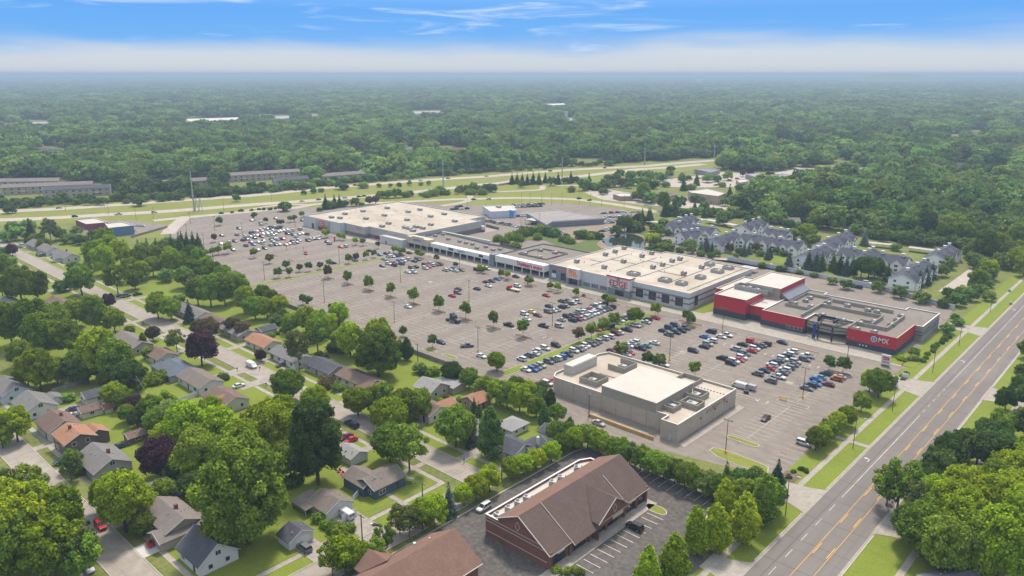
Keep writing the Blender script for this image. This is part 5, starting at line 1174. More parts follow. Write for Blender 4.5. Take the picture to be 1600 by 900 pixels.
def door_l(par, face, a, fixed, w, h, m, name='door'):
    b = MB()
    if face == 'S': b.box(a - w / 2, a + w / 2, -fixed - .05, -fixed, .1, h, bottom=True)
    elif face == 'E': b.box(fixed, fixed + .05, a - w / 2, a + w / 2, .1, h, bottom=True)
    elif face == 'N': b.box(a - w / 2, a + w / 2, fixed, fixed + .05, .1, h, bottom=True)
    else: b.box(-fixed - .05, -fixed, a - w / 2, a + w / 2, .1, h, bottom=True)
    return b.build(name, m, par)
def body(par, L_, D, h, rise, roof, wall, hip=False, ox=0, oy=0, turn=False, o=.45, names=('wall', 'roof'), z0=0):
    """walls and roof of one wing; the ridge runs along local x, or local y when turn"""
    hl, hd = L_ / 2, D / 2
    def T(p): x, y, z = p; return ((-y + ox) if turn else (x + ox), (x + oy) if turn else (y + oy), z + z0)
    w = MB(); w.prism(rect(-hl, hl, -hd, hd), 0, h, top=False)
    if not hip:
        w.quad([(hl, -hd, h), (hl, hd, h), (hl, 0, h + rise)]); w.quad([(-hl, hd, h), (-hl, -hd, h), (-hl, 0, h + rise)])
    w.v = [T(p) for p in w.v]; w.build(names[0], wall, par)
    s = rise / hd; t = .2; ze = h - o * s
    r = MB()
    if not hip:
        slab(r, [(-hl - o, -hd - o, ze + .08), (hl + o, -hd - o, ze + .08), (hl + o, 0, h + rise + .08), (-hl - o, 0, h + rise + .08)], t)
        slab(r, [(-hl - o, 0, h + rise + .085), (hl + o, 0, h + rise + .085), (hl + o, hd + o, ze + .08), (-hl - o, hd + o, ze + .08)], t)
    else:
        k = max(0.1, hl - hd); e = [(-hl - o, -hd - o), (hl + o, -hd - o), (hl + o, hd + o), (-hl - o, hd + o)]; zz = ze + .08; zr = h + rise + .08
        for f in ([(*e[0], zz), (*e[1], zz), (k, 0, zr), (-k, 0, zr)], [(*e[2], zz), (*e[3], zz), (-k, 0, zr), (k, 0, zr)], [(*e[1], zz), (*e[2], zz), (k, 0, zr)], [(*e[3], zz), (*e[0], zz), (-k, 0, zr)]): r.quad(f)
        r.prism(e, zz - .2, zz, top=False)
    r.v = [T(p) for p in r.v]; r.build(names[1], roof, par)
    if not hip:
        f = MB()
        for x in (-hl - o - .02, hl + o + .02):
            for sg in (-1, 1): f.tube((x, sg * (hd + o), ze - .02), (x, 0, h + rise - .02), .09, 4)
        f.v = [T(p) for p in f.v]; f.build('bargeboard', TRIM, par)
def house(p0, p1, D, roof, wall, label, h=2.7, rise=1.7, grow=1.0, hip=False, windows=True, chimney=None, wings=(), name='house', cat='house', mark=None, garage=None, extra=None, snap=True, group=None, dorm=None, doors=True, faces='SE', door_face='S', storeys=1):
    """p0, p1: where the photograph shows the two ends of the ridge"""
    z = h + rise; a, b_ = W(*p0, z), W(*p1, z); cx, cy = (a[0] + b_[0]) / 2, (a[1] + b_[1]) / 2
    ang = atan2(b_[1] - a[1], b_[0] - a[0])
    if snap:
        q = round(ang / (pi / 2)) * (pi / 2)
        if abs(ang - q) < radians(24): ang = q
    L_ = hypot(b_[0] - a[0], b_[1] - a[1]) * grow
    if snap: 
        while ang > pi / 2 - .01 + .02: ang -= pi
        while ang < -pi / 2 + .2: ang += pi
    o = thing(name, label, cat, cx, cy, 0, ang, group)
    along_y = abs(abs(ang) - pi / 2) < .5
    if mark: MARKS.append((mark, cx, cy))
    body(o, L_, D, h, rise, SH[roof], WL[wall], hip)
    for wg in wings:
        ox, oy, wl, wd, tn, wh, wr = wg[:7]; body(o, wl, wd, wh, wr, SH[wg[7] if len(wg) > 7 else roof], WL[wg[8] if len(wg) > 8 else wall], False, ox, oy, tn, names=('wing_wall', 'wing_roof'))
    rs = random.Random(int(cx * 7 + cy * 3))
    # local faces that look towards -y and +x of the world
    fS, fE = ('W', 'S') if False else (('S', 'E') if not along_y else ('W', 'S'))
    if windows:
        for st in range(storeys):
            zb = .95 + 2.7 * st
            n = max(1, int(L_ / 4.2))
            for i in range(n):
                u = -L_ / 2 + L_ * (i + .5) / n
                if i == n // 2 and st == 0 and doors: door_l(o, 'S', u, D / 2, 1.0, 2.15, DOORD); door_l(o, 'N', u, D / 2, 1.0, 2.15, DOORD) if n > 2 else None
                else: local_win(o, 'S', u + rs.uniform(-.3, .3), D / 2, zb, rs.choice((1.2, 1.6, 2.0)), 1.15, 2)
            for u in ((-D * .22, D * .22) if D > 6 else (0,)):
                local_win(o, 'E', u, L_ / 2, zb, 1.0, 1.1, 1); local_win(o, 'W', u, L_ / 2, zb, 1.0, 1.1, 1) if along_y else None
        if rise > 2.4: local_win(o, 'E', 0, L_ / 2, h + .6, 1.2, 1.1, 2)
    if garage: door_l(o, garage[0], garage[1], garage[2] if len(garage) > 2 else (D / 2 if garage[0] in 'SN' else L_ / 2), garage[3] if len(garage) > 3 else 3.6, 2.2, GAR, 'garage_door')
    if chimney is not None:
        c = MB().box(-.4, .4, -.4, .4, 0, .1); cm = MB().box(chimney[0] - .4, chimney[0] + .4, chimney[1] - .4, chimney[1] + .4, h, h + rise + .9); cm.build('chimney', C_BRICK if wall != 'white' or rs.random() < .7 else TRIM, o)
    vt = MB()
    for k in range(3): u = rs.uniform(-L_ * .4, L_ * .4); v = rs.uniform(.2, .6) * D / 2 * rs.choice((-1, 1)); vt.cyl(u, v, h + rise * (1 - abs(v) / (D / 2)), h + rise * (1 - abs(v) / (D / 2)) + .45, .12, n=6)
    vt.build('roof_vent', C_METAL, o) if k and not hip else None
    return o
H = house
H((302,822),(342,847), 9.4, 'slate', 'white', 'white gabled house with dark slate roof and three end windows', 3.0, 3.6, chimney=(2.5, 1.2), mark='the white slate-roofed house')
H((243,778),(290,808), 9.0, 'taupe', 'tan', 'taupe-roofed house with two stepped wings beside the red cars', 3.6, 2.0, chimney=(1, 1.0), wings=((5.5, -2.5, 8, 6.5, True, 2.6, 1.4), (8, 4.5, 7, 6, False, 2.6, 1.2)), mark='the taupe-roofed house')
H((232,755),(271,741), 6.5, 'grey', 'white', 'narrow grey-roofed house half under the purple tree', 2.6, 1.5, mark='the narrow grey-roofed house')
H((238,772),(270,760), 5.5, 'grey', 'white', 'grey-roofed garage just below the narrow grey house', 2.4, 1.2, name='garage', cat='garage')
H((104,661),(125,677), 8.6, 'orange', 'brown', 'brown two-storey house with rusty roof and white-framed windows', 5.0, 2.0, storeys=2, wings=((-1, 6.0, 6, 6, False, 3.6, 1.6),), mark='the brown two-storey house', chimney=(-1, -.6))
H((79,641),(100,655), 9.4, 'brown', 'cream', 'brick-fronted house with brown roof and plain pale gable', 3.2, 2.6, grow=1.15, chimney=(1.0, .8), mark='the brown-roofed pale house')
H((41,611),(63,626), 9.8, 'grey', 'white', 'white house with grey roof beside the long driveway', 2.9, 2.6, grow=1.1, wings=((-3, 6.5, 5, 4, False, 2.4, .8),), mark='the white house by the long driveway')
H((5,587),(26,602), 9.0, 'grey', 'paleblue', 'pale blue-grey house with grey roof at the left edge', 3.0, 2.6, mark='the pale blue house')
H((128,612),(168,602), 6.6, 'slate', 'white', 'long white garage with slate-grey roof', 2.7, 1.6, name='garage', cat='garage', mark='the long white garage', doors=False)
H((123,636),(155,627), 5.2, 'brown', 'cream', 'long cream shed with brown roof and open end', 2.4, 1.3, name='garage', cat='garage', mark='the cream shed', doors=False)
H((160,632),(173,629), 3.2, 'red', 'cream', 'small barn shed with rounded pink-red roof and purple doors', 2.0, .9, name='garden_shed', cat='shed', windows=False, doors=False)
H((143,692),(176,716), 10.2, 'grey', 'grey', 'broad grey-roofed house beside the parked navy car', 3.0, 2.6, chimney=(2, 1), mark='the broad grey-roofed house')
H((197,677),(223,668), 4.6, 'brown', 'brown', 'brown shed with brown roof behind the grey house', 2.2, 1.0, name='garden_shed', cat='shed', doors=False)
H((573,747),(614,727), 8.6, 'greybrown', 'blue', 'navy blue corner house with grey-brown roof and white windows', 3.1, 1.7, wings=((-3.0, 3.6, 9, 7.0, True, 3.1, 1.6),), mark='the navy blue house', grow=1.12)
H((500,765),(532,779), 8.0, 'greybrown', 'white', 'white double garage with tan-brown roof beside the white van', 2.6, 2.0, name='garage', cat='garage', mark='the tan-roofed garage', doors=False, windows=False, garage=('E', .6, 7.2, 4.6))
H((453,815),(469,828), 6.6, 'slate', 'white', 'small white garage with slate roof beside the grey car', 2.5, 1.7, name='garage', cat='garage', mark='the small slate-roofed garage', windows=False, doors=False, garage=('E', .3))
H((538,692),(560,705), 6.0, 'pale', 'white', 'pale-roofed garage behind the navy blue house', 2.5, 1.3, name='garage', cat='garage', windows=False)
H((252,559),(290,568), 10.5, 'blue', 'grey', 'house with blue-grey hipped roof beside the purple maple', 2.8, 2.4, hip=True, grow=1.25, mark='the blue-roofed house')
H((293,575),(331,592), 9.2, 'greybrown', 'white', 'long white house with grey-brown roof above the fenced lawn', 2.9, 1.9, mark='the long white house')
H((332,604),(372,618), 9.6, 'brown', 'cream', 'cream house with mottled brown and orange roof', 2.9, 2.2, wings=((1.5, -3.5, 9, 6, True, 2.9, 1.9, 'orange'),), mark='the orange-patched roof house')
H((491,556),(527,572), 8.6, 'slate', 'tan', 'house with dark slate roof behind the wispy grey tree', 2.8, 1.8, mark='the dark slate-roofed house')
H((435,539),(474,556), 8.4, 'grey', 'white', 'grey-roofed white house with long drive and dark car', 2.8, 1.7, mark='the grey-roofed house by the drive')
H((541,573),(585,594), 8.4, 'brown', 'cream', 'brown-roofed house with white garage wing and pale drive', 2.8, 1.7, wings=((8.5, -3.2, 8, 6.4, True, 2.7, 1.5),), mark='the brown-roofed house', extra=1, garage=('S', 8.5, 7.3, 4.2))
H((662,588),(687,598), 9.0, 'pale', 'tan', 'pale grey-roofed house with blank tan gable inside the red fence', 2.9, 2.3, wings=((2, 7.5, 9, 6.5, False, 2.5, .7, 'pale'),), mark='the tan-gabled pale house')
H((655,622),(686,635), 9.0, 'brown', 'cream', 'cream house with brown and orange roof above the leafy lawn', 2.9, 1.9, wings=((1.5, 4.6, 8, 6, True, 2.7, 1.6, 'orange'),), mark='the brown and orange roof house')
H((735,618),(751,611), 7.6, 'orange', 'pink', 'orange-roofed small house behind the pine', 2.7, 1.8, grow=1.3, mark='the small orange-roofed house')
H((797,653),(803,655), 8.0, 'pale', 'cream', 'square cream garage with pale hipped roof', 2.5, 1.6, name='garage', cat='garage', hip=True, grow=4.6, mark='the square hipped garage', doors=False)
H((735,655),(763,664), 8.4, 'pale', 'grey', 'house with pale grey roof mostly hidden by leafy tree', 2.8, 1.8, mark='the hidden pale-roofed house')
H((780,679),(820,693), 8.8, 'slate', 'white', 'white house with dark slate roof by the curb trees', 2.9, 1.9, wings=((4, 4.8, 7, 6, True, 2.7, 1.6),), chimney=(6, 5), mark='the curbside slate-roofed house')
H((853,661),(877,670), 6.6, 'slate', 'white', 'white garage with dark slate roof behind the curb trees', 2.5, 1.5, name='garage', cat='garage', windows=False, garage=('E', 0), mark='the slate-roofed garage')
H((50,373),(66,378), 9.0, 'grey', 'tan', 'farthest grey-roofed house of the row on the left street', 2.8, 2.4)
H((67,380),(85,386), 9.0, 'taupe', 'white', 'taupe-roofed white house second in the left street row', 2.8, 2.4, chimney=(0, 1))
H((90,388),(113,396), 9.0, 'grey', 'white', 'white house with grey roof and porch nearest in the left street row', 2.8, 2.4, wings=((3, -4, 7, 5, True, 2.6, 1.6),), mark='the white house row', chimney=(0, 1))
H((80,462),(103,471), 9.0, 'brown', 'white', 'brown-roofed house with white gable below the leafy tree', 2.8, 2.2, mark='the far brown-roofed house')
H((2,463),(22,470), 9.0, 'grey', 'white', 'grey-roofed white house at the left edge behind trees', 2.8, 2.0)
H((187,517),(224,533), 8.8, 'taupe', 'tan', 'taupe-roofed tan house facing the light concrete street', 2.9, 2.1, mark='the taupe street house')
H((240,542),(264,550), 8.4, 'brown', 'white', 'brown-roofed white house behind the blue roof', 2.8, 1.8)
H((96,506),(110,502), 5.2, 'pale', 'white', 'small white shed among the left trees', 2.4, 1.2, name='garden_shed', cat='shed', windows=False)
H((282,470),(316,488), 8.6, 'grey', 'white', 'grey-roofed house between street trees and parking lot', 2.8, 1.8, mark='the grey street house')
H((320,491),(352,499), 8.6, 'brown', 'white', 'house with faded pinkish roof behind rusty trees', 2.8, 1.8, wings=((6, -2, 7, 6, True, 2.6, 1.4),), mark='the pinkish-roofed house')
H((355,504),(388,515), 8.4, 'grey', 'tan', 'low grey-roofed house behind rusty trees', 2.8, 1.6)
H((396,520),(426,532), 8.4, 'orange', 'cream', 'cream house with orange-brown roof by the dark pickup', 2.8, 1.8, mark='the orange-brown roof house')
H((406,512),(424,505), 6.0, 'slate', 'paleblue', 'pale blue shed with slate roof behind the orange house', 2.3, 1.3, name='garden_shed', cat='shed', windows=False)
H((450,503),(458,501), 3.2, 'slate', 'paleblue', 'tiny blue-grey shed near the lot fence', 2.0, .7, name='garden_shed', cat='shed', windows=False, doors=False)
H((0,499),(8,503), 7.0, 'pale', 'white', 'pale-roofed house corner at the far left edge', 2.8, 1.6)
H((1466,905),(1520,890), 9.0, 'slate', 'grey', 'slate roof edge poking in under the big trees', 3.0, 2.0)
# open carport leaning on the tan-roofed garage
x, y = W(483, 790); cp = thing('carport', 'open-fronted carport leaning on the tan-roofed garage', 'carport', x + 1.0, y - .5)
r = MB(); slab(r, [(-3.6, -3.4, 2.15), (3.6, -3.4, 2.15), (3.6, 3.2, 2.95), (-3.6, 3.2, 2.95)], .15); r.build('roof', SH['greybrown'], cp)
for a, b_ in ((3.3, -3.2), (3.3, 2.8), (-3.3, -3.2)): MB().cyl(a, b_, 0, 2.1, .09, n=4).build('post', TRIM, cp)
MB().box(-3.4, -3.3, -3.2, 3.0, 0, 2.1).box(-3.3, 3.3, -3.25, -3.15, 1.2, 2.05).build('slatted_side', mat('weathered boards', (.28, .24, .20), .9, var=.2), cp)
# white apartment blocks with many gables
WL['aptwhite'] = mat('apartment white', (.80, .80, .79), .7, var=.03)
def apartments(p0, p1, D, label, gables=4, h=5.2, rise=3.4, side='S', grow=1.0, endg=True):
    z = h + rise; a, b_ = W(*p0, z), W(*p1, z); cx, cy = (a[0] + b_[0]) / 2, (a[1] + b_[1]) / 2; ang = atan2(b_[1] - a[1], b_[0] - a[0]); q = round(ang / (pi / 2)) * (pi / 2)
    if abs(ang - q) < radians(20): ang = q
    while ang > pi / 2 + .3: ang -= pi
    while ang < -pi / 2 + .2: ang += pi
    L_ = hypot(b_[0] - a[0], b_[1] - a[1]) * grow; al = abs(abs(ang) - pi / 2) < .6
    o = thing('apartment_building', label, 'building', cx, cy, 0, ang, 'white gabled apartment blocks'); MARKS.append(('the white apartment blocks', cx, cy))
    body(o, L_, D, h, rise, SH['apt'], WL['aptwhite'], o=.6)
    rs = random.Random(int(cx))
    sg = -1 if (side == 'S') else 1
    for i in range(gables):
        u = -L_ / 2 + L_ * (i + .5) / gables + rs.uniform(-.8, .8); w = rs.choice((4.6, 5.4, 6.2)); dd = D * .62
        body(o, dd, w, h - rs.choice((0, .3)), w * .42, SH['apt'], WL['aptwhite'], False, u, sg * (D / 2 - dd / 2 + 1.3), True, o=.35, names=('gable_wall', 'gable_roof'))
        for zb in (.9, 3.4):
            local_win(o, 'S' if sg < 0 else 'N', u, D / 2 + 1.3, zb, 1.8, 1.3, 2)
        local_win(o, 'S' if sg < 0 else 'N', u + L_ / gables * .48, D / 2, 3.3, 1.3, 1.3, 2) if i < gables - 1 else None
        local_win(o, 'S' if sg < 0 else 'N', u + L_ / gables * .48, D / 2, .8, 1.3, 1.6, 2) if i < gables - 1 else None
    for zb in (.9, 3.4):
        for v in (-D * .25, D * .25): local_win(o, 'E', v, L_ / 2, zb, 1.3, 1.2, 2); local_win(o, 'W', v, L_ / 2, zb, 1.3, 1.2, 2)
    for t in (-.3, .12, .42): MB().box(L_ * t - .8, L_ * t + .8, -.7, .7, h + rise - .6, h + rise + 1.3).box(L_ * t - 1.0, L_ * t + 1.0, -.9, .9, h + rise + 1.3, h + rise + 1.5, bottom=True).build('chimney', TRIM, o)
    return o
apartments((1049,342),(1088,337), 13, 'white gabled apartment block farthest to the left, beside the green field', 3)
apartments((1047,346),(1119,356), 13, 'long white apartment block with five gables facing the pond', 5)
apartments((1108,372),(1152,362), 13, 'white apartment block with steep gables behind blue spruces by the gym', 4)
apartments((1150,349),(1196,343), 13, 'white apartment block standing behind the central courtyard trees', 3)
apartments((1163,364),(1254,379), 13, 'longest white apartment block facing the open lawn', 6)
apartments((1198,356),(1234,361), 13, 'white apartment block with big white chimney behind the longest one', 3)
apartments((1062,362),(1092,359), 12, 'low white apartment block peeping over the pond trees', 2)
apartments((1340,396),(1372,389), 12, 'white apartment block half hidden in the middle of the right cluster', 2)
apartments((1288,377),(1322,361), 13, 'white apartment block at the back with big plain end gable', 3)
apartments((1255,396),(1292,383), 13, 'white apartment block behind the tall dark spruces', 4)
apartments((1316,386),(1420,402), 13, 'white apartment block between spruce group and carports', 5)
apartments((1450,394),(1496,384), 13, 'white apartment block at the right end nearest the woods', 3)
apartments((1398,425),(1458,408), 13, 'white apartment block nearest the avenue with plain white end gable', 4)
for (p, q, lb) in (((1358,379),(1402,383), 'long low white carport roof behind the apartments'), ((1420,386),(1480,394), 'second low carport roof nearer the woods'), ((1105,343),(1150,352), 'low carport roof behind the courtyard apartments'), ((1010,346),(1030,347), 'dark carport roof by the dealer lot'), ((1160,416),(1182,420), 'white carport roof behind the gym wall')):
    a, b_ = W(*p, 2.5), W(*q, 2.5); ang = atan2(b_[1] - a[1], b_[0] - a[0]); l = hypot(b_[0] - a[0], b_[1] - a[1]) / 2
    o = thing('carport', lb, 'carport', (a[0] + b_[0]) / 2, (a[1] + b_[1]) / 2, 0, ang); MB().box(-l, l, -2.8, 2.8, 2.4, 2.65, bottom=True).build('roof', C_METAL, o)
    for i in range(5): MB().cyl(-l + .5 + i * (2 * l - 1) / 4, 2.2, 0, 2.4, .1, n=5).build('post', C_METAL, o)
# long tan apartment rows beyond the freeway
TANA = mat('tan apartment wall', (.42, .37, .29), .85, var=.08)
WL['aptan'] = TANA
def row_block(p0, p1, label, roof='taupe', D=13, n=None):
    h, rise = 7.0, 2.4; z = h + rise; a, b_ = W(*p0, z), W(*p1, z); ang = atan2(b_[1] - a[1], b_[0] - a[0]); L_ = hypot(b_[0] - a[0], b_[1] - a[1])
    o = thing('apartment_row', label, 'building', (a[0] + b_[0]) / 2, (a[1] + b_[1]) / 2, 0, ang, 'long tan apartment rows beyond the freeway')
    body(o, L_, D, h, rise, SH[roof], TANA, o=.5); k = int(L_ / 5.5)
    for i in range(k):
        for zb in (1.0, 4.4): local_win(o, 'S', -L_ / 2 + L_ * (i + .5) / k, D / 2, zb, 2.0 if i % 3 else 1.2, 1.5, 1)
    for i in range(3, k, 5): MB().box(-L_ / 2 + L_ * i / k - 1.6, -L_ / 2 + L_ * i / k + 1.6, -D / 2 - 1.3, -D / 2 - .02, 2.6, 3.5, bottom=True).build('balcony', TRIM, o)
row_block((-12,279),(93,277.5), 'tan apartment row farthest back on the left')
row_block((3,288),(144,282.5), 'tan apartment row between the back row and the slate-roofed row')
row_block((68,292),(172,287.5), 'tan apartment row with slate-blue roof nearest the freeway', 'slate')
row_block((226,283),(338,275.5), 'long tan apartment row behind the tall steel pole')
row_block((352,270),(466,263.5), 'tan apartment row with pale walls behind the freeway trees')
row_block((428,278),(478,274), 'short tan apartment row with slate roof', 'slate'); row_block((501,271),(566,266.5), 'tan apartment row at the right end of the group')
# far houses between the trees
for i, (px, py, rf, wl) in enumerate(((68,230,'red','white'),(85,232,'slate','white'),(98,236,'grey','tan'),(620,228,'slate','grey'),(640,231,'grey','tan'),(690,229,'red','brick'),(712,231,'red','brick'),(735,232,'slate','white'),(1218,222,'slate','brick'),(1232,224,'red','brick'),(1248,226,'slate','white'),(1420,210,'brown','pink'),(1490,211,'orange','white'),(1525,205,'red','white'),(1500,255,'slate','white'),(1540,259,'slate','white'),(1562,262,'slate','tan'),(1410,252,'slate','grey'),(1240,340,'grey','white'),(1213,336,'slate','brick'),(1375,335,'grey','white'),(1412,366,'slate','tan'),(1338,352,'grey','white'),(1352,355,'brown','tan'),(1178,293,'slate','pink'),(1340,345,'pale','white'),(510,312-60,'slate','grey'),(560,240,'slate','tan'),(810,235,'slate','tan'))):
    H((px - 8, py), (px + 8, py + (1 if i % 2 else 0)), 9, rf, wl, 'distant house with %s roof among the trees' % {'red': 'reddish', 'slate': 'dark slate', 'grey': 'grey', 'brown': 'brown', 'orange': 'orange', 'pale': 'pale'}[rf] if True else '', 3, 2.2, snap=False, windows=False, doors=False, name='far_house', group='houses among the far trees')
# fences
F_RED = mat('red timber fence', (.33, .085, .045), .9, var=.12); F_GREY = mat('grey timber fence', (.27, .25, .22), .9, var=.15); F_WH = mat('vinyl fence', (.6, .6, .61), .5, var=.02)
def fence(pts, h, m, label, px=True, name='fence', step=2.4, plank=False, t=.08):
    Q = [W(*p) for p in pts] if px else pts
    o = thing(name, label, 'fence' if name == 'fence' else 'wall', Q[0][0], Q[0][1]); ox, oy = Q[0]
    for (a, b_) in zip(Q, Q[1:]):
        l = hypot(b_[0] - a[0], b_[1] - a[1]); n = max(1, int(l / step))
        for i in range(n):
            t0, t1 = i / n, (i + 1) / n - .12 / l; p = (a[0] + (b_[0] - a[0]) * t0 - ox, a[1] + (b_[1] - a[1]) * t0 - oy); q = (a[0] + (b_[0] - a[0]) * t1 - ox, a[1] + (b_[1] - a[1]) * t1 - oy)
            mb = MB(); strip('', [p, q], t, None, h + .03 * (i % 2), px=False, mb=mb, h=h - .05); mb.build('panel', m, o)
            MB().cyl(p[0], p[1], 0, h + .1, .08, n=4).build('post', m, o)
    return o
fence([(668,624),(722,592)], 1.9, F_RED, 'red timber fence beside the pale tan-gabled house')
fence([(248,641),(300,622),(325,610)], 1.8, F_WH, 'long white vinyl fence along the back lawn')
fence([(82,615),(140,596)], 1.8, F_GREY, 'weathered grey timber fence behind the bright maple'); fence([(552,785),(561,773)], 1.8, F_WH, 'short white fence panel between garage and navy house')
fence([(455,860),(425,800)], 1.0, F_GREY, 'low wire and post fence down the garden edge', t=.03) if False else None
fence([(-420, 188.6), (-300, 188.6), (-200, 188.2), (-166, 183.5)], 1.8, F_GREY, 'weathered grey fence between back gardens and parking lot', px=False)
fence([(-212, 424), (-165, 421.5), (-122, 417), (-82, 404)], 2.6, C_WHITE, 'long pale wall between mall service lane and apartments', px=False, name='boundary_wall', step=6, t=.25)
o = fence([(205,372),(262,356)], 1.6, F_GREY, 'grey fence behind the blue store near the pines')
# ------------------------------------------------------------------ vehicles
PAINT = {}
for k, (nm, c, r_) in {'w': ('white', (.56, .56, .56), .35), 's': ('silver', (.33, .34, .35), .3), 'g': ('grey', (.13, .135, .145), .3), 'k': ('black', (.018, .019, .022), .25), 'n': ('navy', (.022, .034, .075), .25), 'b': ('blue', (.03, .12, .36), .3),
                       'r': ('red', (.42, .020, .025), .3), 'm': ('maroon', (.13, .022, .035), .3), 'y': ('yellow', (.66, .50, .14), .35), 't': ('tan', (.38, .30, .24), .35), 'o': ('orange', (.40, .11, .035), .3), 'e': ('teal', (.10, .26, .28), .3)}.items():
    PAINT[k] = (nm, mat('paint ' + nm, c, r_, spec=.35, var=0))
CAR_GL = mat('car glass', (.022, .026, .034), .32, spec=.35, var=0); TYRE = mat('tyre', (.018, .018, .018), .85, var=0); RIM = mat('rim', (.42, .42, .44), .35, metal=.6, var=0)
LAMP = mat('car lamp', (.70, .70, .66), .2, var=0); TAIL = mat('tail lamp', (.40, .01, .01), .3, var=0); BUMP = mat('car plastic', (.035, .035, .038), .6, var=0)
def hull(st):
    """loft: stations (x, half width, z bottom, z top)"""
    mb = MB(); R = []
    for (x, w, zb, zt) in st:
        c = min(.16, (zt - zb) * .3); ring = [(x, -w * .94, zb), (x, -w, zb + c), (x, -w, zt - c * 1.1), (x, -w + c * .9, zt), (x, w - c * .9, zt), (x, w, zt - c * 1.1), (x, w, zb + c), (x, w * .94, zb)]
        R.append(len(mb.v)); mb.v += ring
    for a, b_ in zip(R, R[1:]):
        for i in range(8): j = (i + 1) % 8; mb.f.append((a + i, a + j, b_ + j, b_ + i)); mb.m.append(0)
    mb.f.append(tuple(R[0] + i for i in range(7, -1, -1))); mb.m.append(0); mb.f.append(tuple(R[-1] + i for i in range(8))); mb.m.append(0)
    return mb
def cabin(xb0, xb1, xt0, xt1, zb, zt, wb, wt, m=0):
    mb = MB(); b = 0
    mb.v += [(xb0, -wb, zb), (xb1, -wb, zb), (xb1, wb, zb), (xb0, wb, zb), (xt0, -wt, zt), (xt1, -wt, zt), (xt1, wt, zt), (xt0, wt, zt)]
    for f in ((0, 1, 5, 4), (1, 2, 6, 5), (2, 3, 7, 6), (3, 0, 4, 7), (4, 5, 6, 7)): mb.f.append(f); mb.m.append(m)
    return mb
def merge(*ms):
    o = MB()
    for mb, mi in ms:
        b = len(o.v); o.v += mb.v; o.f += [tuple(b + i for i in f) for f in mb.f]; o.m += [mi] * len(mb.f)
    return o
KINDS = {}
def kind(key, nm, hl, cb, roofz, wheels, wr=.33, pillars=True, extra=None, lamps=(2.3, -2.3, .62, .78)):
    """hl: hull stations; cb: cabin (xb0, xb1, xt0, xt1, zb, zt, wb, wt)"""
    hullm = hull(hl); gl = cabin(*cb); xb0, xb1, xt0, xt1, zb, zt, wb, wt = cb
    rf = MB(); rf.box(xt0 - .04, xt1 + .04, -wt - .03, wt + .03, zt - .02, zt + .06, bottom=True)
    for (a, b_) in (((xb0, zb), (xt0, zt)), ((xb1, zb), (xt1, zt)), (((xb0 + xb1) / 2, zb), ((xt0 + xt1) / 2, zt))):
        for s in (-1, 1): rf.tube((a[0], s * wb, a[1]), (b_[0], s * wt, b_[1]), .055, 4)
    wm = []
    for wx in wheels:
        for s in (-1, 1): w = MB(); y0 = s * (hl[len(hl) // 2][1] - .04); w.tube((wx, y0 - .1, wr), (wx, y0 + .1, wr), wr, 14); w.quad([(wx + wr * .98 * cos(2 * pi * i / 14), y0 - .1, wr + wr * .98 * sin(2 * pi * i / 14)) for i in range(14)]); rm = MB().quad([(wx + wr * .62 * cos(s * -2 * pi * i / 10 * -1), y0 + s * .115, wr + wr * .62 * sin(2 * pi * i / 10)) for i in range(10)]); wm.append((w, rm))
    lm, tl = [], []
    for s in (-1, 1):
        lm.append(MB().box(lamps[0] - .12, lamps[0] + .03, s * .62 - .17, s * .62 + .17, lamps[2] - .08, lamps[2] + .08, bottom=True)); tl.append(MB().box(lamps[1] - .03, lamps[1] + .1, s * .66 - .14, s * .66 + .14, lamps[3] - .1, lamps[3] + .12, bottom=True))
    d = {'name': nm, 'body': hullm.mesh(nm + ' body', BUMP), 'windows': gl.mesh(nm + ' windows', CAR_GL), 'roof': rf.mesh(nm + ' roof', BUMP), 'wheel': [(a.mesh(nm + ' wheel', TYRE), b_.mesh(nm + ' rim', RIM)) for a, b_ in wm], 'headlight': [m.mesh(nm + ' headlight', LAMP) for m in lm], 'tail_light': [m.mesh(nm + ' tail light', TAIL) for m in tl]}
    allw = merge(*[(a, 0) for a, _ in wm])
    d['wheels_all'] = allw
    if extra: d['extra'] = [(n, e.mesh(nm + ' ' + n, m)) for n, e, m in extra]
    d['lod'] = merge((hullm, 0), (rf, 0), (gl, 1), (allw, 2), *[(m, 3) for m in lm]).mesh(nm + ' far', [BUMP, CAR_GL, TYRE, LAMP])
    KINDS[key] = d
kind('s', 'sedan', [(-2.38, .74, .38, .86), (-2.25, .88, .26, 1.0), (-1.6, .92, .22, 1.04), (0, .93, .2, 1.0), (1.2, .92, .22, .96), (2.0, .88, .24, .82), (2.36, .7, .34, .66)], (-1.75, 1.05, -1.0, .25, 1.0, 1.45, .82, .62), 1.45, (-1.42, 1.42), lamps=(2.28, -2.3, .64, .86))
kind('u', 'suv', [(-2.3, .82, .42, 1.02), (-2.2, .92, .3, 1.15), (0, .96, .28, 1.12), (1.15, .95, .28, 1.08), (2.05, .92, .3, .98), (2.34, .76, .4, .82)], (-2.2, 1.2, -1.95, .45, 1.1, 1.70, .88, .70), 1.7, (-1.4, 1.45), .38, lamps=(2.26, -2.26, .8, .98))
kind('v', 'minivan', [(-2.5, .86, .4, 1.0), (-2.4, .96, .28, 1.12), (0, .99, .26, 1.1), (1.4, .97, .28, 1.02), (2.2, .9, .3, .86), (2.48, .74, .38, .72)], (-2.42, 1.75, -2.25, .6, 1.08, 1.78, .92, .74), 1.78, (-1.5, 1.6), .35, lamps=(2.4, -2.45, .7, .95))
bed = MB().box(-2.7, -.7, -.78, .78, 1.06, 1.09)
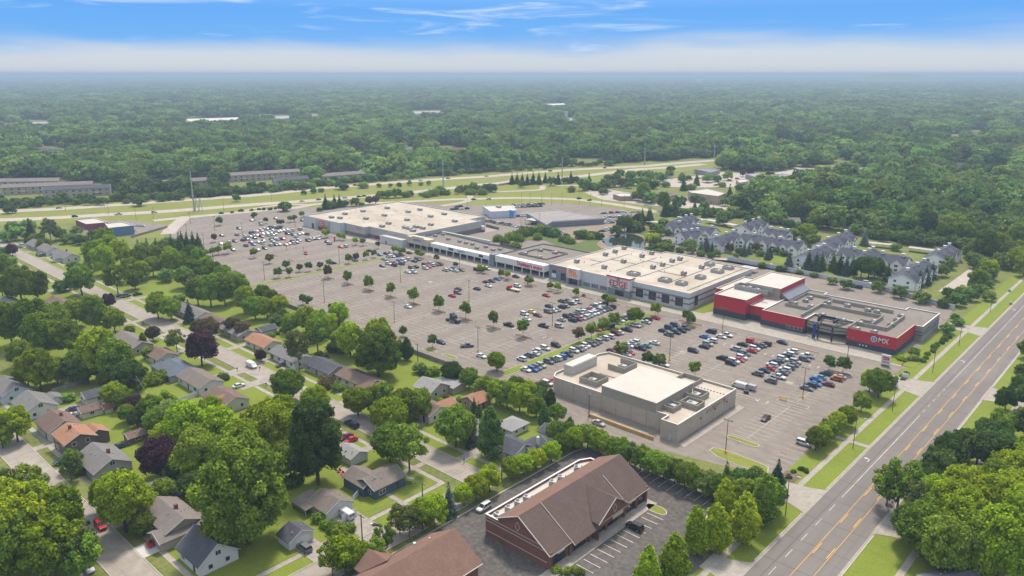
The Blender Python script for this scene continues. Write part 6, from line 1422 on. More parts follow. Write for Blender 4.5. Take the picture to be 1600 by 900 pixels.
kind('p', 'pickup_truck', [(-2.9, .92, .5, 1.02), (-2.8, .98, .42, 1.06), (0, 1.0, .4, 1.08), (1.4, .98, .4, 1.08), (2.4, .96, .42, 1.0), (2.78, .84, .5, .9)], (-.75, 1.35, -.6, .75, 1.05, 1.78, .90, .74), 1.78, (-1.8, 1.85), .42, extra=[('truck_bed', bed, BUMP)], lamps=(2.68, -2.86, .85, .9))
vb = hull([(-2.85, .96, .35, 2.05), (-2.75, 1.0, .3, 2.15), (1.3, 1.0, .3, 2.15), (1.9, .98, .3, 1.6), (2.5, .96, .32, 1.12), (2.8, .84, .38, .95)])
kind('c', 'cargo_van', [(-2.85, .96, .35, 2.05), (-2.75, 1.0, .3, 2.15), (1.25, 1.0, .3, 2.15), (1.9, .98, .3, 1.58), (2.5, .96, .32, 1.12), (2.8, .84, .38, .95)], (1.0, 1.98, .9, 1.38, 1.25, 2.02, 1.02, .98), 2.1, (-1.8, 1.8), .36, extra=[('rear_windows', MB().box(-2.88, -2.84, -.75, -.1, 1.3, 1.75, bottom=True).box(-2.88, -2.84, .1, .75, 1.3, 1.75, bottom=True), CAR_GL)], lamps=(2.7, -2.86, .8, 1.0))
KIND_WORD = {'s': 'sedan', 'u': 'SUV', 'v': 'minivan', 'p': 'pickup truck', 'c': 'cargo van'}
CARS_AT = []
def car(px, py, k, c, where, rz=0.0, group=None, lod=1, world=False, label=None, z=.045):
    x, y = (px, py) if world else W(px, py, .75 if lod < 3 else .6)
    d = KINDS[k]; pn, pm = PAINT[c]
    if lod == 2 and k == 's' and random.random() < .35: d = KINDS['u']; k = 'u'
    lb = label or (pn + ' ' + KIND_WORD[k] + ' ' + where); CARS_AT.append((x, y))
    if lod == 2:
        o = obj(d['name'], d['lod'], None, (x, y, z), rz); o.material_slots[0].link = 'OBJECT'; o.material_slots[0].material = pm
        return tag(o, lb, 'car' if k in 'suv' else ('pickup' if k == 'p' else 'van'), group)
    o = thing(d['name'], lb, 'car' if k in 'suv' else ('pickup' if k == 'p' else 'van'), x, y, z, rz, group)
    for part in ('body', 'roof'):
        b = obj(part if part == 'body' else 'roof_and_pillars', d[part], o); b.material_slots[0].link = 'OBJECT'; b.material_slots[0].material = pm
    obj('windows', d['windows'], o)
    for w, r_ in d['wheel']:
        wo = obj('wheel', w, o)
        if lod == 0: obj('rim', r_, wo)
    if lod == 0 or True:
        for m in d['headlight']: obj('headlight', m, o)
        if lod == 0:
            for m in d['tail_light']: obj('tail_light', m, o)
    for n, e in d.get('extra', ()): obj(n, e, o)
    return o
def cars(data, where, rz=0.0, group=None, lod=1, jit=.03):
    for it in data.split():
        a = it.split(','); px, py = float(a[0]), float(a[1]); k = a[2][0]; c = a[2][1]; r = rz
        if len(a[2]) > 2: r = {'x': 0, 'X': pi, 'y': pi / 2, 'Y': -pi / 2}[a[2][2]]
        elif random.random() < .45: r += pi
        car(px, py, k, c, where, r + random.uniform(-jit, jit), group, lod)
G_T = 'cars parked before the department store'
cars("""393,344,sw 407,347.5,uw 408,351,uw 431,341,sk 472,344,sn 373,356.5,sg 346.5,367.5,sk 370,366.5,ss 367,376.5,sm 357.5,378.5,uw 345.5,380.5,sw 364.5,390,sn 384,383.5,sg 396,381.5,ub
392,378,sr 403,378,sw 409,379.5,uw 412,376,sg 379.5,375,um 386,373.5,sg 383,369.5,uw 391,369,sw 395,367,un 397.5,371.5,sn 402,367.5,sw 408.5,369,um 411,365,sw 417.5,364,sw 419,367.5,uw 426,366.5,uw 422.5,362.5,sw 427.5,362,uw 434,361.5,ss
431,365.5,sn 438,360.5,sw 443,359.5,ss 448,358.5,sw 452.5,361.5,uw 456.5,359.5,uw 449,364.5,sk 392,363.5,un 397.5,362,uw 401.5,361,sr 408,359.5,uw 412.5,357.5,uw 418,357.5,ss 422,355,sk 424,358,sn 429,355,uw 433,356,ug 437,355,uk 468.5,358,ss 458,366.5,ug 462.5,369.5,sw
467,365.5,sw 472,364,sw 479.5,365.5,sg 424,373.5,sk 429,372.5,ss 433,374,uw 437.5,373,un 426,376.5,uw 443,373,sr 423,382.5,uw 430,382,sn 436,381.5,sw 447,382,ss 452,380.5,sr 458,379.5,uw 456,377,sk 464,378.5,sn 467,375,uw 481,375.5,sm 485,374,uw 489,373,sk 491,372,sw 496.5,372.5,uw 500,371,uw
511.5,377.5,sn 514.5,380.5,ss 533,385.5,sr 540,384.5,uw 413.5,387.5,sk 402.5,390,sw""", 'before the department store', 0, G_T, 2)
car(477.5, 395.5, 's', 'r', 'alone on the bare asphalt below the department store lot', -.5, None, 2); car(520, 410.5, 's', 'k', 'beside the green strip under a small tree', 1.0, None, 2)
car(554.5, 405, 'u', 'w', 'nosed up to the long green strip', 0, None, 2); car(577.5, 391.5, 's', 'k', 'behind the thin trees of the green strip', .4, None, 2)
G_S = 'cars parked before the shop row'
cars("""593.5,397.5,sb 603,395.5,sn 611,394,sw 607.5,400.5,uw 613,400,uw 620,399,sg 626,398,uk 639,394.5,sk 600,404.5,ss 607,411.5,uw 610,408.5,sn 597.5,415,sk 615.5,414,um 619,410,sg 624,408,ub 627.5,411.5,ug 630.5,407,uw 637,404.5,uw 647,407.5,sn 653,405,ug
643,418,ug 649.5,416.5,sk 637,424.5,sw 646.5,424.5,uw 664.5,418.5,uw 664,413.5,sm 670,416.5,sr 671,411.5,us 676,414,uw 681.5,413,sg 687.5,412.5,um 696,421.5,uw 702,420,ss 709,419,sb 711.5,422.5,sw 721,421.5,sg""", 'in the stalls before the shop row', 0, G_S, 2)
cars("""745,421,sk 751,421.5,sg 761,419.5,sw""", 'under the trees by the shop row walk', 0, 'cars under the shop row trees', 2)
cars("""759.5,440,sm 768,438.5,sk 777,435.5,sb 763,446,sw 745,450.5,sn 808.5,446.5,uw 715.5,451,sm 715,457,ug 706,461.5,sr""", 'in the stalls before the sports shop', 0, 'cars before the sports shop', 1)
car(806, 431.5, 's', 'k', 'at the kerb by the sports shop door', .0, None, 1)
car(853.5, 461, 's', 'r', 'under the small trees near the gym front', 0, None, 1)
G_M = 'cars in the two stalls rows before the gym'
cars("""858,478,sk 856.5,486.5,ug 864,485,sw 870,483.5,ss 831,486.5,sy 819.5,490,uw 840,492,sm 823,498,sw 849,508.5,pn 874,509,us 877,499,ss""", 'in the loose group below the gym front', 0, 'cars in the loose group before the gym', 1)
cars("""878,470,ug 884.5,469,sk 888.5,473.5,ug 894.5,473,sw 902,471,pw 878,479,uk 884,477.5,ss""", 'in the short cluster before the gym door', 0, 'short cluster of cars before the gym', 1)
cars("""895,500,uk 903,498,um 909.5,496.5,st 915,494.5,uw 920,492.5,ss 925,490,uw 930.5,488.5,uw 935,486.5,sg 940,484.5,us 945.5,483,un 951,481.5,sg 956,479.5,uk""", 'in the near line of the gym double row', 0, 'near line of the gym double row', 1)
cars("""886,494,uk 893,492,ug 899,490,sk 906,487.5,us 910,486.2,uw 914,484.5,ug 920,483,sr 924,481.2,ss 928,479.5,un 933,477.7,uw 938,476,pw 943.5,474.6,uk""", 'in the far line of the gym double row', 0, 'far line of the gym double row', 1)
cars("""868.5,539,uk 852,543.5,uw 839,547.5,uw 836,552,sw 827,554.5,ug 815.5,560.5,uw 933,514.5,ur 940,512.5,sm 947,511.5,sk 953,508.5,uk 962.5,503.5,sw 969.5,500,sw 973.5,497,ug 979,495.5,us""", 'on the far side of the bright grass strip', 0, 'cars on the far side of the grass strip', 1)
cars("""822,577,sw 833,576.5,ub 839,573.5,ug 845.5,570.5,us 857.5,564.5,ug 864.5,561.5,sk 871,559.5,uw 878,557,ub 886.5,553,pn 897,547.5,uw 905,545.5,ug 909.5,542.5,sw 915,539.5,uw 924,537.5,ug 929,535.3,sg 934,532.5,us 944.5,528,uw 953,525.5,uw 962,520.5,um 967.5,519,sw 979.5,514.5,pn
993,508,pw 1009.5,502.5,sw 1012,499,un 1023.5,496,sr""", 'on the near side of the bright grass strip', 0, 'cars on the near side of the grass strip', 1)
cars("""992,533.5,uw 987,535.7,ss 983,539.5,sw 977,543.5,sb 1001,543.5,pk 1009.5,539.5,se 1022.5,535,sw 956,547.5,sm 984,550.5,sr 979,553.5,ss 1026,559.5,sw 1037,569,sw 1046.5,512,vn 1036.5,516.5,sk 1045,522,ug 1056,518.5,un 1065,516,uk 1054.5,507.5,un 1070,511.5,pg""", 'in the row just above the tan hall', 0, 'cars in the row above the tan hall', 1)
cars("""1083,547.3,un 1111,517.5,vn 1100.5,525.5,sb 1127,525.5,sw 1135,523,pw 1113,532,uw 1106,537,us 1100,541,sk""", 'in the row before the tall red cinema wall', 0, 'cars before the tall red wall', 1)
cars("""1160,537.5,sk 1174,533,ur 1149.5,545,us 1174,547.5,sr 1179,544,uw 1184,540.5,uk 1190,539,sg 1197,537,uk 1164,552,ug 1160,553.7,sn 1159,558,uw 1154.5,561.5,sr 1128,559,uk 1147,564,uw 1142,567,uk""", 'in the row before the low red cinema wing', 0, 'cars before the low red wing', 1)
cars("""1238.7,548.5,uw 1233,553,uw 1227.5,556,un 1223,560,uw 1217,562.5,sg 1211,565.5,un 1206,570,uw 1201.6,575,sr 1195.4,578.5,sn 1184,583.5,ug 1242.7,564.5,us 1238.7,569,sg 1233,573.5,ug 1226.4,577,uw 1222,581.7,sg 1216,588,pw 1204.4,594.8,ug 1257.3,561,ug 1261.8,555.5,pw""", 'in the crowded cinema double row', 0, 'crowded double row before the cinema', 1)
car(1222.4, 534.5, 's', 'n', 'driving along the lane past the cinema entrance', 0, None, 1)
cars("""1290.5,583,sn 1281.5,589,se 1275.3,592,sb 1311.9,588,ss 1307.4,591.5,uo 1293.9,599.8,sm 1273.6,599.2,sb 1266.9,601.5,un 1260.7,606,sg""", 'in the last row near the avenue', 0, 'cars in the last row near the avenue', 1)
car(1155, 602.5, 'c', 'w', 'with trailer beside the kerbed island', pi, None, 0); car(1164, 576-5, 's', 'n', 'half hidden behind the hall corner', 0, None, 1) if False else None
car(1196.5, 652.5, 's', 'k', 'alone across the stalls below the cinema lot', -pi / 2, None, 0, label='dark sedan standing crosswise alone in the empty lower stalls')
car(1256, 691.5, 'u', 'w', 'under the avenue trees', 0, None, 0, label='white SUV half under the avenue trees at the lot edge')
car(935.5, 660.5, 's', 's', 'on the lane', 0, None, 0, label='pale sedan driving along the lane behind the tan hall')
cars("855.5,598.5,uwx 860.5,595,srx", 'at the left corner of the tan hall', 0, None, 0)
car(752, 555.5, 's', 'w', 'x', 0, None, 1, label='white sedan alone beside the lot lamp above the gardens'); car(730, 539.5, 'p', 'g', 'x', .95, None, 1, label='grey pickup truck parked askew in the empty lot'); car(689, 534, 's', 'n', 'x', 0, None, 1, label='navy sedan beside the small tree on the end island')
car(637.5, 478.5, 's', 'w', 'x', 0, None, 1, label='white sedan alone in the empty middle of the lot'); car(795, 507, 'p', 'k', 'x', 0, None, 1, label='black pickup truck right of the dark lorry tractor')
cars("""156.5,820,urx""", 'x', 0, None, 0); CARS_L = LABELS[-1][0]; CARS_L['label'] = 'red SUV parked in the drive under the bright trees'; LABELS[-1] = (CARS_L, CARS_L['label'], LABELS[-1][2])
for (px, py, k, c, rz, lb) in ((245, 845.5, 's', 'r', pi / 2 + .0, 'bright red sedan beside the white SUV on the pale new driveway'), (253, 839, 's', 'r', pi / 2, 'second red car close to the taupe-roofed house'), (265.5, 849, 'u', 'w', pi / 2, 'white SUV on the pale new driveway'), (137, 886, 's', 'w', 0, 'white sedan parked on the lower left street'), (124, 818, 's', 'k', pi / 2, 'dark sedan hidden behind the street trees left of the red SUV'),
     (97, 720, 'u', 'n', -pi / 2 + .1, 'navy SUV in the drive before the brown two-storey house'), (188, 696, 's', 'n', pi / 2, 'navy sedan beside the brown shed'), (115, 638.5, 's', 'n', pi / 2, 'navy sedan between white garage and cream shed'), (112, 648.5, 's', 'w', pi / 2, 'white sedan with blue stripe before the cream shed'),
     (393, 571, 'c', 'w', 0, 'boxy white delivery van on the light concrete street'), (373, 602, 's', 'w', pi / 2, 'white sedan in the drive beside the orange-patched roof'), (440, 569, 's', 'g', pi / 2, 'dark grey sedan in the drive below the grey-roofed house'), (428, 542, 'p', 'w', pi / 2, 'white pickup by the orange-brown roofed house'),
     (196, 462, 'p', 'g', pi / 2 + .1, 'grey pickup truck on the drive behind the purple tree'), (215, 459, 's', 'k', pi / 2, 'dark sedan next to the grey pickup behind the purple tree'), (546, 660, 's', 'k', pi, 'dark sedan parked on the street behind the bright trees'), (552, 663.5, 'u', 'n', pi, 'navy SUV parked just in front of another dark car'),
     (541, 682, 's', 'm', -pi / 2, 'maroon sedan on the drive next to a bright red one'), (548, 687, 's', 'r', -pi / 2, 'bright red sedan on the drive behind the navy house'), (738, 695, 'u', 'k', pi / 2, 'black SUV in the drive beside the dense dark tree'), (540, 803, 'c', 'w', pi, 'big white cargo van in the drive by the tan-roofed garage'),
     (475.5, 855, 'u', 'g', pi, 'grey SUV in front of the small slate-roofed garage'), (756, 792, 'u', 'w', -pi / 2 + .05, 'white SUV on the lane behind the brick shops'), (992, 822, 'u', 'k', pi, 'black SUV parked before the brick shops'), (60, 398, 's', 'k', 0, 'dark sedan standing in the far left street'), (65, 401-2, 's', 'k', pi, 'second dark sedan in the far left street'),
     (68, 399.5-1, 'u', 'g', pi / 2, 'grey SUV beside the white house row')):
    if lb.startswith('second dark'): continue
    car(px, py, k, c, 'x', rz, None, 0 if py > 540 else 1, label=lb)
# freeway traffic
fw_dir = atan2(W(400, 305)[1] - W(100, 326)[1], W(400, 305)[0] - W(100, 326)[0])
for s, lane in (("92,324.5,ss 160,320.5,uw 462,296.5,sk 555,289,sk 657,281.5,sw 760,275,sw 700,278.5,us 860,267,sk 945,262,sg", 'on the far carriageway'), ("117,338,sk 185,334.5,ps 241,331.5,uw 472,314,sw 498,311.5,sm 539,308.5,uw 561,307,sk 569,306,sk 612,302.8,sw 720,292,ss 830,281,sk", 'on the near carriageway')):
    for it in s.split():
        a = it.split(','); px, py = float(a[0]), float(a[1]); q0, q1 = W(px - 15, py + 1), W(px + 15, py - .5); car(px, py, a[2][0], a[2][1], lane, fw_dir, 'traffic on the freeway', 2, z=.12)
cars("740,311,sk 763,310.5,uw 905,310,sk 921,312.5,sk 1090,343,ss", 'on the side road by the freeway', fw_dir, 'traffic on the side road', 2)
cars("""707,327,sn 714,326,sk 721,326,sw 730,325.5,un 713,322.8,sk 720,322,sn 756,336,uw 798,338,uw 810,337,ub 816,336.5,uw 821,336.5,uw 835,349,sk 893,349.5,sk""", 'on the dealer lot near the showroom', pi / 2, 'dealer cars near the showroom', 2)
t_ = """759.5,345 764.5,345.5 770,346.5 774.5,347.5 779,348.5 784,348.5 788.5,350 793.5,350.5 798.5,351.5 803,352.5 808,353.5 813,354 817.5,355 822.5,355.3 826.5,356.3 831,357 835.5,358"""
cars(' '.join(p + ',s' + random.choice('knkngrmwsw') for p in t_.split()), 'in the long line behind the dealer', pi / 2, 'long line of dealer cars', 2)
t_ = """802,320 811,319.5 818,319.3 826,319 835,318.6 842,318.3 848,318 808,323 817,323 824,322.6 831,322.3 837,322 844,321.6"""
cars(' '.join(p + ',s' + random.choice('knkngwsw') for p in t_.split()), 'in the double line behind the showroom', .8, 'double line behind the showroom', 2)
t_ = """941,332.5 945,332.8 965.5,331.3 970.5,331.2 975,331.5 988.5,330.6 992.5,330.3 997,330.2 946,338.3 951,338.8 956,338.5 961,338.9 966,339 971,338.5 970,336.5 975,336.5 946,341.8 952,344.2 956.5,345.8 962,344.3 968,344.3 973,344 947,347.8 941,348.3 952,347 956,347.3"""
cars(' '.join(p + ',s' + random.choice('knwwwswsg') for p in t_.split()) + " 955.5,332,ur", 'at the end of the dealer garage', .8, 'cars at the end of the dealer garage', 2)
cars("940,360.5,sk 944,359.5,sw 948,358.3,sw 953,356.5,sw 875,365.5,sw 881,365,uw 886,366.5,sk", 'on the sandy ground by the meadow', .3, 'cars on the sandy ground', 2)
cars("1060,377,sk 1063,379.3,sw 1066,381.6,sn 1069,384,sg 1008,350.5,sr", 'in the small lot by the pond', .0, 'cars in the small pond lot', 2)
cars("1206,414.5,sw 1226,420,sk 1245,418,sw 1310,435,sn 1341,448.5,sn 1355,441.5,sw 1334,446,sn 1529,405.5,sn 1537,406.5,sn", 'between the long wall and the apartments', 0, 'cars by the apartments', 2)
t_ = """1070,281 1080,279.5 1092,278.5 1108,281 1125,279 1140,281 1152,279 1190,280 1216,283 1222,286 1230,280 1262,279 1118,289 1130,290 1160,286"""
cars(' '.join(p + ',s' + random.choice('knwwsr') for p in t_.split()), 'on the far plaza pavement', .8, 'cars on the far plaza', 2)
cars("206,360.5,un 215,352,sw 222,352.5,sw 33,383,sw 30,385,ss 190,462,sk", 'near the blue store and the left houses', .8, 'cars at the far left', 2)
cars("150,411,sw", 'x', 0, None, 2) if False else None
# lorry tractor, tow truck and small trailer
x, y = W(709, 500, 1); o = thing('semi_tractor', 'dark blue lorry tractor without trailer in the empty lot', 'truck', x, y, .04, 0)
M_TR = mat('tractor blue', (.020, .032, .060), .3, spec=.5, var=0)
MB().box(-4.4, 3.6, -.5, .5, .7, 1.0, bottom=True).build('chassis', BUMP, o); cabin(-1.6, 1.6, -1.3, 1.0, 1.0, 3.3, 1.2, 1.1).build('cab', M_TR, o); cabin(-1.7, .2, -1.6, -.7, 3.3, 4.1, 1.1, 1.0).build('roof_fairing', M_TR, o)
hull([(1.4, 1.05, .7, 2.1), (2.6, 1.0, .6, 1.95), (3.6, .85, .55, 1.6)]).build('bonnet', M_TR, o); MB().quad([(1.62, -1.0, 2.1), (1.62, 1.0, 2.1), (1.2, .95, 3.1), (1.2, -.95, 3.1)]).build('windscreen', CAR_GL, o)
for wx in (-3.8, -2.6, 2.6):
    for s in (-1, 1): MB().tube((wx, s * 1.1 - .15, .5), (wx, s * 1.1 + .15, .5), .5, 14).build('wheel', TYRE, o)
for s in (-1, 1): MB().cyl(-1.75, s * .95, 1.0, 3.6, .09, n=6).build('exhaust', RIM, o)
x, y = W(800.5, 451, 1); o = thing('tow_truck', 'red flatbed tow truck among the middle stalls', 'truck', x, y, .04, pi)
MB().box(-4.6, 1.6, -.45, .45, .7, 1.0, bottom=True).build('chassis', BUMP, o); hull([(1.0, 1.1, .6, 2.4), (2.4, 1.1, .6, 2.4), (2.9, 1.05, .6, 1.5), (3.9, .9, .6, 1.25)]).build('cab', PAINT['r'][1], o); MB().quad([(2.45, -.95, 1.6), (2.45, .95, 1.6), (2.3, .9, 2.35), (2.3, -.9, 2.35)]).build('windscreen', CAR_GL, o)
MB().box(-5.2, .7, -1.2, 1.2, 1.05, 1.25, bottom=True).build('flatbed', C_CREAM, o)
for wx in (-3.6, 2.9):
    for s in (-1, 1): MB().tube((wx, s * 1.0 - .15, .45), (wx, s * 1.0 + .15, .45), .45, 12).build('wheel', TYRE, o)
x, y = W(1175, 607, .7); o = thing('box_trailer', 'small silver box trailer behind the white van', 'trailer', x, y, .04, 0); MB().box(-1.4, 1.4, -.85, .85, .5, 2.1, bottom=True).build('box', PAINT['s'][1], o); MB().tube((-2.2, 0, .5), (-1.4, 0, .5), .06, 4).build('drawbar', BUMP, o)
for s in (-1, 1): MB().tube((0, s * .9 - .1, .33), (0, s * .9 + .1, .33), .33, 12).build('wheel', TYRE, o)
x, y = W(1166, 613, .4); o = thing('equipment_cart', 'small black wheeled cart beside the silver trailer', 'cart', x, y, .04, .3); MB().box(-.9, .9, -.6, .6, .35, 1.0, bottom=True).build('box', BUMP, o)
for s in (-1, 1): MB().tube((0, s * .65 - .06, .25), (0, s * .65 + .06, .25), .25, 10).build('wheel', TYRE, o)
x, y = W(585, 819, .3); o = thing('debris_pile', 'dark heap of bags left on the street corner', 'rubbish', x, y, .04, .3)
for k, (a, b_, r_) in enumerate(((0, 0, .8), (.9, .2, .6), (-.7, -.3, .5))): bmq = MB(); bmq.cyl(a, b_, 0, .45, r_, r_ * .5, 8); bmq.build('bag', BUMP if k < 2 else TRIM, o)
# ------------------------------------------------------------------ poles, signs, small things
POLE = mat('bronze pole', (.075, .062, .055), .5, var=.05); WOOD = mat('pole wood', (.15, .115, .085), .9, var=.2, vscale=3); STEELP = mat('galvanised steel', (.42, .43, .44), .5, metal=.4, var=.05); WIRE = mat('wire', (.12, .12, .12), .6, var=0)
def top_z(bx_, by_, ty):
    x, y = W(bx_, by_); lo, hi = 0, 90
    for _ in range(30):
        m = (lo + hi) / 2
        if PX(x, y, m)[1] > ty: lo = m
        else: hi = m
    return lo
def lot_lamp(bx_, by_, ty, label, kind_=0):
    x, y = W(bx_, by_); h = min(14, max(7, top_z(bx_, by_, ty))); o = thing('lamp_post', label, 'lamp post', x, y, .03, 0, 'tall lamp posts on the parking lot')
    MB().cyl(0, 0, .8, h, .13, .09, 7).build('pole', POLE, o); MB().cyl(0, 0, 0, .9, .36, n=10).build('base', C_YELLOW, o)
    MB().box(-1.1, 1.1, -.06, .06, h - .15, h - .05, bottom=True).build('arm', POLE, o)
    for s in (-1, 1): MB().box(s * 1.1 - .35, s * 1.1 + .35, -.2, .2, h - .2, h, bottom=True).build('lamp_head', POLE, o)
for i, (bx_, by_, ty) in enumerate(((507,472,439),(616.5,504,471),(747,549,511),(733,471,438),(626,441,414),(413.5,438,409),(530.5,412.5,386),(863,509,473),(1046,563,526),(1254,622,575),(1133.5,708,656),(1323,567,527),(1128.5,519,481),(718,420,392),(824,447,418),(952.5,469,441),(292,366,352),(319.4,390,366),(334,412.5,385),(336,360,338),(379,368,348),(448,391,366.5),(461.5,354,336),(297.5,349,332),(843,352,334),(814,366,340),(730,322,308),(1062,373,358))):
    lot_lamp(bx_, by_, ty, 'tall bronze lamp post' + near_mark(*W(bx_, by_)))
def wood_pole(bx_, by_, ty, label, arms=1):
    x, y = W(bx_, by_); h = min(15, max(8, top_z(bx_, by_, ty))); o = thing('utility_pole', label, 'utility pole', x, y, 0, .0, 'wooden utility poles')
    MB().cyl(0, 0, 0, h, .18, .12, 8).build('pole', WOOD, o)
    for k in range(arms): MB().box(-1.2, 1.2, -.07, .07, h - .5 - k * 1.2, h - .36 - k * 1.2, bottom=True).build('crossarm', WOOD, o)
    ins = MB()
    for s in (-1.0, -.4, .4, 1.0): ins.cyl(s, 0, h - .36, h - .16, .06, n=6)
    ins.build('insulators', STEELP, o); return (x, y, h)
WP = [wood_pole(567, 857, 804, 'wooden pole on the corner of the concrete street by the white van'), wood_pole(661, 796, 763, 'wooden pole half hidden in the shrubs by the street bend'), wood_pole(784, 748, 697, 'wooden pole with two crossarms before the dark tree', 2),
      wood_pole(920, 652, 626, 'wooden pole beside the lane behind the tan hall'), wood_pole(217.5, 626, 604, 'wooden pole in the back gardens near the white vinyl fence'), wood_pole(653, 567, 546, 'wooden pole behind the massive bright tree by the lot'), wood_pole(140, 590, 570, 'wooden pole buried in the left garden trees')]
for (p, q, lb) in ((0, 1, 'sagging wires along the lower street'), (1, 2, 'sagging wires past the street bend'), (4, 6, 'thin wires across the left gardens'), (2, 3, 'sagging wires behind the brick shops')):
    a, b_ = WP[p], WP[q]; mb = MB()
    for off in (-1.0, 0, 1.0):
        pr = None
        for i in range(9):
            t = i / 8; z = a[2] + (b_[2] - a[2]) * t - .2 - 1.4 * 4 * t * (1 - t); c = (a[0] + (b_[0] - a[0]) * t + off, a[1] + (b_[1] - a[1]) * t, z)
            if pr: mb.tube(pr, c, .025, 3)
            pr = c
    tag(mb.build('overhead_wire', WIRE), lb, 'wire', pos=(a[0], a[1]))
a = W(217.5, 626); b2 = W(262, 684); c_ = MB(); c_.tube((a[0], a[1], 9.3), (b2[0], b2[1], 6), .03, 3); tag(c_.build('overhead_wire', STEELP), 'single pale wire running down to the right over the lawns', 'wire', pos=a)
def street_lamp(bx_, by_, ty, label):
    x, y = W(bx_, by_); h = min(13, max(7, top_z(bx_, by_, ty))); o = thing('street_lamp', label, 'street lamp', x, y, 0, 0, 'street lamps along the avenue')
    MB().cyl(0, 0, 0, h, .12, .08, 7).build('pole', WOOD, o); MB().tube((0, 0, h - .3), (2.2, 0, h + .1), .05, 5).build('arm', STEELP, o); MB().box(2.0, 2.9, -.15, .15, h - .02, h + .16, bottom=True).build('lamp_head', STEELP, o)
for (b0, b1, t1) in ((1227, 806, 741), (1332.5, 701, 651), (1394, 642, 600), (1457, 582, 541), (1498, 540, 511), (1547, 487, 463)): street_lamp(b0, b1, t1, 'slim pole with street lamp beside the avenue sidewalk')
for i, (bx_, by_, ty) in enumerate(((304, 331, 266), (693, 303, 250), (878, 284, 245), (1007, 257, 231), (1115.5, 250, 224))):
    x, y = W(bx_, by_); h = top_z(bx_, by_, ty); o = thing('transmission_pole', 'tall pale steel power line pole beside the freeway', 'power pole', x, y, 0, atan2(SUN_DIR.y, -.9), 'steel power line poles by the freeway')
    MB().cyl(0, 0, 0, h, .75, .3, 8).build('pole', STEELP, o)
    for k in (.80, .88, .96): MB().tube((-3.2, 0, h * k), (3.2, 0, h * k), .14, 4).build('crossarm', STEELP, o)
    if i == 0: TP = [(x, y, h)]
    else: TP.append((x, y, h))
mb = MB(); A = (TP[0][0] - 60, TP[0][1] - 420, TP[0][2])
for p, q in zip([A] + TP, TP):
    for k in (.80, .88, .96):
        for off in (-3, 3):
            pr = None
            for i in range(9):
                t = i / 8; z = (p[2] + (q[2] - p[2]) * t) * k - 16 * t * (1 - t); c = (p[0] + (q[0] - p[0]) * t + off, p[1] + (q[1] - p[1]) * t, z)
                if pr: mb.tube(pr, c, .035, 3)
                pr = c
tag(mb.build('power_line', STEELP), 'thin power lines sagging between the tall steel poles', 'power line', pos=(TP[1][0], TP[1][1]))
for k, (bx_, by_, ty) in enumerate(((314, 331, 309), (308, 331, 309))):
    x, y = W(bx_, by_); h = top_z(bx_, by_, ty); o = thing('steel_frame_tower', 'short grey steel frame beside the tallest power pole', 'tower', x, y)
    for s in (-1, 1): MB().tube((s * 3, 0, 0), (s * .7, 0, h), .25, 4).build('leg', STEELP, o)
    MB().box(-1, 1, -.2, .2, h - .3, h, bottom=True).build('crossbar', STEELP, o)
rs = random.Random(4)
for px in (425, 700 - 40, 815, 828, 846, 862, 878, 905, 922, 940, 975, 213, 240, 170, 103, 350, 530, 600):
    y0 = {425: 316, 213: 344, 240: 342, 170: 336, 103: 331, 350: 330, 530: 318, 600: 318}.get(px, 318 + (px - 800) * .03); x, y = W(px, y0); o = thing('roadside_post', 'thin dark lamp post' + near_mark(x, y), 'lamp post', x, y, 0, 0, 'thin posts along the side road')
    h = 9 + rs.random() * 2; MB().cyl(0, 0, 0, h, .12, .08, 6).build('pole', POLE, o); MB().box(-.2, 1.1, -.15, .15, h - .1, h + .08, bottom=True).build('lamp_head', POLE, o)
# signs
x, y = W(1383, 572); o = thing('pylon_sign', 'white roadside sign board with red panel before the cinema corner', 'sign', x, y)
MB().box(-1.7, 1.7, -.25, .25, .6, 4.6, bottom=True).build('board', C_SIGNWHITE, o); MB().box(-1.2, 1.2, -.3, -.26, 2.6, 3.9, bottom=True).build('red_panel', C_SIGNRED, o); MB().box(-1.2, 1.2, -.3, -.26, 1.4, 2.1, bottom=True).build('grey_panel', C_METAL, o); strokes(o, -1.0, 1.0, -.31, 3.0, .45, 6, C_SIGNWHITE); MB().box(-1.4, 1.4, -.3, .3, 0, .6).build('foot', C_BRICK, o)
x, y = W(1414, 591); o = thing('entrance_sign', 'small white sign in the bed by the avenue driveway', 'sign', x, y); MB().box(-1.2, 1.2, -.15, .15, .5, 1.9, bottom=True).build('board', C_SIGNWHITE, o); MB().box(-.9, .9, -.1, .1, 0, .5).build('foot', C_METAL, o)
for (px, py, c, lb) in ((447 + 24, 391 - 34, 0, 'x'),):
    pass
x, y = W(510, 378); tag(MB().box(-.5, .5, -.3, .3, 0, 3.2).build('red_banner_post', C_REDD), 'upright red banner post below the department store', 'sign').location = (*W(523, 377), 0)
for (px, py, lb) in ((1220 + 3, 625 + 1, 'yellow cart return frame on the kerbed island near the avenue row'), (1306.5, 566, 'orange-yellow cart return frame by the cinema lot trees'), (1082, 512, 'orange marker frame at the end island before the red cinema')):
    x, y = W(px, py); o = thing('cart_return', lb, 'cart return', x, y, .1); fr = MB()
    for a, b_ in ((-1.2, -.5), (1.2, -.5), (-1.2, .5), (1.2, .5)): fr.cyl(a, b_, 0, 1.3, .09, n=6)
    for s in (-.5, .5): fr.tube((-1.2, s, 1.2), (1.2, s, 1.2), .08, 5); fr.tube((-1.2, s, .6), (1.2, s, .6), .08, 5)
    fr.build('frame', C_YELLOW, o)
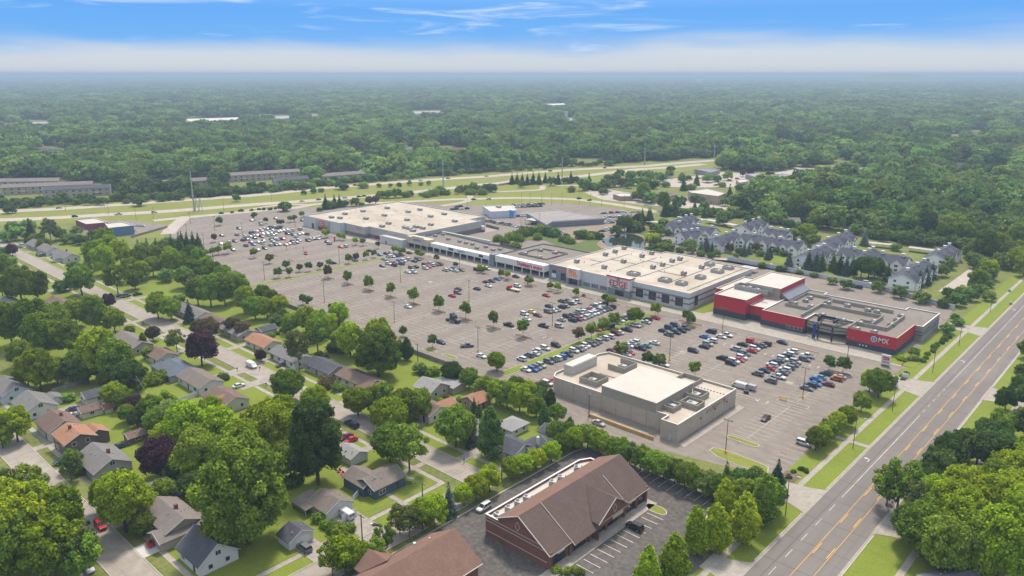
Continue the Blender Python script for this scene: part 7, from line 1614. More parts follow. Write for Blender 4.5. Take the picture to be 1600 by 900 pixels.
for (px, py, lb) in ((480, 797 + 4, 'green bin with orange lid beside the carport'), (477, 841, 'dark green bin with yellow lid before the small garage'), (473, 842, 'black bin beside the small garage door'), (519, 796, 'orange-lidded bin by the double garage')):
    x, y = W(px, py); o = thing('wheelie_bin', lb, 'bin', x, y, .05); MB().box(-.35, .35, -.35, .35, 0, 1.0).build('bin_body', mat('bin green', (.03, .12, .07), .6, var=0) if 'black' not in lb else BUMP, o); MB().box(-.4, .4, -.4, .4, 1.0, 1.12, bottom=True).build('lid', mat('bin lid', (.75, .38, .05), .6, var=0) if 'black' not in lb else BUMP, o)
for (px, py) in ((442, 793 - 100), (194, 493), (224, 507), (371, 580), (725, 722 + 2), (406, 574 + 5), (416, 604)):
    x, y = W(px, py); o = thing('mailbox', 'dark street mailbox' + near_mark(x, y), 'mailbox', x, y); MB().box(-.06, .06, -.06, .06, 0, 1.1).build('post', WOOD, o); MB().box(-.15, .15, -.3, .3, 1.1, 1.4, bottom=True).build('box', BUMP, o)
x, y = W(639, 755); o = thing('swing_frame', 'pale garden swing frame on the corner lawn', 'swing', x, y, 0, .4); f = MB()
for s in (-1.6, 1.6): f.tube((s, -.9, 0), (s, 0, 2.0), .07, 5); f.tube((s, .9, 0), (s, 0, 2.0), .07, 5)
f.tube((-1.6, 0, 2.0), (1.6, 0, 2.0), .07, 5); f.build('frame', STEELP, o); MB().box(-1.8, 1.8, -.8, .2, 1.9, 1.98, bottom=True).build('canopy', C_CREAM, o); MB().box(-.8, .8, -.25, .25, .5, .6, bottom=True).build('seat', WOOD, o)
for (px, py, lb) in ((535, 742, 'dark covered grill on the patio of the navy house'), (530, 738, 'red patio chair behind the navy house'), (293, 634, 'grey covered table on the back lawn')):
    x, y = W(px, py); o = thing('patio_item', lb, 'garden furniture', x, y, .05); m = C_REDD if 'red' in lb else (BUMP if 'dark' in lb else C_METAL)
    MB().box(-.6, .6, -.35, .35, .4, .5, bottom=True).build('top', m, o); MB().box(-.6, .6, .3, .36, .5, 1.1, bottom=True).build('backboard', m, o)
    for a, b_ in ((-.5, -.3), (.5, -.3), (-.5, .3), (.5, .3)): MB().cyl(a, b_, 0, .4, .04, n=4).build('leg', m, o)
sheet('patio', [(524,735),(541,728),(560,748),(545,758)], M_WALK, .06)
# utility cabinets
for (px, py, lb) in ((1585 - 6, 462 + 14, 'pale utility cabinet on the verge near the far driveway'), (1577, 465 - 9, 'second pale utility cabinet on the far verge'), (1290 - 1 + 288, 875 - 420, 'x')):
    if lb == 'x': continue
    x, y = W(px, py); tag(MB().box(-.6, .6, -.5, .5, 0, 1.4).build('utility_cabinet', C_METAL), lb, 'cabinet', pos=(x, y)).location = (x, y, 0)
# people: one continuous body each
CLOTH = [mat('cloth dark', (.03, .03, .04), .9, var=0), mat('cloth blue', (.05, .09, .20), .9, var=0), mat('cloth red', (.35, .05, .05), .9, var=0), mat('cloth pale', (.45, .43, .42), .9, var=0)]
SKIN = mat('skin', (.42, .26, .19), .6, var=0); HAIR = mat('hair', (.05, .035, .025), .8, var=0)
def person(px, py, ci, label, rz, stride=.22):
    x, y = W(px, py); o = thing('person', label, 'person', x, y, .05, rz)
    V = [((0, 0, .95), .15), ((0, 0, 1.15), .14), ((0, 0, 1.38), .17), ((0, 0, 1.50), .06), ((.01, 0, 1.58), .075), ((.01, 0, 1.70), .085)]; E = [(0, 1), (1, 2), (2, 3), (3, 4), (4, 5)]
    for s in (-1, 1):
        b = len(V); k = s * stride
        V += [((0, s * .10, .88), .095), ((k * .5, s * .10, .48), .065), ((k * .8 - .03, s * .10, .09), .045), ((k * .8 + .12, s * .11, .04), .035)]; E += [(0, b), (b, b + 1), (b + 1, b + 2), (b + 2, b + 3)]
        b = len(V); V += [((0, s * .20, 1.40), .06), ((-k * .4, s * .26, 1.14), .045), ((-k * .9 + .05, s * .25, .90), .035), ((-k * .9 + .08, s * .25, .80), .03)]; E += [(2, b), (b, b + 1), (b + 1, b + 2), (b + 2, b + 3)]
    me = bpy.data.meshes.new('person'); me.from_pydata([v[0] for v in V], E, []); bo = bpy.data.objects.new('body', me); COL.objects.link(bo); bo.parent = o; me.materials.append(CLOTH[ci])
    sk = bo.modifiers.new('skin', 'SKIN')
    for i, v in enumerate(V): me.skin_vertices[0].data[i].radius = (v[1], v[1])
    me.skin_vertices[0].data[0].use_root = True
    bo.modifiers.new('sub', 'SUBSURF').levels = 1
    MB().cyl(.02, 0, 1.58, 1.72, .09, .07, 8).cyl(.02, 0, 1.72, 1.76, .07, .02, 8).build('hair', HAIR, o); MB().box(.075, .10, -.05, .05, 1.56, 1.68, bottom=True).build('face', SKIN, o)
person(971.5, 508, 0, 'person in dark clothes walking on the bright grass strip', .3); person(977, 509.5, 0, 'second dark-clothed person on the grass strip nearest the white pickup', .5)
person(983.5, 470, 0, 'person in dark clothes outside the gym doors', 1.2); person(670, 402, 1, 'person walking before the shop row walk', .2); person(673, 402.5, 0, 'second person walking before the shop row walk', .2)
person(474, 389, 1, 'person crossing the lot below the department store', .8); person(463, 387, 3, 'pale-dressed person in the department store lot', .2); person(1043 - 15, 494 - 3, 0, 'person on the walk by the gym windows', 0)

# ------------------------------------------------------------------ trees, one by one
G_L = 'lot trees on small islands'
for xc, px, k, s, tn in zip(ROWS_W, (811, 766, 723, 682, 642, 607, 572, 540, 505), ('young',) * 9, (1.35, 1.35, 1.45, 1.35, 1.4, 1.3, 1.35, 1.3, 1.3), ('dark', 'green', 'dark', 'green', 'dark', 'green', 'dark', 'dark', 'rust')):
    tree(xc, 234 + .3 * ((px % 5) - 2), k, 'green' if tn == 'dark' else tn, s * (.86 + .02 * (px % 7)), G_L, world=True, sz=s * 1.12)
for px, py, k, tn, s in ((397,403,'young','dark',1.3),(421,412,'young','dark',1.25),(447,421.5,'young','dark',1.15),(435,434.5,'young','green',1.25),(452,433,'young','dark',1.15),(468,425,'young','rust',1.0),(483.5,424,'young','dark',1.15),(500,421,'young','rust',.95),(515,417,'young','dark',1.0),(545,411.5,'young','dark',1.2),(557,407.5,'young','rust',1.0),(572,405.5,'young','dark',1.1),(584.5,402.5,'young','dark',1.0),
                         (591,388.5,'vase','dark',1.0),(508,372,'young','bright',1.3),(512,371,'young','bright',1.3),(530,375,'young','bright',1.1),(537,376,'young','bright',1.0),(556,383,'young','bright',1.1),(567,384,'young','green',1.1),(616.5,396,'young','bright',1.1),(624,398,'young','bright',1.0),(630,398.5,'young','bright',1.0),(652,402,'young','bright',1.1),(659,404,'young','bright',1.0),(682,411,'vase','bright',1.1),
                         (712,419,'young','rust',.8),(750,426,'young','bright',1.0),(757,427,'young','bright',.9),(783,434,'young','bright',1.0),(793,437,'young','bright',1.1),(825,446,'young','dark',1.1),(829,447,'young','dark',1.1),(859.5,454,'young','bright',1.0),(871.5,457,'young','bright',1.1),(900,464,'young','bright',1.0),(913,463,'bush','rust',1.0),(945,474,'young','dark',1.0),(952,477,'young','green',1.0),(958,478,'young','green',1.0),
                         (343.5,352.5,'young','dark',1.4),(334.5,378.5,'young','rust',1.2),(397,344,'young','dark',1.3),(416,349.5,'young','rust',1.0),(436,353,'young','rust',1.0),(441,353,'young','rust',1.0),(454,347.5,'young','dark',1.1),(460,346.5,'young','dark',1.1),(472,340,'young','dark',1.1),(356,396,'young','bright',1.5),(342,398,'young','green',1.2),(332,400,'young','green',1.1),(322,402,'young','dark',1.1),(314,403.5,'young','dark',1.0)):
    tree(px, py, k, {'dark': 'green' if int(px) % 3 else 'dark'}.get(tn, tn), s * .92, 'small trees on the parking lot')
for px, py, tn, s, kd in ((905,536,'rust',1.35,'young'),(924,529,'green',1.4,'young'),(942,522,'green',1.45,'young'),(960,513,'green',1.4,'young'),(992,506,'green',1.0,'broad'),(969,563,'olive',1.5,'young'),(1012,573,'dark',1.2,'young'),(1029,578,'dark',1.25,'young'),(1086,590,'green',1.25,'young'),(1024,494,'bright',1.25,'young'),(1073,504,'green',1.15,'young'),(1079,509,'green',1.1,'young'),(1295,580,'dark',1.2,'young'),(1317,584,'dark',1.3,'young')):
    tree(px, py, kd, tn, s * (.62 if kd == 'broad' else 1), 'trees between the parking rows')
tree(846, 606, 'bush', 'olive', 1.6); tree(840, 607, 'bush', 'olive', 1.2)
for px, py, s in ((440,484,1.4),(473.5,476,1.0),(482,479,1.0),(517,486.5,.75)): tree(px, py, 'young', 'dark' if s != 1.4 else 'green', s, 'small trees on the parking lot')
for px, py, tn, s in ((630,526,'dark',.9),(675.5,543,'dark',1.1)): tree(px, py, 'young', tn, s)
tree(776, 580, 'broad', 'bright', .62); 
# around the navy house, the bend and the brick shops
T = """
388,850,giant0,green,1.0,1.0|312,758,tall,green,.95|498,757,giant1,dark,.95,1.0|345,722,tall,bright,1.02|295,712,tall,bright,1.0|430,722,tall,bright,1.05|455,752,broad,green,.95|268,712,broad,bright,.9|385,745,tall,bright,1.0|410,690,broad,bright,1.0|330,668,broad,bright,.8|300,678,broad,olive,.8|452,628,broad,green,.95|494,668,tall,bright,.82|475,690,broad,bright,.9
592,588,giant0,green,.82,.70|592,560,tall,bright,.95|497,552,open,green,1.05|548,558,tall,bright,.86|535,550,broad,bright,.8|468,580,open,olive,.82,1.15|440,690,tall,bright,.9|610,722,broad,green,.95|640,737,open,green,1.05|630,665,broad,green,1.0|655,655,broad,green,.85|612,678,broad,bright,.95|590,650,broad,green,.85|600,672,broad,bright,.8|712,699,broad,green,1.0,1.05|725,690,broad,olive,.75|767,716,oval,dark,1.28
636,563,oval,dark,.75|655,582,oval,dark,.45|668,584,bush,dark,2.0|674,585,bush,green,2.0|705,599,broad,dark,.66|733,607,broad,green,.62|741,648,spruce,dark,.55|748,652,spruce,dark,.5|792,640,broad,green,.8|812,645,tall,bright,.62|775,632,broad,bright,.7|838,652,broad,green,.62|850,668,oval,dark,.62|845,636,broad,dark,.55|860,640,oval,dark,.6|756,622,broad,green,.62|825,620,broad,bright,.5|870,660,broad,green,.5|808,620,broad,green,.6
600,655,open,green,.9|560,650,broad,bright,.8
885,692,broad,green,.56|900,702,broad,bright,.56|918,700,broad,green,.6|935,708,broad,bright,.6|950,716,broad,green,.58|968,722,broad,green,.6|984,728,broad,dark,.55|1000,736,broad,green,.62|1018,742,broad,green,.6|1036,750,broad,green,.6|1054,757,broad,olive,.58|1070,763,broad,green,.62|1088,770,broad,green,.58|1106,777,broad,olive,.6|1122,783,broad,green,.6|1140,790,broad,dark,.62|1152,775,broad,dark,.62
868,690,broad,green,.5|890,684,oval,dark,.55|903,694,oval,green,.5|1133,768,spruce,olive,.8|1212,772,spruce,spruce,.95,.9|1180,785,broad,dark,.75|1160,800,tall,green,.55|1195,802,broad,green,.8|1130,812,oval,bright,.9
800,748,broad,bright,.52|818,742,broad,bright,.5|838,733,broad,bright,.5|862,722,broad,bright,.52|880,708,broad,green,.5|765,768,broad,bright,.6|744,782,broad,bright,.58|725,790,broad,bright,.5|678,822,broad,bright,.68|660,828,broad,bright,.62|640,840,open,olive,.6|625,835,open,olive,.55|702,806,spruce,blue,.72,.85|560,895,broad,bright,.62|540,897,open,bright,.7|582,890,open,green,.55|520,902,open,bright,.65|600,862,open,green,.5|548,880,broad,bright,.5
1085,866,oval,bright,.98|1117,862,oval,bright,1.0|1160,850,oval,bright,1.08|1190,822,oval,green,1.12|1050,918,oval,bright,1.05|1012,926,oval,bright,.9
1372,622,broad,green,.78,.86|1358,612,broad,bright,.62|1345,643,broad,green,.55|1322,666,broad,bright,.55|1306,676,broad,bright,.55|1292,688,broad,green,.55|1274,704,broad,green,.58|1283,695,broad,bright,.52|1390,603,broad,green,.5
1481,521,broad,green,.48,.58|1497,509,broad,green,.45,.55|1492,503,broad,green,.42|1478,516,broad,dark,.4|1424,562,bush,olive,1.6|1430,553,bush,green,2.0|1410,563,bush,bright,1.5
1322,452,broad,green,.62|1372,457,broad,bright,.6|1300,444,broad,green,.5|1404,466,broad,green,.66|1439,474,broad,green,.68|1475,480,broad,dark,.62|1495,478,broad,green,.7|1515,470,broad,green,.7|1530,458,broad,green,.7|1505,462,broad,bright,.7|1480,465,broad,green,.6|1545,470,broad,green,.6|1250,428,broad,bright,.42|1272,433,broad,bright,.4|1223,424,broad,bright,.42|1190,419,broad,green,.42|1217,424,broad,bright,.4|1150,402,broad,green,.4
1401,800,open,green,1.05|1424,812,open,olive,.9|1385,790,open,green,.8|1440,790,broad,dark,.85|1462,760,broad,dark,.9|1480,735,broad,dark,.85|1500,745,spruce,olive,1.0|1525,730,broad,dark,.95|1555,735,broad,dark,.9|1455,820,tall,bright,.8|1480,840,tall,bright,.9|1500,870,tall,bright,1.0|1520,820,tall,bright,.85|1545,850,tall,bright,1.05|1575,820,tall,bright,.9|1590,870,tall,bright,1.1|1550,800,tall,green,.85|1585,780,tall,bright,.8|1440,870,broad,green,1.0|1420,850,broad,dark,.8|1470,900,tall,green,.85|1450,850,broad,green,.9|1555,910,tall,bright,1.1|1520,905,tall,green,.9|1600,820,tall,green,.9|1605,760,tall,bright,.85|1575,760,broad,bright,.85|1500,790,broad,bright,.9|1615,870,tall,bright,1.0
1570,641,broad,dark,.64|1594,618,broad,dark,.62|1539,694,broad,dark,.66|1556,712,broad,dark,.75|1605,640,broad,dark,.7|1605,560,broad,green,.65|1598,585,broad,dark,.55|1560,690,broad,green,.8|1600,690,broad,olive,.9|1510,722,broad,dark,.8
15,860,tall,bright,1.05|52,880,tall,bright,1.15|100,862,tall,bright,.98|20,905,tall,green,1.0|85,905,open,bright,1.05|122,900,open,olive,.9|70,840,broad,bright,1.0|35,830,broad,bright,1.0|0,820,broad,bright,1.0|110,880,open,green,.8|135,905,open,green,.8|197,832,tall,bright,.98|170,800,broad,bright,.8|215,805,broad,bright,.75|225,838,broad,green,.5|10,790,open,olive,.75|50,790,open,green,.8|112,752,open,dark,.55|125,740,spruce,olive,.65|115,735,broad,green,.5
252,748,broad,purple,.98|290,760,broad,dark,.8|310,782,broad,dark,.7|258,790,broad,green,.6|340,800,broad,dark,.7|320,730,tall,green,.8|355,760,tall,green,.9|28,690,broad,bright,.88|5,700,broad,green,.6
"""
T2 = """
35,475,tall,green,1.15|60,470,tall,green,.9|5,465,broad,green,.9|129,462,broad,green,1.25|100,455,broad,bright,.8|185,462,open,green,1.15|165,430,tall,bright,1.0|150,420,tall,bright,1.0|190,415,tall,bright,.95|175,405,tall,bright,.9|205,440,open,bright,.95|225,420,tall,green,.9|240,432,broad,green,.9|262,440,broad,green,.8|248,498,broad,bright,.95|268,500,broad,green,.85|172,483,broad,purple,.62|150,520,tall,green,1.0|120,510,broad,green,1.0|180,520,broad,green,.85|90,535,tall,green,1.0|55,540,tall,green,1.2|20,540,tall,green,1.1|70,560,tall,green,1.1|110,560,tall,green,.95|35,575,broad,green,.9|160,595,tall,bright,1.15|185,600,tall,green,1.0|205,612,broad,dark,.95|140,600,broad,olive,.8|115,600,broad,dark,.8|125,585,broad,green,.8|65,612,tall,bright,.95|45,605,broad,bright,.8|90,600,broad,green,.8|240,533,broad,rust,.52|277,550,open,olive,.7|316,572,broad,purple,1.12|327,530,broad,rust,.75|312,526,broad,rust,.6|366,522,broad,rust,.6|380,528,broad,rust,.6|297,504,spruce,blue,.95|330,480,tall,green,.95|310,478,tall,green,.9|352,478,tall,green,.85|375,470,tall,green,.8|300,455,broad,purple,.7|290,450,broad,green,.9|385,490,tall,bright,.8|400,500,broad,green,.9|418,498,broad,bright,.8|365,455,broad,bright,.8|395,470,broad,green,.7|345,455,broad,green,.8|425,480,broad,green,.7|440,500,broad,green,.6|460,500,broad,green,.5|432,508,broad,green,.6|480,520,tall,bright,.7|500,530,tall,bright,.75|515,520,broad,bright,.7|530,512,tall,bright,.7|455,520,broad,green,.7|620,560,broad,dark,.6
408,565,broad,purple,.38|405,560,broad,rust,.3|212,645,broad,purple,.5|230,650,broad,rust,.45|107,627,broad,green,.45|180,635,broad,bright,.7|195,640,broad,green,.6|170,610,broad,green,.6|235,660,broad,green,.7|255,665,open,green,.8|275,672,broad,olive,.8|215,668,broad,dark,.5|200,660,broad,green,.5|245,680,broad,green,.7|270,690,broad,green,.6|505,600,bush,rust,2.2|515,605,bush,rust,2.0|528,612,bush,green,2.0|350,592,bush,dark,1.8|205,518,bush,green,2.0|225,548,oval,green,.6|235,560,oval,bright,.55|430,560,broad,dark,.3|505,562,bush,dark,2.4|520,548,bush,dark,2.5|530,550,bush,dark,2.2|280,475,broad,green,.6|245,470,broad,green,.6
205,405,broad,dark,.7|218,403,spruce,dark,1.0|232,404,spruce,dark,1.1|246,402,spruce,dark,1.05|258,402,broad,dark,.75|270,399,spruce,dark,1.15|282,397,spruce,dark,1.2|294,395,spruce,dark,1.15|303,392,spruce,dark,1.1|311,391,spruce,dark,1.0|225,395,broad,dark,.7|240,392,broad,dark,.7|256,388,broad,green,.7|270,385,broad,green,.7|285,388,spruce,dark,1.0|262,380,broad,green,.6|248,385,bush,green,2.4
50,378,spruce,dark,1.4|58,380,broad,dark,.9|30,375,broad,green,1.0|10,378,broad,green,1.0|45,360,broad,green,.9|20,362,broad,green,.9|80,378,open,olive,1.1|95,375,broad,olive,.9|110,380,broad,green,1.0|130,382,broad,green,.95|150,375,broad,green,.95|120,368,broad,bright,.8|160,385,broad,green,.8|70,390,broad,green,.8|140,395,broad,green,.8|5,400,broad,green,.9|15,420,broad,dark,.9|20,400,broad,purple,.6|5,440,tall,green,.9
17,333.5,broad,green,.9|217,322,broad,green,1.1|445.5,330,broad,green,1.0|370,315,broad,green,.6
509,327,spruce,dark,1.1|515,326,broad,dark,.9|523,325,spruce,dark,1.0|531,324,spruce,dark,.95|538,323,broad,dark,.75|555,322,broad,dark,.75|565,322,broad,green,.5|577,320,broad,rust,.6|587,319,broad,rust,.6|500,330,broad,dark,.5
530,296,broad,dark,.8|538,297,broad,dark,.8|490,302,broad,green,.6|475,304,broad,green,.5|502,300,broad,green,.6|568,294,broad,green,.9|592,293,broad,dark,.5|624,292,broad,green,.5|640,290,broad,dark,.5|658,290,broad,dark,.5|670,289,broad,green,.5|610,293,broad,green,.4
596,309,broad,dark,.8|607,310,broad,dark,.7|620,309,broad,dark,.8|634,308,broad,dark,.8|640,307,broad,dark,.7|612,305,broad,dark,.7|658,306,broad,dark,.5|680,303,broad,dark,.7|688,300,broad,dark,.8|697,304,bush,green,4|675,307,bush,green,4|670,308,bush,green,3.5|720,300,broad,dark,.8|730,302,broad,green,.8|740,301,broad,dark,.9|750,301,broad,dark,.85|760,300,broad,dark,.9|770,300,broad,dark,.8|735,304,bush,green,4|755,304,bush,green,4|715,303,broad,dark,.6
800,288,spruce,dark,1.0|808,287,spruce,dark,1.0|816,290,spruce,dark,1.1|824,289,spruce,dark,1.0|833,288,spruce,dark,1.1|842,288,spruce,dark,1.1|852,286,spruce,dark,1.0|862,290,broad,green,.9|872,288,spruce,dark,1.1|885,287,broad,green,.9|892,286,spruce,dark,1.1|900,285,broad,green,.8|815,293,broad,green,.7|912,298,broad,dark,1.1|920,296,spruce,dark,1.4|932,297,broad,dark,1.1|945,298,broad,dark,1.2|943,304,broad,dark,.8|960,292,broad,green,1.0|975,290,broad,green,1.0|990,290,broad,green,1.0|1005,292,broad,green,1.1|1020,295,broad,green,1.0|895,300,bush,green,4|962,285,tall,green,.9|985,280,tall,green,.9|1010,282,tall,green,.9|1035,283,broad,green,.9
995,313,broad,dark,1.0|1005,315,tall,green,1.0|1015,318,tall,dark,.9|1020,316,broad,green,.9|1036,330,tall,green,.95|1045,335,broad,dark,.9|1053,332,spruce,dark,1.0|1061,326,oval,dark,1.0|1040,338,spruce,dark,1.3|1055,338,spruce,dark,1.2|1085,316,broad,dark,.8|1097,317,broad,dark,.8|1112,318,broad,dark,.8|1068,298,spruce,dark,1.2|1080,296,broad,green,.9|1088,290,spruce,dark,1.2|1139,316,spruce,dark,1.4|1066,285,broad,green,.9|1105,285,broad,bright,1.1|1120,284,broad,bright,.9|1137,282,broad,green,1.0|1158,300,broad,green,1.1|1175,305,broad,green,1.1
963,368,broad,dark,.8|975,364,broad,dark,1.0|985,362,spruce,dark,1.1|992,362,broad,dark,.95|1001,360,spruce,dark,1.1|998,357,broad,rust,.9|965,361,spruce,dark,.9|1003,351,spruce,dark,1.1|1013,350,spruce,dark,1.1|1016,345,spruce,dark,.9|911,372,broad,bright,.85|905,373,broad,green,.7|925,371,broad,green,.6|932,373,broad,bright,.6|938,374,broad,bright,.5|920,374,bush,green,3
845,365,bush,green,4|830,366,bush,green,4|818,370,bush,green,4|806,371,bush,green,3.5|795,374,bush,green,3.5|858,368,bush,dark,4|868,370,bush,dark,4|780,377,bush,green,3|880,378,bush,green,3|838,374,bush,green,3|812,378,bush,green,3|893,380,bush,green,3|790,383,bush,green,3|805,388,bush,green,3
1018,378,bush,bright,4|1025,386,broad,green,.8|1035,392,broad,green,.75|1020,392,broad,bright,.6|1045,397,broad,green,.7|1042,383,broad,bright,.6|1012,398,broad,green,.5|1028,399,broad,green,.55|1062,394,broad,bright,.55|1080,396,broad,green,.55|1095,400,broad,bright,.5|1110,403,broad,green,.45|1030,368,broad,green,.8|1022,362,broad,dark,.8|1036,360,broad,dark,.8|1046,368,broad,dark,.5|1060,372,broad,dark,.5|1075,378,broad,dark,.4|1078,390,broad,green,.8
1095,398,spruce,blue,0.83|1103,394,spruce,blue,0.97|1112,397,spruce,dark,0.72|1155,398,broad,green,.5|1162,400,spruce,blue,0.72|1170,397,spruce,blue,0.68|1199,406,spruce,blue,0.72|1202,403,spruce,spruce,0.72|1232,418,spruce,blue,0.90|1262,423,spruce,spruce,1.08|1274,424,spruce,spruce,1.01|1283,422,spruce,dark,0.94|1301,424,spruce,dark,0.94|1311,428,spruce,spruce,1.01|1321,430,spruce,blue,0.94|1331,428,spruce,spruce,0.94|1345,434,broad,dark,.95|1356,436,broad,dark,1.0|1366,434,broad,dark,.9|1386,440,spruce,spruce,0.86|1378,430,broad,green,.8|1370,415,broad,dark,.7|1340,412,broad,dark,.7|1445,445,spruce,spruce,0.94|1435,448,spruce,dark,0.86|1425,442,spruce,blue,0.79|1455,436,spruce,spruce,0.86|1471,432,broad,dark,.7|1480,420,broad,dark,.8|1350,384,spruce,blue,0.94|1474,398,spruce,blue,0.86|1140,395,broad,rust,.5|1180,394,broad,rust,.5|1120,400,broad,dark,.5|1213,397,broad,green,.5|1225,400,broad,green,.5|1240,398,broad,green,.6|1188,400,broad,dark,.5|1130,380,broad,dark,.5|1075,362,broad,dark,.6|1055,362,broad,dark,.5
1128,292,broad,dark,.7|1172,276,broad,purple,.8|1160,276,broad,purple,.6|1200,279,broad,purple,.6|1206,278,broad,purple,.5|1216,300,broad,green,1.1|1230,303,tall,olive,.9|1248,300,open,olive,1.1|1262,297,broad,dark,.8|1282,292,open,olive,1.0|1302,288,broad,green,.9|1350,284,tall,green,.9|1365,282,broad,bright,.9|1190,310,tall,green,.9|1210,316,tall,green,1.0|1232,318,tall,green,1.0|1175,320,broad,dark,1.0|1150,326,broad,green,.9|1132,322,broad,green,.9|1100,330,broad,green,.8|1255,322,broad,purple,.9|1270,325,broad,purple,.8|1283,320,tall,bright,1.0|1300,330,tall,green,1.1|1320,325,tall,green,1.1|1345,330,tall,green,1.1|1085,332,spruce,dark,.9|1240,345,broad,bright,.9|1270,350,broad,green,.9|1290,355,broad,bright,.9|1315,352,broad,green,.9
950,282,broad,green,.8|968,279,open,green,.9|985,277,broad,green,.8|1000,275,open,olive,.9|1015,278,broad,bright,1.0|1028,280,broad,bright,1.0|1045,278,tall,green,.8|1048,268,tall,green,.8|1010,288,broad,green,.9|1025,290,broad,olive,.8|1040,292,broad,dark,.8|970,292,broad,rust,.7|982,294,broad,green,.8|950,293,broad,rust,.7|1065,280,broad,bright,.7|1075,282,broad,olive,.6
300,412,broad,green,.9|288,408,broad,dark,.8|312,424,tall,green,.8|325,432,broad,bright,.9|335,440,broad,green,.9|350,447,broad,green,.9|275,412,broad,bright,.8|262,415,broad,green,.9|250,418,tall,bright,.8|285,425,broad,green,.9|270,430,tall,bright,.9|300,436,broad,green,.9|316,446,broad,green,.8|222,440,broad,bright,.9|212,452,broad,green,.8|365,440,broad,dark,.7|378,462,broad,green,.8|412,472,broad,green,.7|437,490,broad,bright,.7|450,505,broad,green,.6|232,408,broad,green,.9|245,404,broad,dark,.9|182,395,broad,bright,.9|168,392,tall,bright,.9|150,405,broad,bright,.9|135,430,broad,green,.8|115,425,broad,green,.7
1236,373,broad,bright,.9|1262,378,broad,bright,1.0|1270,385,broad,green,.9|1256,372,broad,bright,.9|1190,352,broad,green,.9|1210,350,broad,green,.9|1170,350,broad,green,.7|1128,352,broad,green,.8|1100,340,spruce,dark,0.72|1112,338,broad,green,1.0|1130,343,broad,green,.9|1145,338,broad,green,1.0|1395,412,broad,green,.7|1400,392,broad,green,.7|1380,378,broad,green,.8|1360,372,broad,green,.8
"""
for blk in (T, T2):
    for ln in blk.strip().split('\n'):
        for it in ln.split('|'):
            a = it.split(','); tree(float(a[0]), float(a[1]), a[2], a[3], float(a[4]), 'trees of the gardens and verges', sz=float(a[5]) if len(a) > 5 else None)
# hedges: many shrubs in a line
def hedge(pts, n, tone, s, group):
    for i in range(n):
        t = i / max(1, n - 1) * (len(pts) - 1); k = min(len(pts) - 2, int(t)); f = t - k; tree(pts[k][0] + (pts[k + 1][0] - pts[k][0]) * f + random.uniform(-.8, .8), pts[k][1] + (pts[k + 1][1] - pts[k][1]) * f + random.uniform(-.5, .5), 'bush', tone, s * random.uniform(.85, 1.15), group)
hedge([(204,608),(245,597),(280,584)], 9, 'green', 2.4, 'tall green hedge beside the fenced lawn'); hedge([(425,526),(458,512)], 5, 'green', 1.2, 'clipped hedge behind the orange house'); hedge([(1441,566),(1460,545),(1480,528)], 9, 'dark', 1.1, 'clipped bushes along the avenue walk')
hedge([(500,815),(528,835),(545,832)], 6, 'green', 1.4, 'garden shrubs between the two garages'); hedge([(345,334),(400,329),(430,327)], 8, 'dark', 1.3, 'dark low hedge along the side road'); hedge([(660,640),(700,622),(745,640)], 7, 'green', 1.0, 'flower bushes along the red fence'); hedge([(1400,592),(1418,582),(1410,594)], 6, 'olive', .7, 'low plants in the driveway bed'); hedge([(1222,752),(1250,733),(1260,738)], 7, 'dark', .7, 'small plants in the gravel bed')
hedge([(800,610),(760,600)], 4, 'green', 1.8, 'shrubs by the lot corner'); hedge([(450,690),(480,740),(430,775)], 7, 'dark', 2.0, 'dense shrubs behind the white garage'); hedge([(270,760),(330,780),(360,840)], 7, 'dark', 2.0, 'dense shrubs behind the slate house'); hedge([(870,895),(890,893),(905,898)], 4, 'green', .9, 'shrubs at the end of the brick shop walk')
def belt(pts, n, s0, s1, spread, seed):
    rs = random.Random(seed)
    for i in range(n):
        t = (i + rs.random()) / n * (len(pts) - 1); k = min(len(pts) - 2, int(t)); f = t - k
        tree(pts[k][0] + (pts[k + 1][0] - pts[k][0]) * f, pts[k][1] + (pts[k + 1][1] - pts[k][1]) * f + rs.uniform(-spread, spread), 'broad', rs.choice(('green', 'green', 'dark', 'olive', 'bright')), rs.uniform(s0, s1), 'belt of trees behind the freeway')
belt([(-30,323),(60,321),(200,315),(300,308)], 85, .5, .9, 3.5, 1); belt([(300,307),(400,300),(520,289)], 80, .5, .9, 3, 2); belt([(520,287),(640,278),(800,266),(960,257)], 80, .5, .95, 2, 3); belt([(180,300),(230,300),(300,300),(345,297)], 26, .7, 1.1, 5, 4); belt([(1060,335),(1140,338),(1200,347),(1270,360)], 22, .6, .9, 3, 5); belt([(1330,362),(1400,378),(1450,382),(1500,384),(1550,402)], 26, .7, 1.0, 4, 6)
belt([(1510,400),(1530,420),(1545,440),(1520,455)], 22, .6, .9, 5, 7); belt([(1430,372),(1500,376),(1570,400),(1600,430)], 26, .9, 1.2, 6, 8)
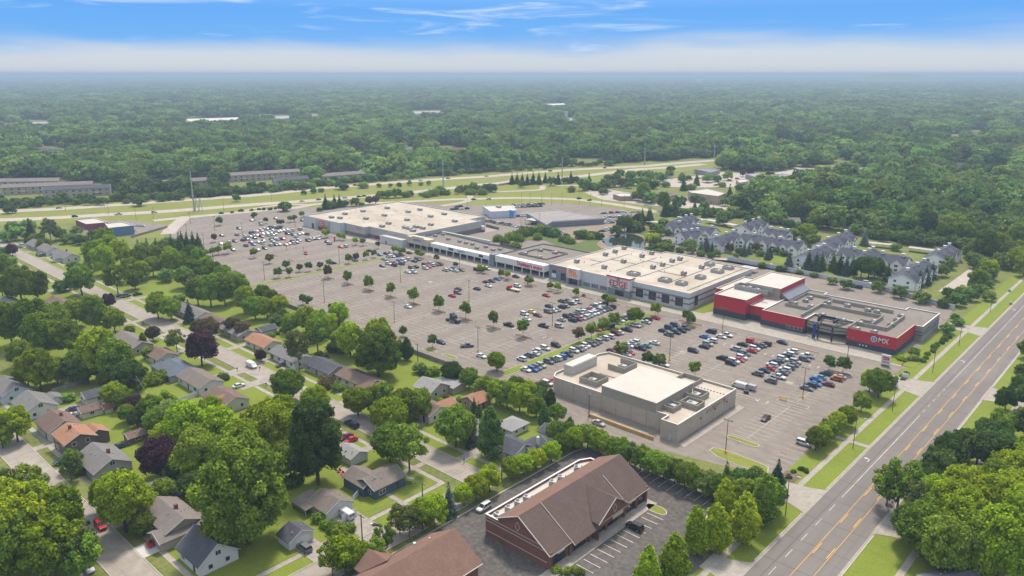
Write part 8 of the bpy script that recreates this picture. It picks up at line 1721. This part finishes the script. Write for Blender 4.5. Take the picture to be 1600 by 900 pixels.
# groves filled by chance, still one tree each
def grove(P, step, kinds, s0, s1, group, seed):
    rs = random.Random(seed); Q = [W(*p) for p in P]; x0, x1 = min(q[0] for q in Q), max(q[0] for q in Q); y0, y1 = min(q[1] for q in Q), max(q[1] for q in Q); x = x0
    while x < x1:
        y = y0
        while y < y1:
            a, b_ = x + rs.uniform(0, step), y + rs.uniform(0, step)
            if in_poly(a, b_, Q):
                k = rs.choice(kinds); tree(a, b_, k[0], k[1], rs.uniform(s0, s1), group, world=True)
            y += step
        x += step
KG = [('broad', 'green')] * 4 + [('tall', 'green')] * 2 + [('broad', 'bright')] * 2 + [('broad', 'dark'), ('open', 'olive'), ('tall', 'dark')]
grove([(1195,345),(1290,330),(1400,345),(1500,365),(1600,395),(1610,440),(1560,430),(1500,385),(1440,375),(1340,350),(1260,362)], 17, KG, .85, 1.25, 'trees of the neighbourhood beyond the apartments', 4)
plant_trees()
for (x, y, *r_) in TREE_QUEUE: pass
CLEAR_PX = [[(-70,352),(-70,329),(0,324),(200,313),(300,304.5),(400,297),(500,287),(640,276),(800,265),(900,258),(1000,253),(1100,247),(1208,240),(1214,248),(1140,256),(1120,264),(1190,270),(1240,262),(1335,262),(1362,268),(1362,280),(1310,286),(1250,292),(1180,303),(1162,322),(1128,340),(1180,345),(1270,362),(1290,360),(1335,356),(1385,374),(1440,382),(1500,380),(1550,398),(1575,425),(1660,450),(1660,520),(-70,520)],
            [(-60,282),(100,280),(180,290),(185,322),(60,324),(-60,314)], [(222,284),(342,278),(345,300),(226,306)], [(345,272),(470,266),(484,280),(480,298),(352,300)], [(496,274),(570,269),(574,290),(500,293)]]
for px, py in ((68,230),(85,232),(98,236),(620,228),(640,231),(690,229),(712,231),(735,232),(1218,222),(1232,224),(1248,226),(1420,210),(1490,211),(1525,205),(1500,255),(1540,259),(1562,262),(1410,252),(560,240),(810,235)):
    CLEAR_PX.append([(px-16,py-2),(px+16,py-2),(px+20,py+22),(px-16,py+22)])
for (a, b_, c_, d_) in ((640,172,702,184),(425,179,463,192),(478,177,507,188),(22,188,88,199),(133,188,162,196),(185,187.5,210,195),(283,184,380,195),(840,161,892,168),(1083,127.5,1103,131.5),(1105,130.5,1121,134),(880,183,905,195),(1022,153.5,1039,158),(0,195,22,205),(1300,245,1330,252),(395,178,430,184)):
    CLEAR_PX.append([(a,b_),(c_,b_),(c_,d_+(d_-115)*.13),(a,d_+(d_-115)*.13)])
CLEAR = [((min(p[0] for p in P), max(p[0] for p in P), min(p[1] for p in P), max(p[1] for p in P)), P) for P in CLEAR_PX]
# ------------------------------------------------------------------ the woods far behind: one mass, too many trees to count
def far_woods(clear, used, start=None):
    """clear: pixel polygons kept free; used: points already planted"""
    rs = random.Random(99); pts = []; sc = []
    grid = {}
    for (x, y) in used: grid.setdefault((int(x // 12), int(y // 12)), 1)
    # rows of constant distance from the camera, spacing grows with distance
    d = 300.0
    while d < 16000:
        step = 13.0 * (1 + max(0, d - 900) / 1900.0); f = step / 7.6
        half = radians(36.5)
        n = int(2 * half * d / step)
        for i in range(n):
            a = -half + (i + rs.random()) * 2 * half / n; dd = d + rs.uniform(-.5, .5) * step
            X, Y = dd * sin(a), dd * cos(a)
            x, y = X * cos(HEAD) - Y * sin(HEAD), X * sin(HEAD) + Y * cos(HEAD)
            px, py = PX(x, y)
            if py > 400 or not (-60 < px < 1660): continue
            if any(bx[0] < px < bx[1] and bx[2] < py < bx[3] and in_poly(px, py, P) for bx, P in clear): continue
            if (int(x // 12), int(y // 12)) in grid and dd < 900: continue
            if sin(x * .011 + 2) * sin(y * .013 + x * .004) > .86: continue
            pts.append((x, y, 0.0)); sc.append((f if f < 2 else 2 + (f - 2) * .8) * rs.choice((.62, .8, .9, 1.0, 1.1, 1.3)))
        d += step * .92
    for (x, y, k, t) in REST: pts.append((x, y, 0)); sc.append(k)
    me = bpy.data.meshes.new('woods'); me.from_pydata(pts, [], [])
    n = len(pts)
    at = me.attributes.new('size', 'FLOAT', 'POINT'); at.data.foreach_set('value', sc)
    zt = []
    for (p, s) in zip(pts, sc): zt.append(min(s, 2.2 + .22 * (s - 2.2) if s > 2.2 else s) * .9 * rs.uniform(.8, 1.2))
    at = me.attributes.new('rise', 'FLOAT', 'POINT'); at.data.foreach_set('value', zt)
    at = me.attributes.new('pick', 'INT', 'POINT'); at.data.foreach_set('value', [rs.randrange(5) for _ in range(n)])
    at = me.attributes.new('turn', 'FLOAT', 'POINT'); at.data.foreach_set('value', [rs.uniform(0, 6.28) for _ in range(n)])
    o = bpy.data.objects.new('woods', me); COL.objects.link(o); o['kind'] = 'stuff'; o['label'] = 'endless green tree canopy reaching to the hazy horizon'
    ng = bpy.data.node_groups.new('woods', 'GeometryNodeTree')
    ng.interface.new_socket('Geometry', in_out='INPUT', socket_type='NodeSocketGeometry'); ng.interface.new_socket('Geometry', in_out='OUTPUT', socket_type='NodeSocketGeometry')
    N = ng.nodes.new; L = ng.links.new
    gi = N('NodeGroupInput'); go = N('NodeGroupOutput')
    def attr(nm, ty):
        a = N('GeometryNodeInputNamedAttribute'); a.data_type = ty; a.inputs['Name'].default_value = nm; return a.outputs['Attribute']
    jg = N('GeometryNodeGeometryToInstance')
    for i in range(4, -1, -1):
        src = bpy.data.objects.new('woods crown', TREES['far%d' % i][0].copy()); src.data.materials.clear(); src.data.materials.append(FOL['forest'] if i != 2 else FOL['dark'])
        oi = N('GeometryNodeObjectInfo'); oi.inputs['Object'].default_value = src; oi.transform_space = 'ORIGINAL'; L(oi.outputs['Geometry'], jg.inputs[0])
    ip = N('GeometryNodeInstanceOnPoints'); L(gi.outputs[0], ip.inputs['Points']); L(jg.outputs[0], ip.inputs['Instance']); ip.inputs['Pick Instance'].default_value = True
    L(attr('pick', 'INT'), ip.inputs['Instance Index'])
    cr = N('ShaderNodeCombineXYZ'); L(attr('turn', 'FLOAT'), cr.inputs[2]); L(cr.outputs[0], ip.inputs['Rotation'])
    cs = N('ShaderNodeCombineXYZ'); sz = attr('size', 'FLOAT'); L(sz, cs.inputs[0]); L(sz, cs.inputs[1]); L(attr('rise', 'FLOAT'), cs.inputs[2]); L(cs.outputs[0], ip.inputs['Scale'])
    L(ip.outputs[0], go.inputs[0])
    md = o.modifiers.new('woods', 'NODES'); md.node_group = ng
    return n
far_woods(CLEAR, [(t[0], t[1]) for t in TREE_QUEUE])
# low hill on the horizon
hb = MB(); hx, hy = W(1399, 124.3); 
d0 = hypot(hx, hy); k = 9500 / d0; hx, hy = hx * k, hy * k; n = 24; ux, uy = -hy / 9500, hx / 9500
prev = None
for j in range(7):
    row = []
    for i in range(n + 1):
        u = i / n * 2 - 1; v = j / 6 * 2 - 1; z = 117.5 * (max(0, 1 - u * u) ** 1.3) * max(0, 1 - v * v) ** .8 + 2 * sin(9 * u); row.append((hx + ux * u * 620 + hx / 9500 * v * 500, hy + uy * u * 620 + hy / 9500 * v * 500, z))
    if prev: 
        for i in range(n): hb.quad([prev[i], prev[i + 1], row[i + 1], row[i]])
    prev = row
hb.build('hill', M_GRASS, kind='structure')
settle_labels()
# ------------------------------------------------------------------ haze: one closed box of pale air round everything
HZ = MB().box(-32000, 32000, -32000, 32000, -3.0, 121.0, bottom=True)
hm = bpy.data.materials.new('haze'); hm.use_nodes = True
_n = hm.node_tree; _n.nodes.clear()
_v = _n.nodes.new('ShaderNodeVolumePrincipled'); _v.inputs['Color'].default_value = (.40, .52, .66, 1); _v.inputs['Density'].default_value = 0.00022; _v.inputs['Anisotropy'].default_value = 0.1
_o = _n.nodes.new('ShaderNodeOutputMaterial'); _n.links.new(_v.outputs[0], _o.inputs['Volume'])
hz = HZ.build('haze', hm, kind='stuff'); hz['label'] = 'pale blue summer haze in the air'
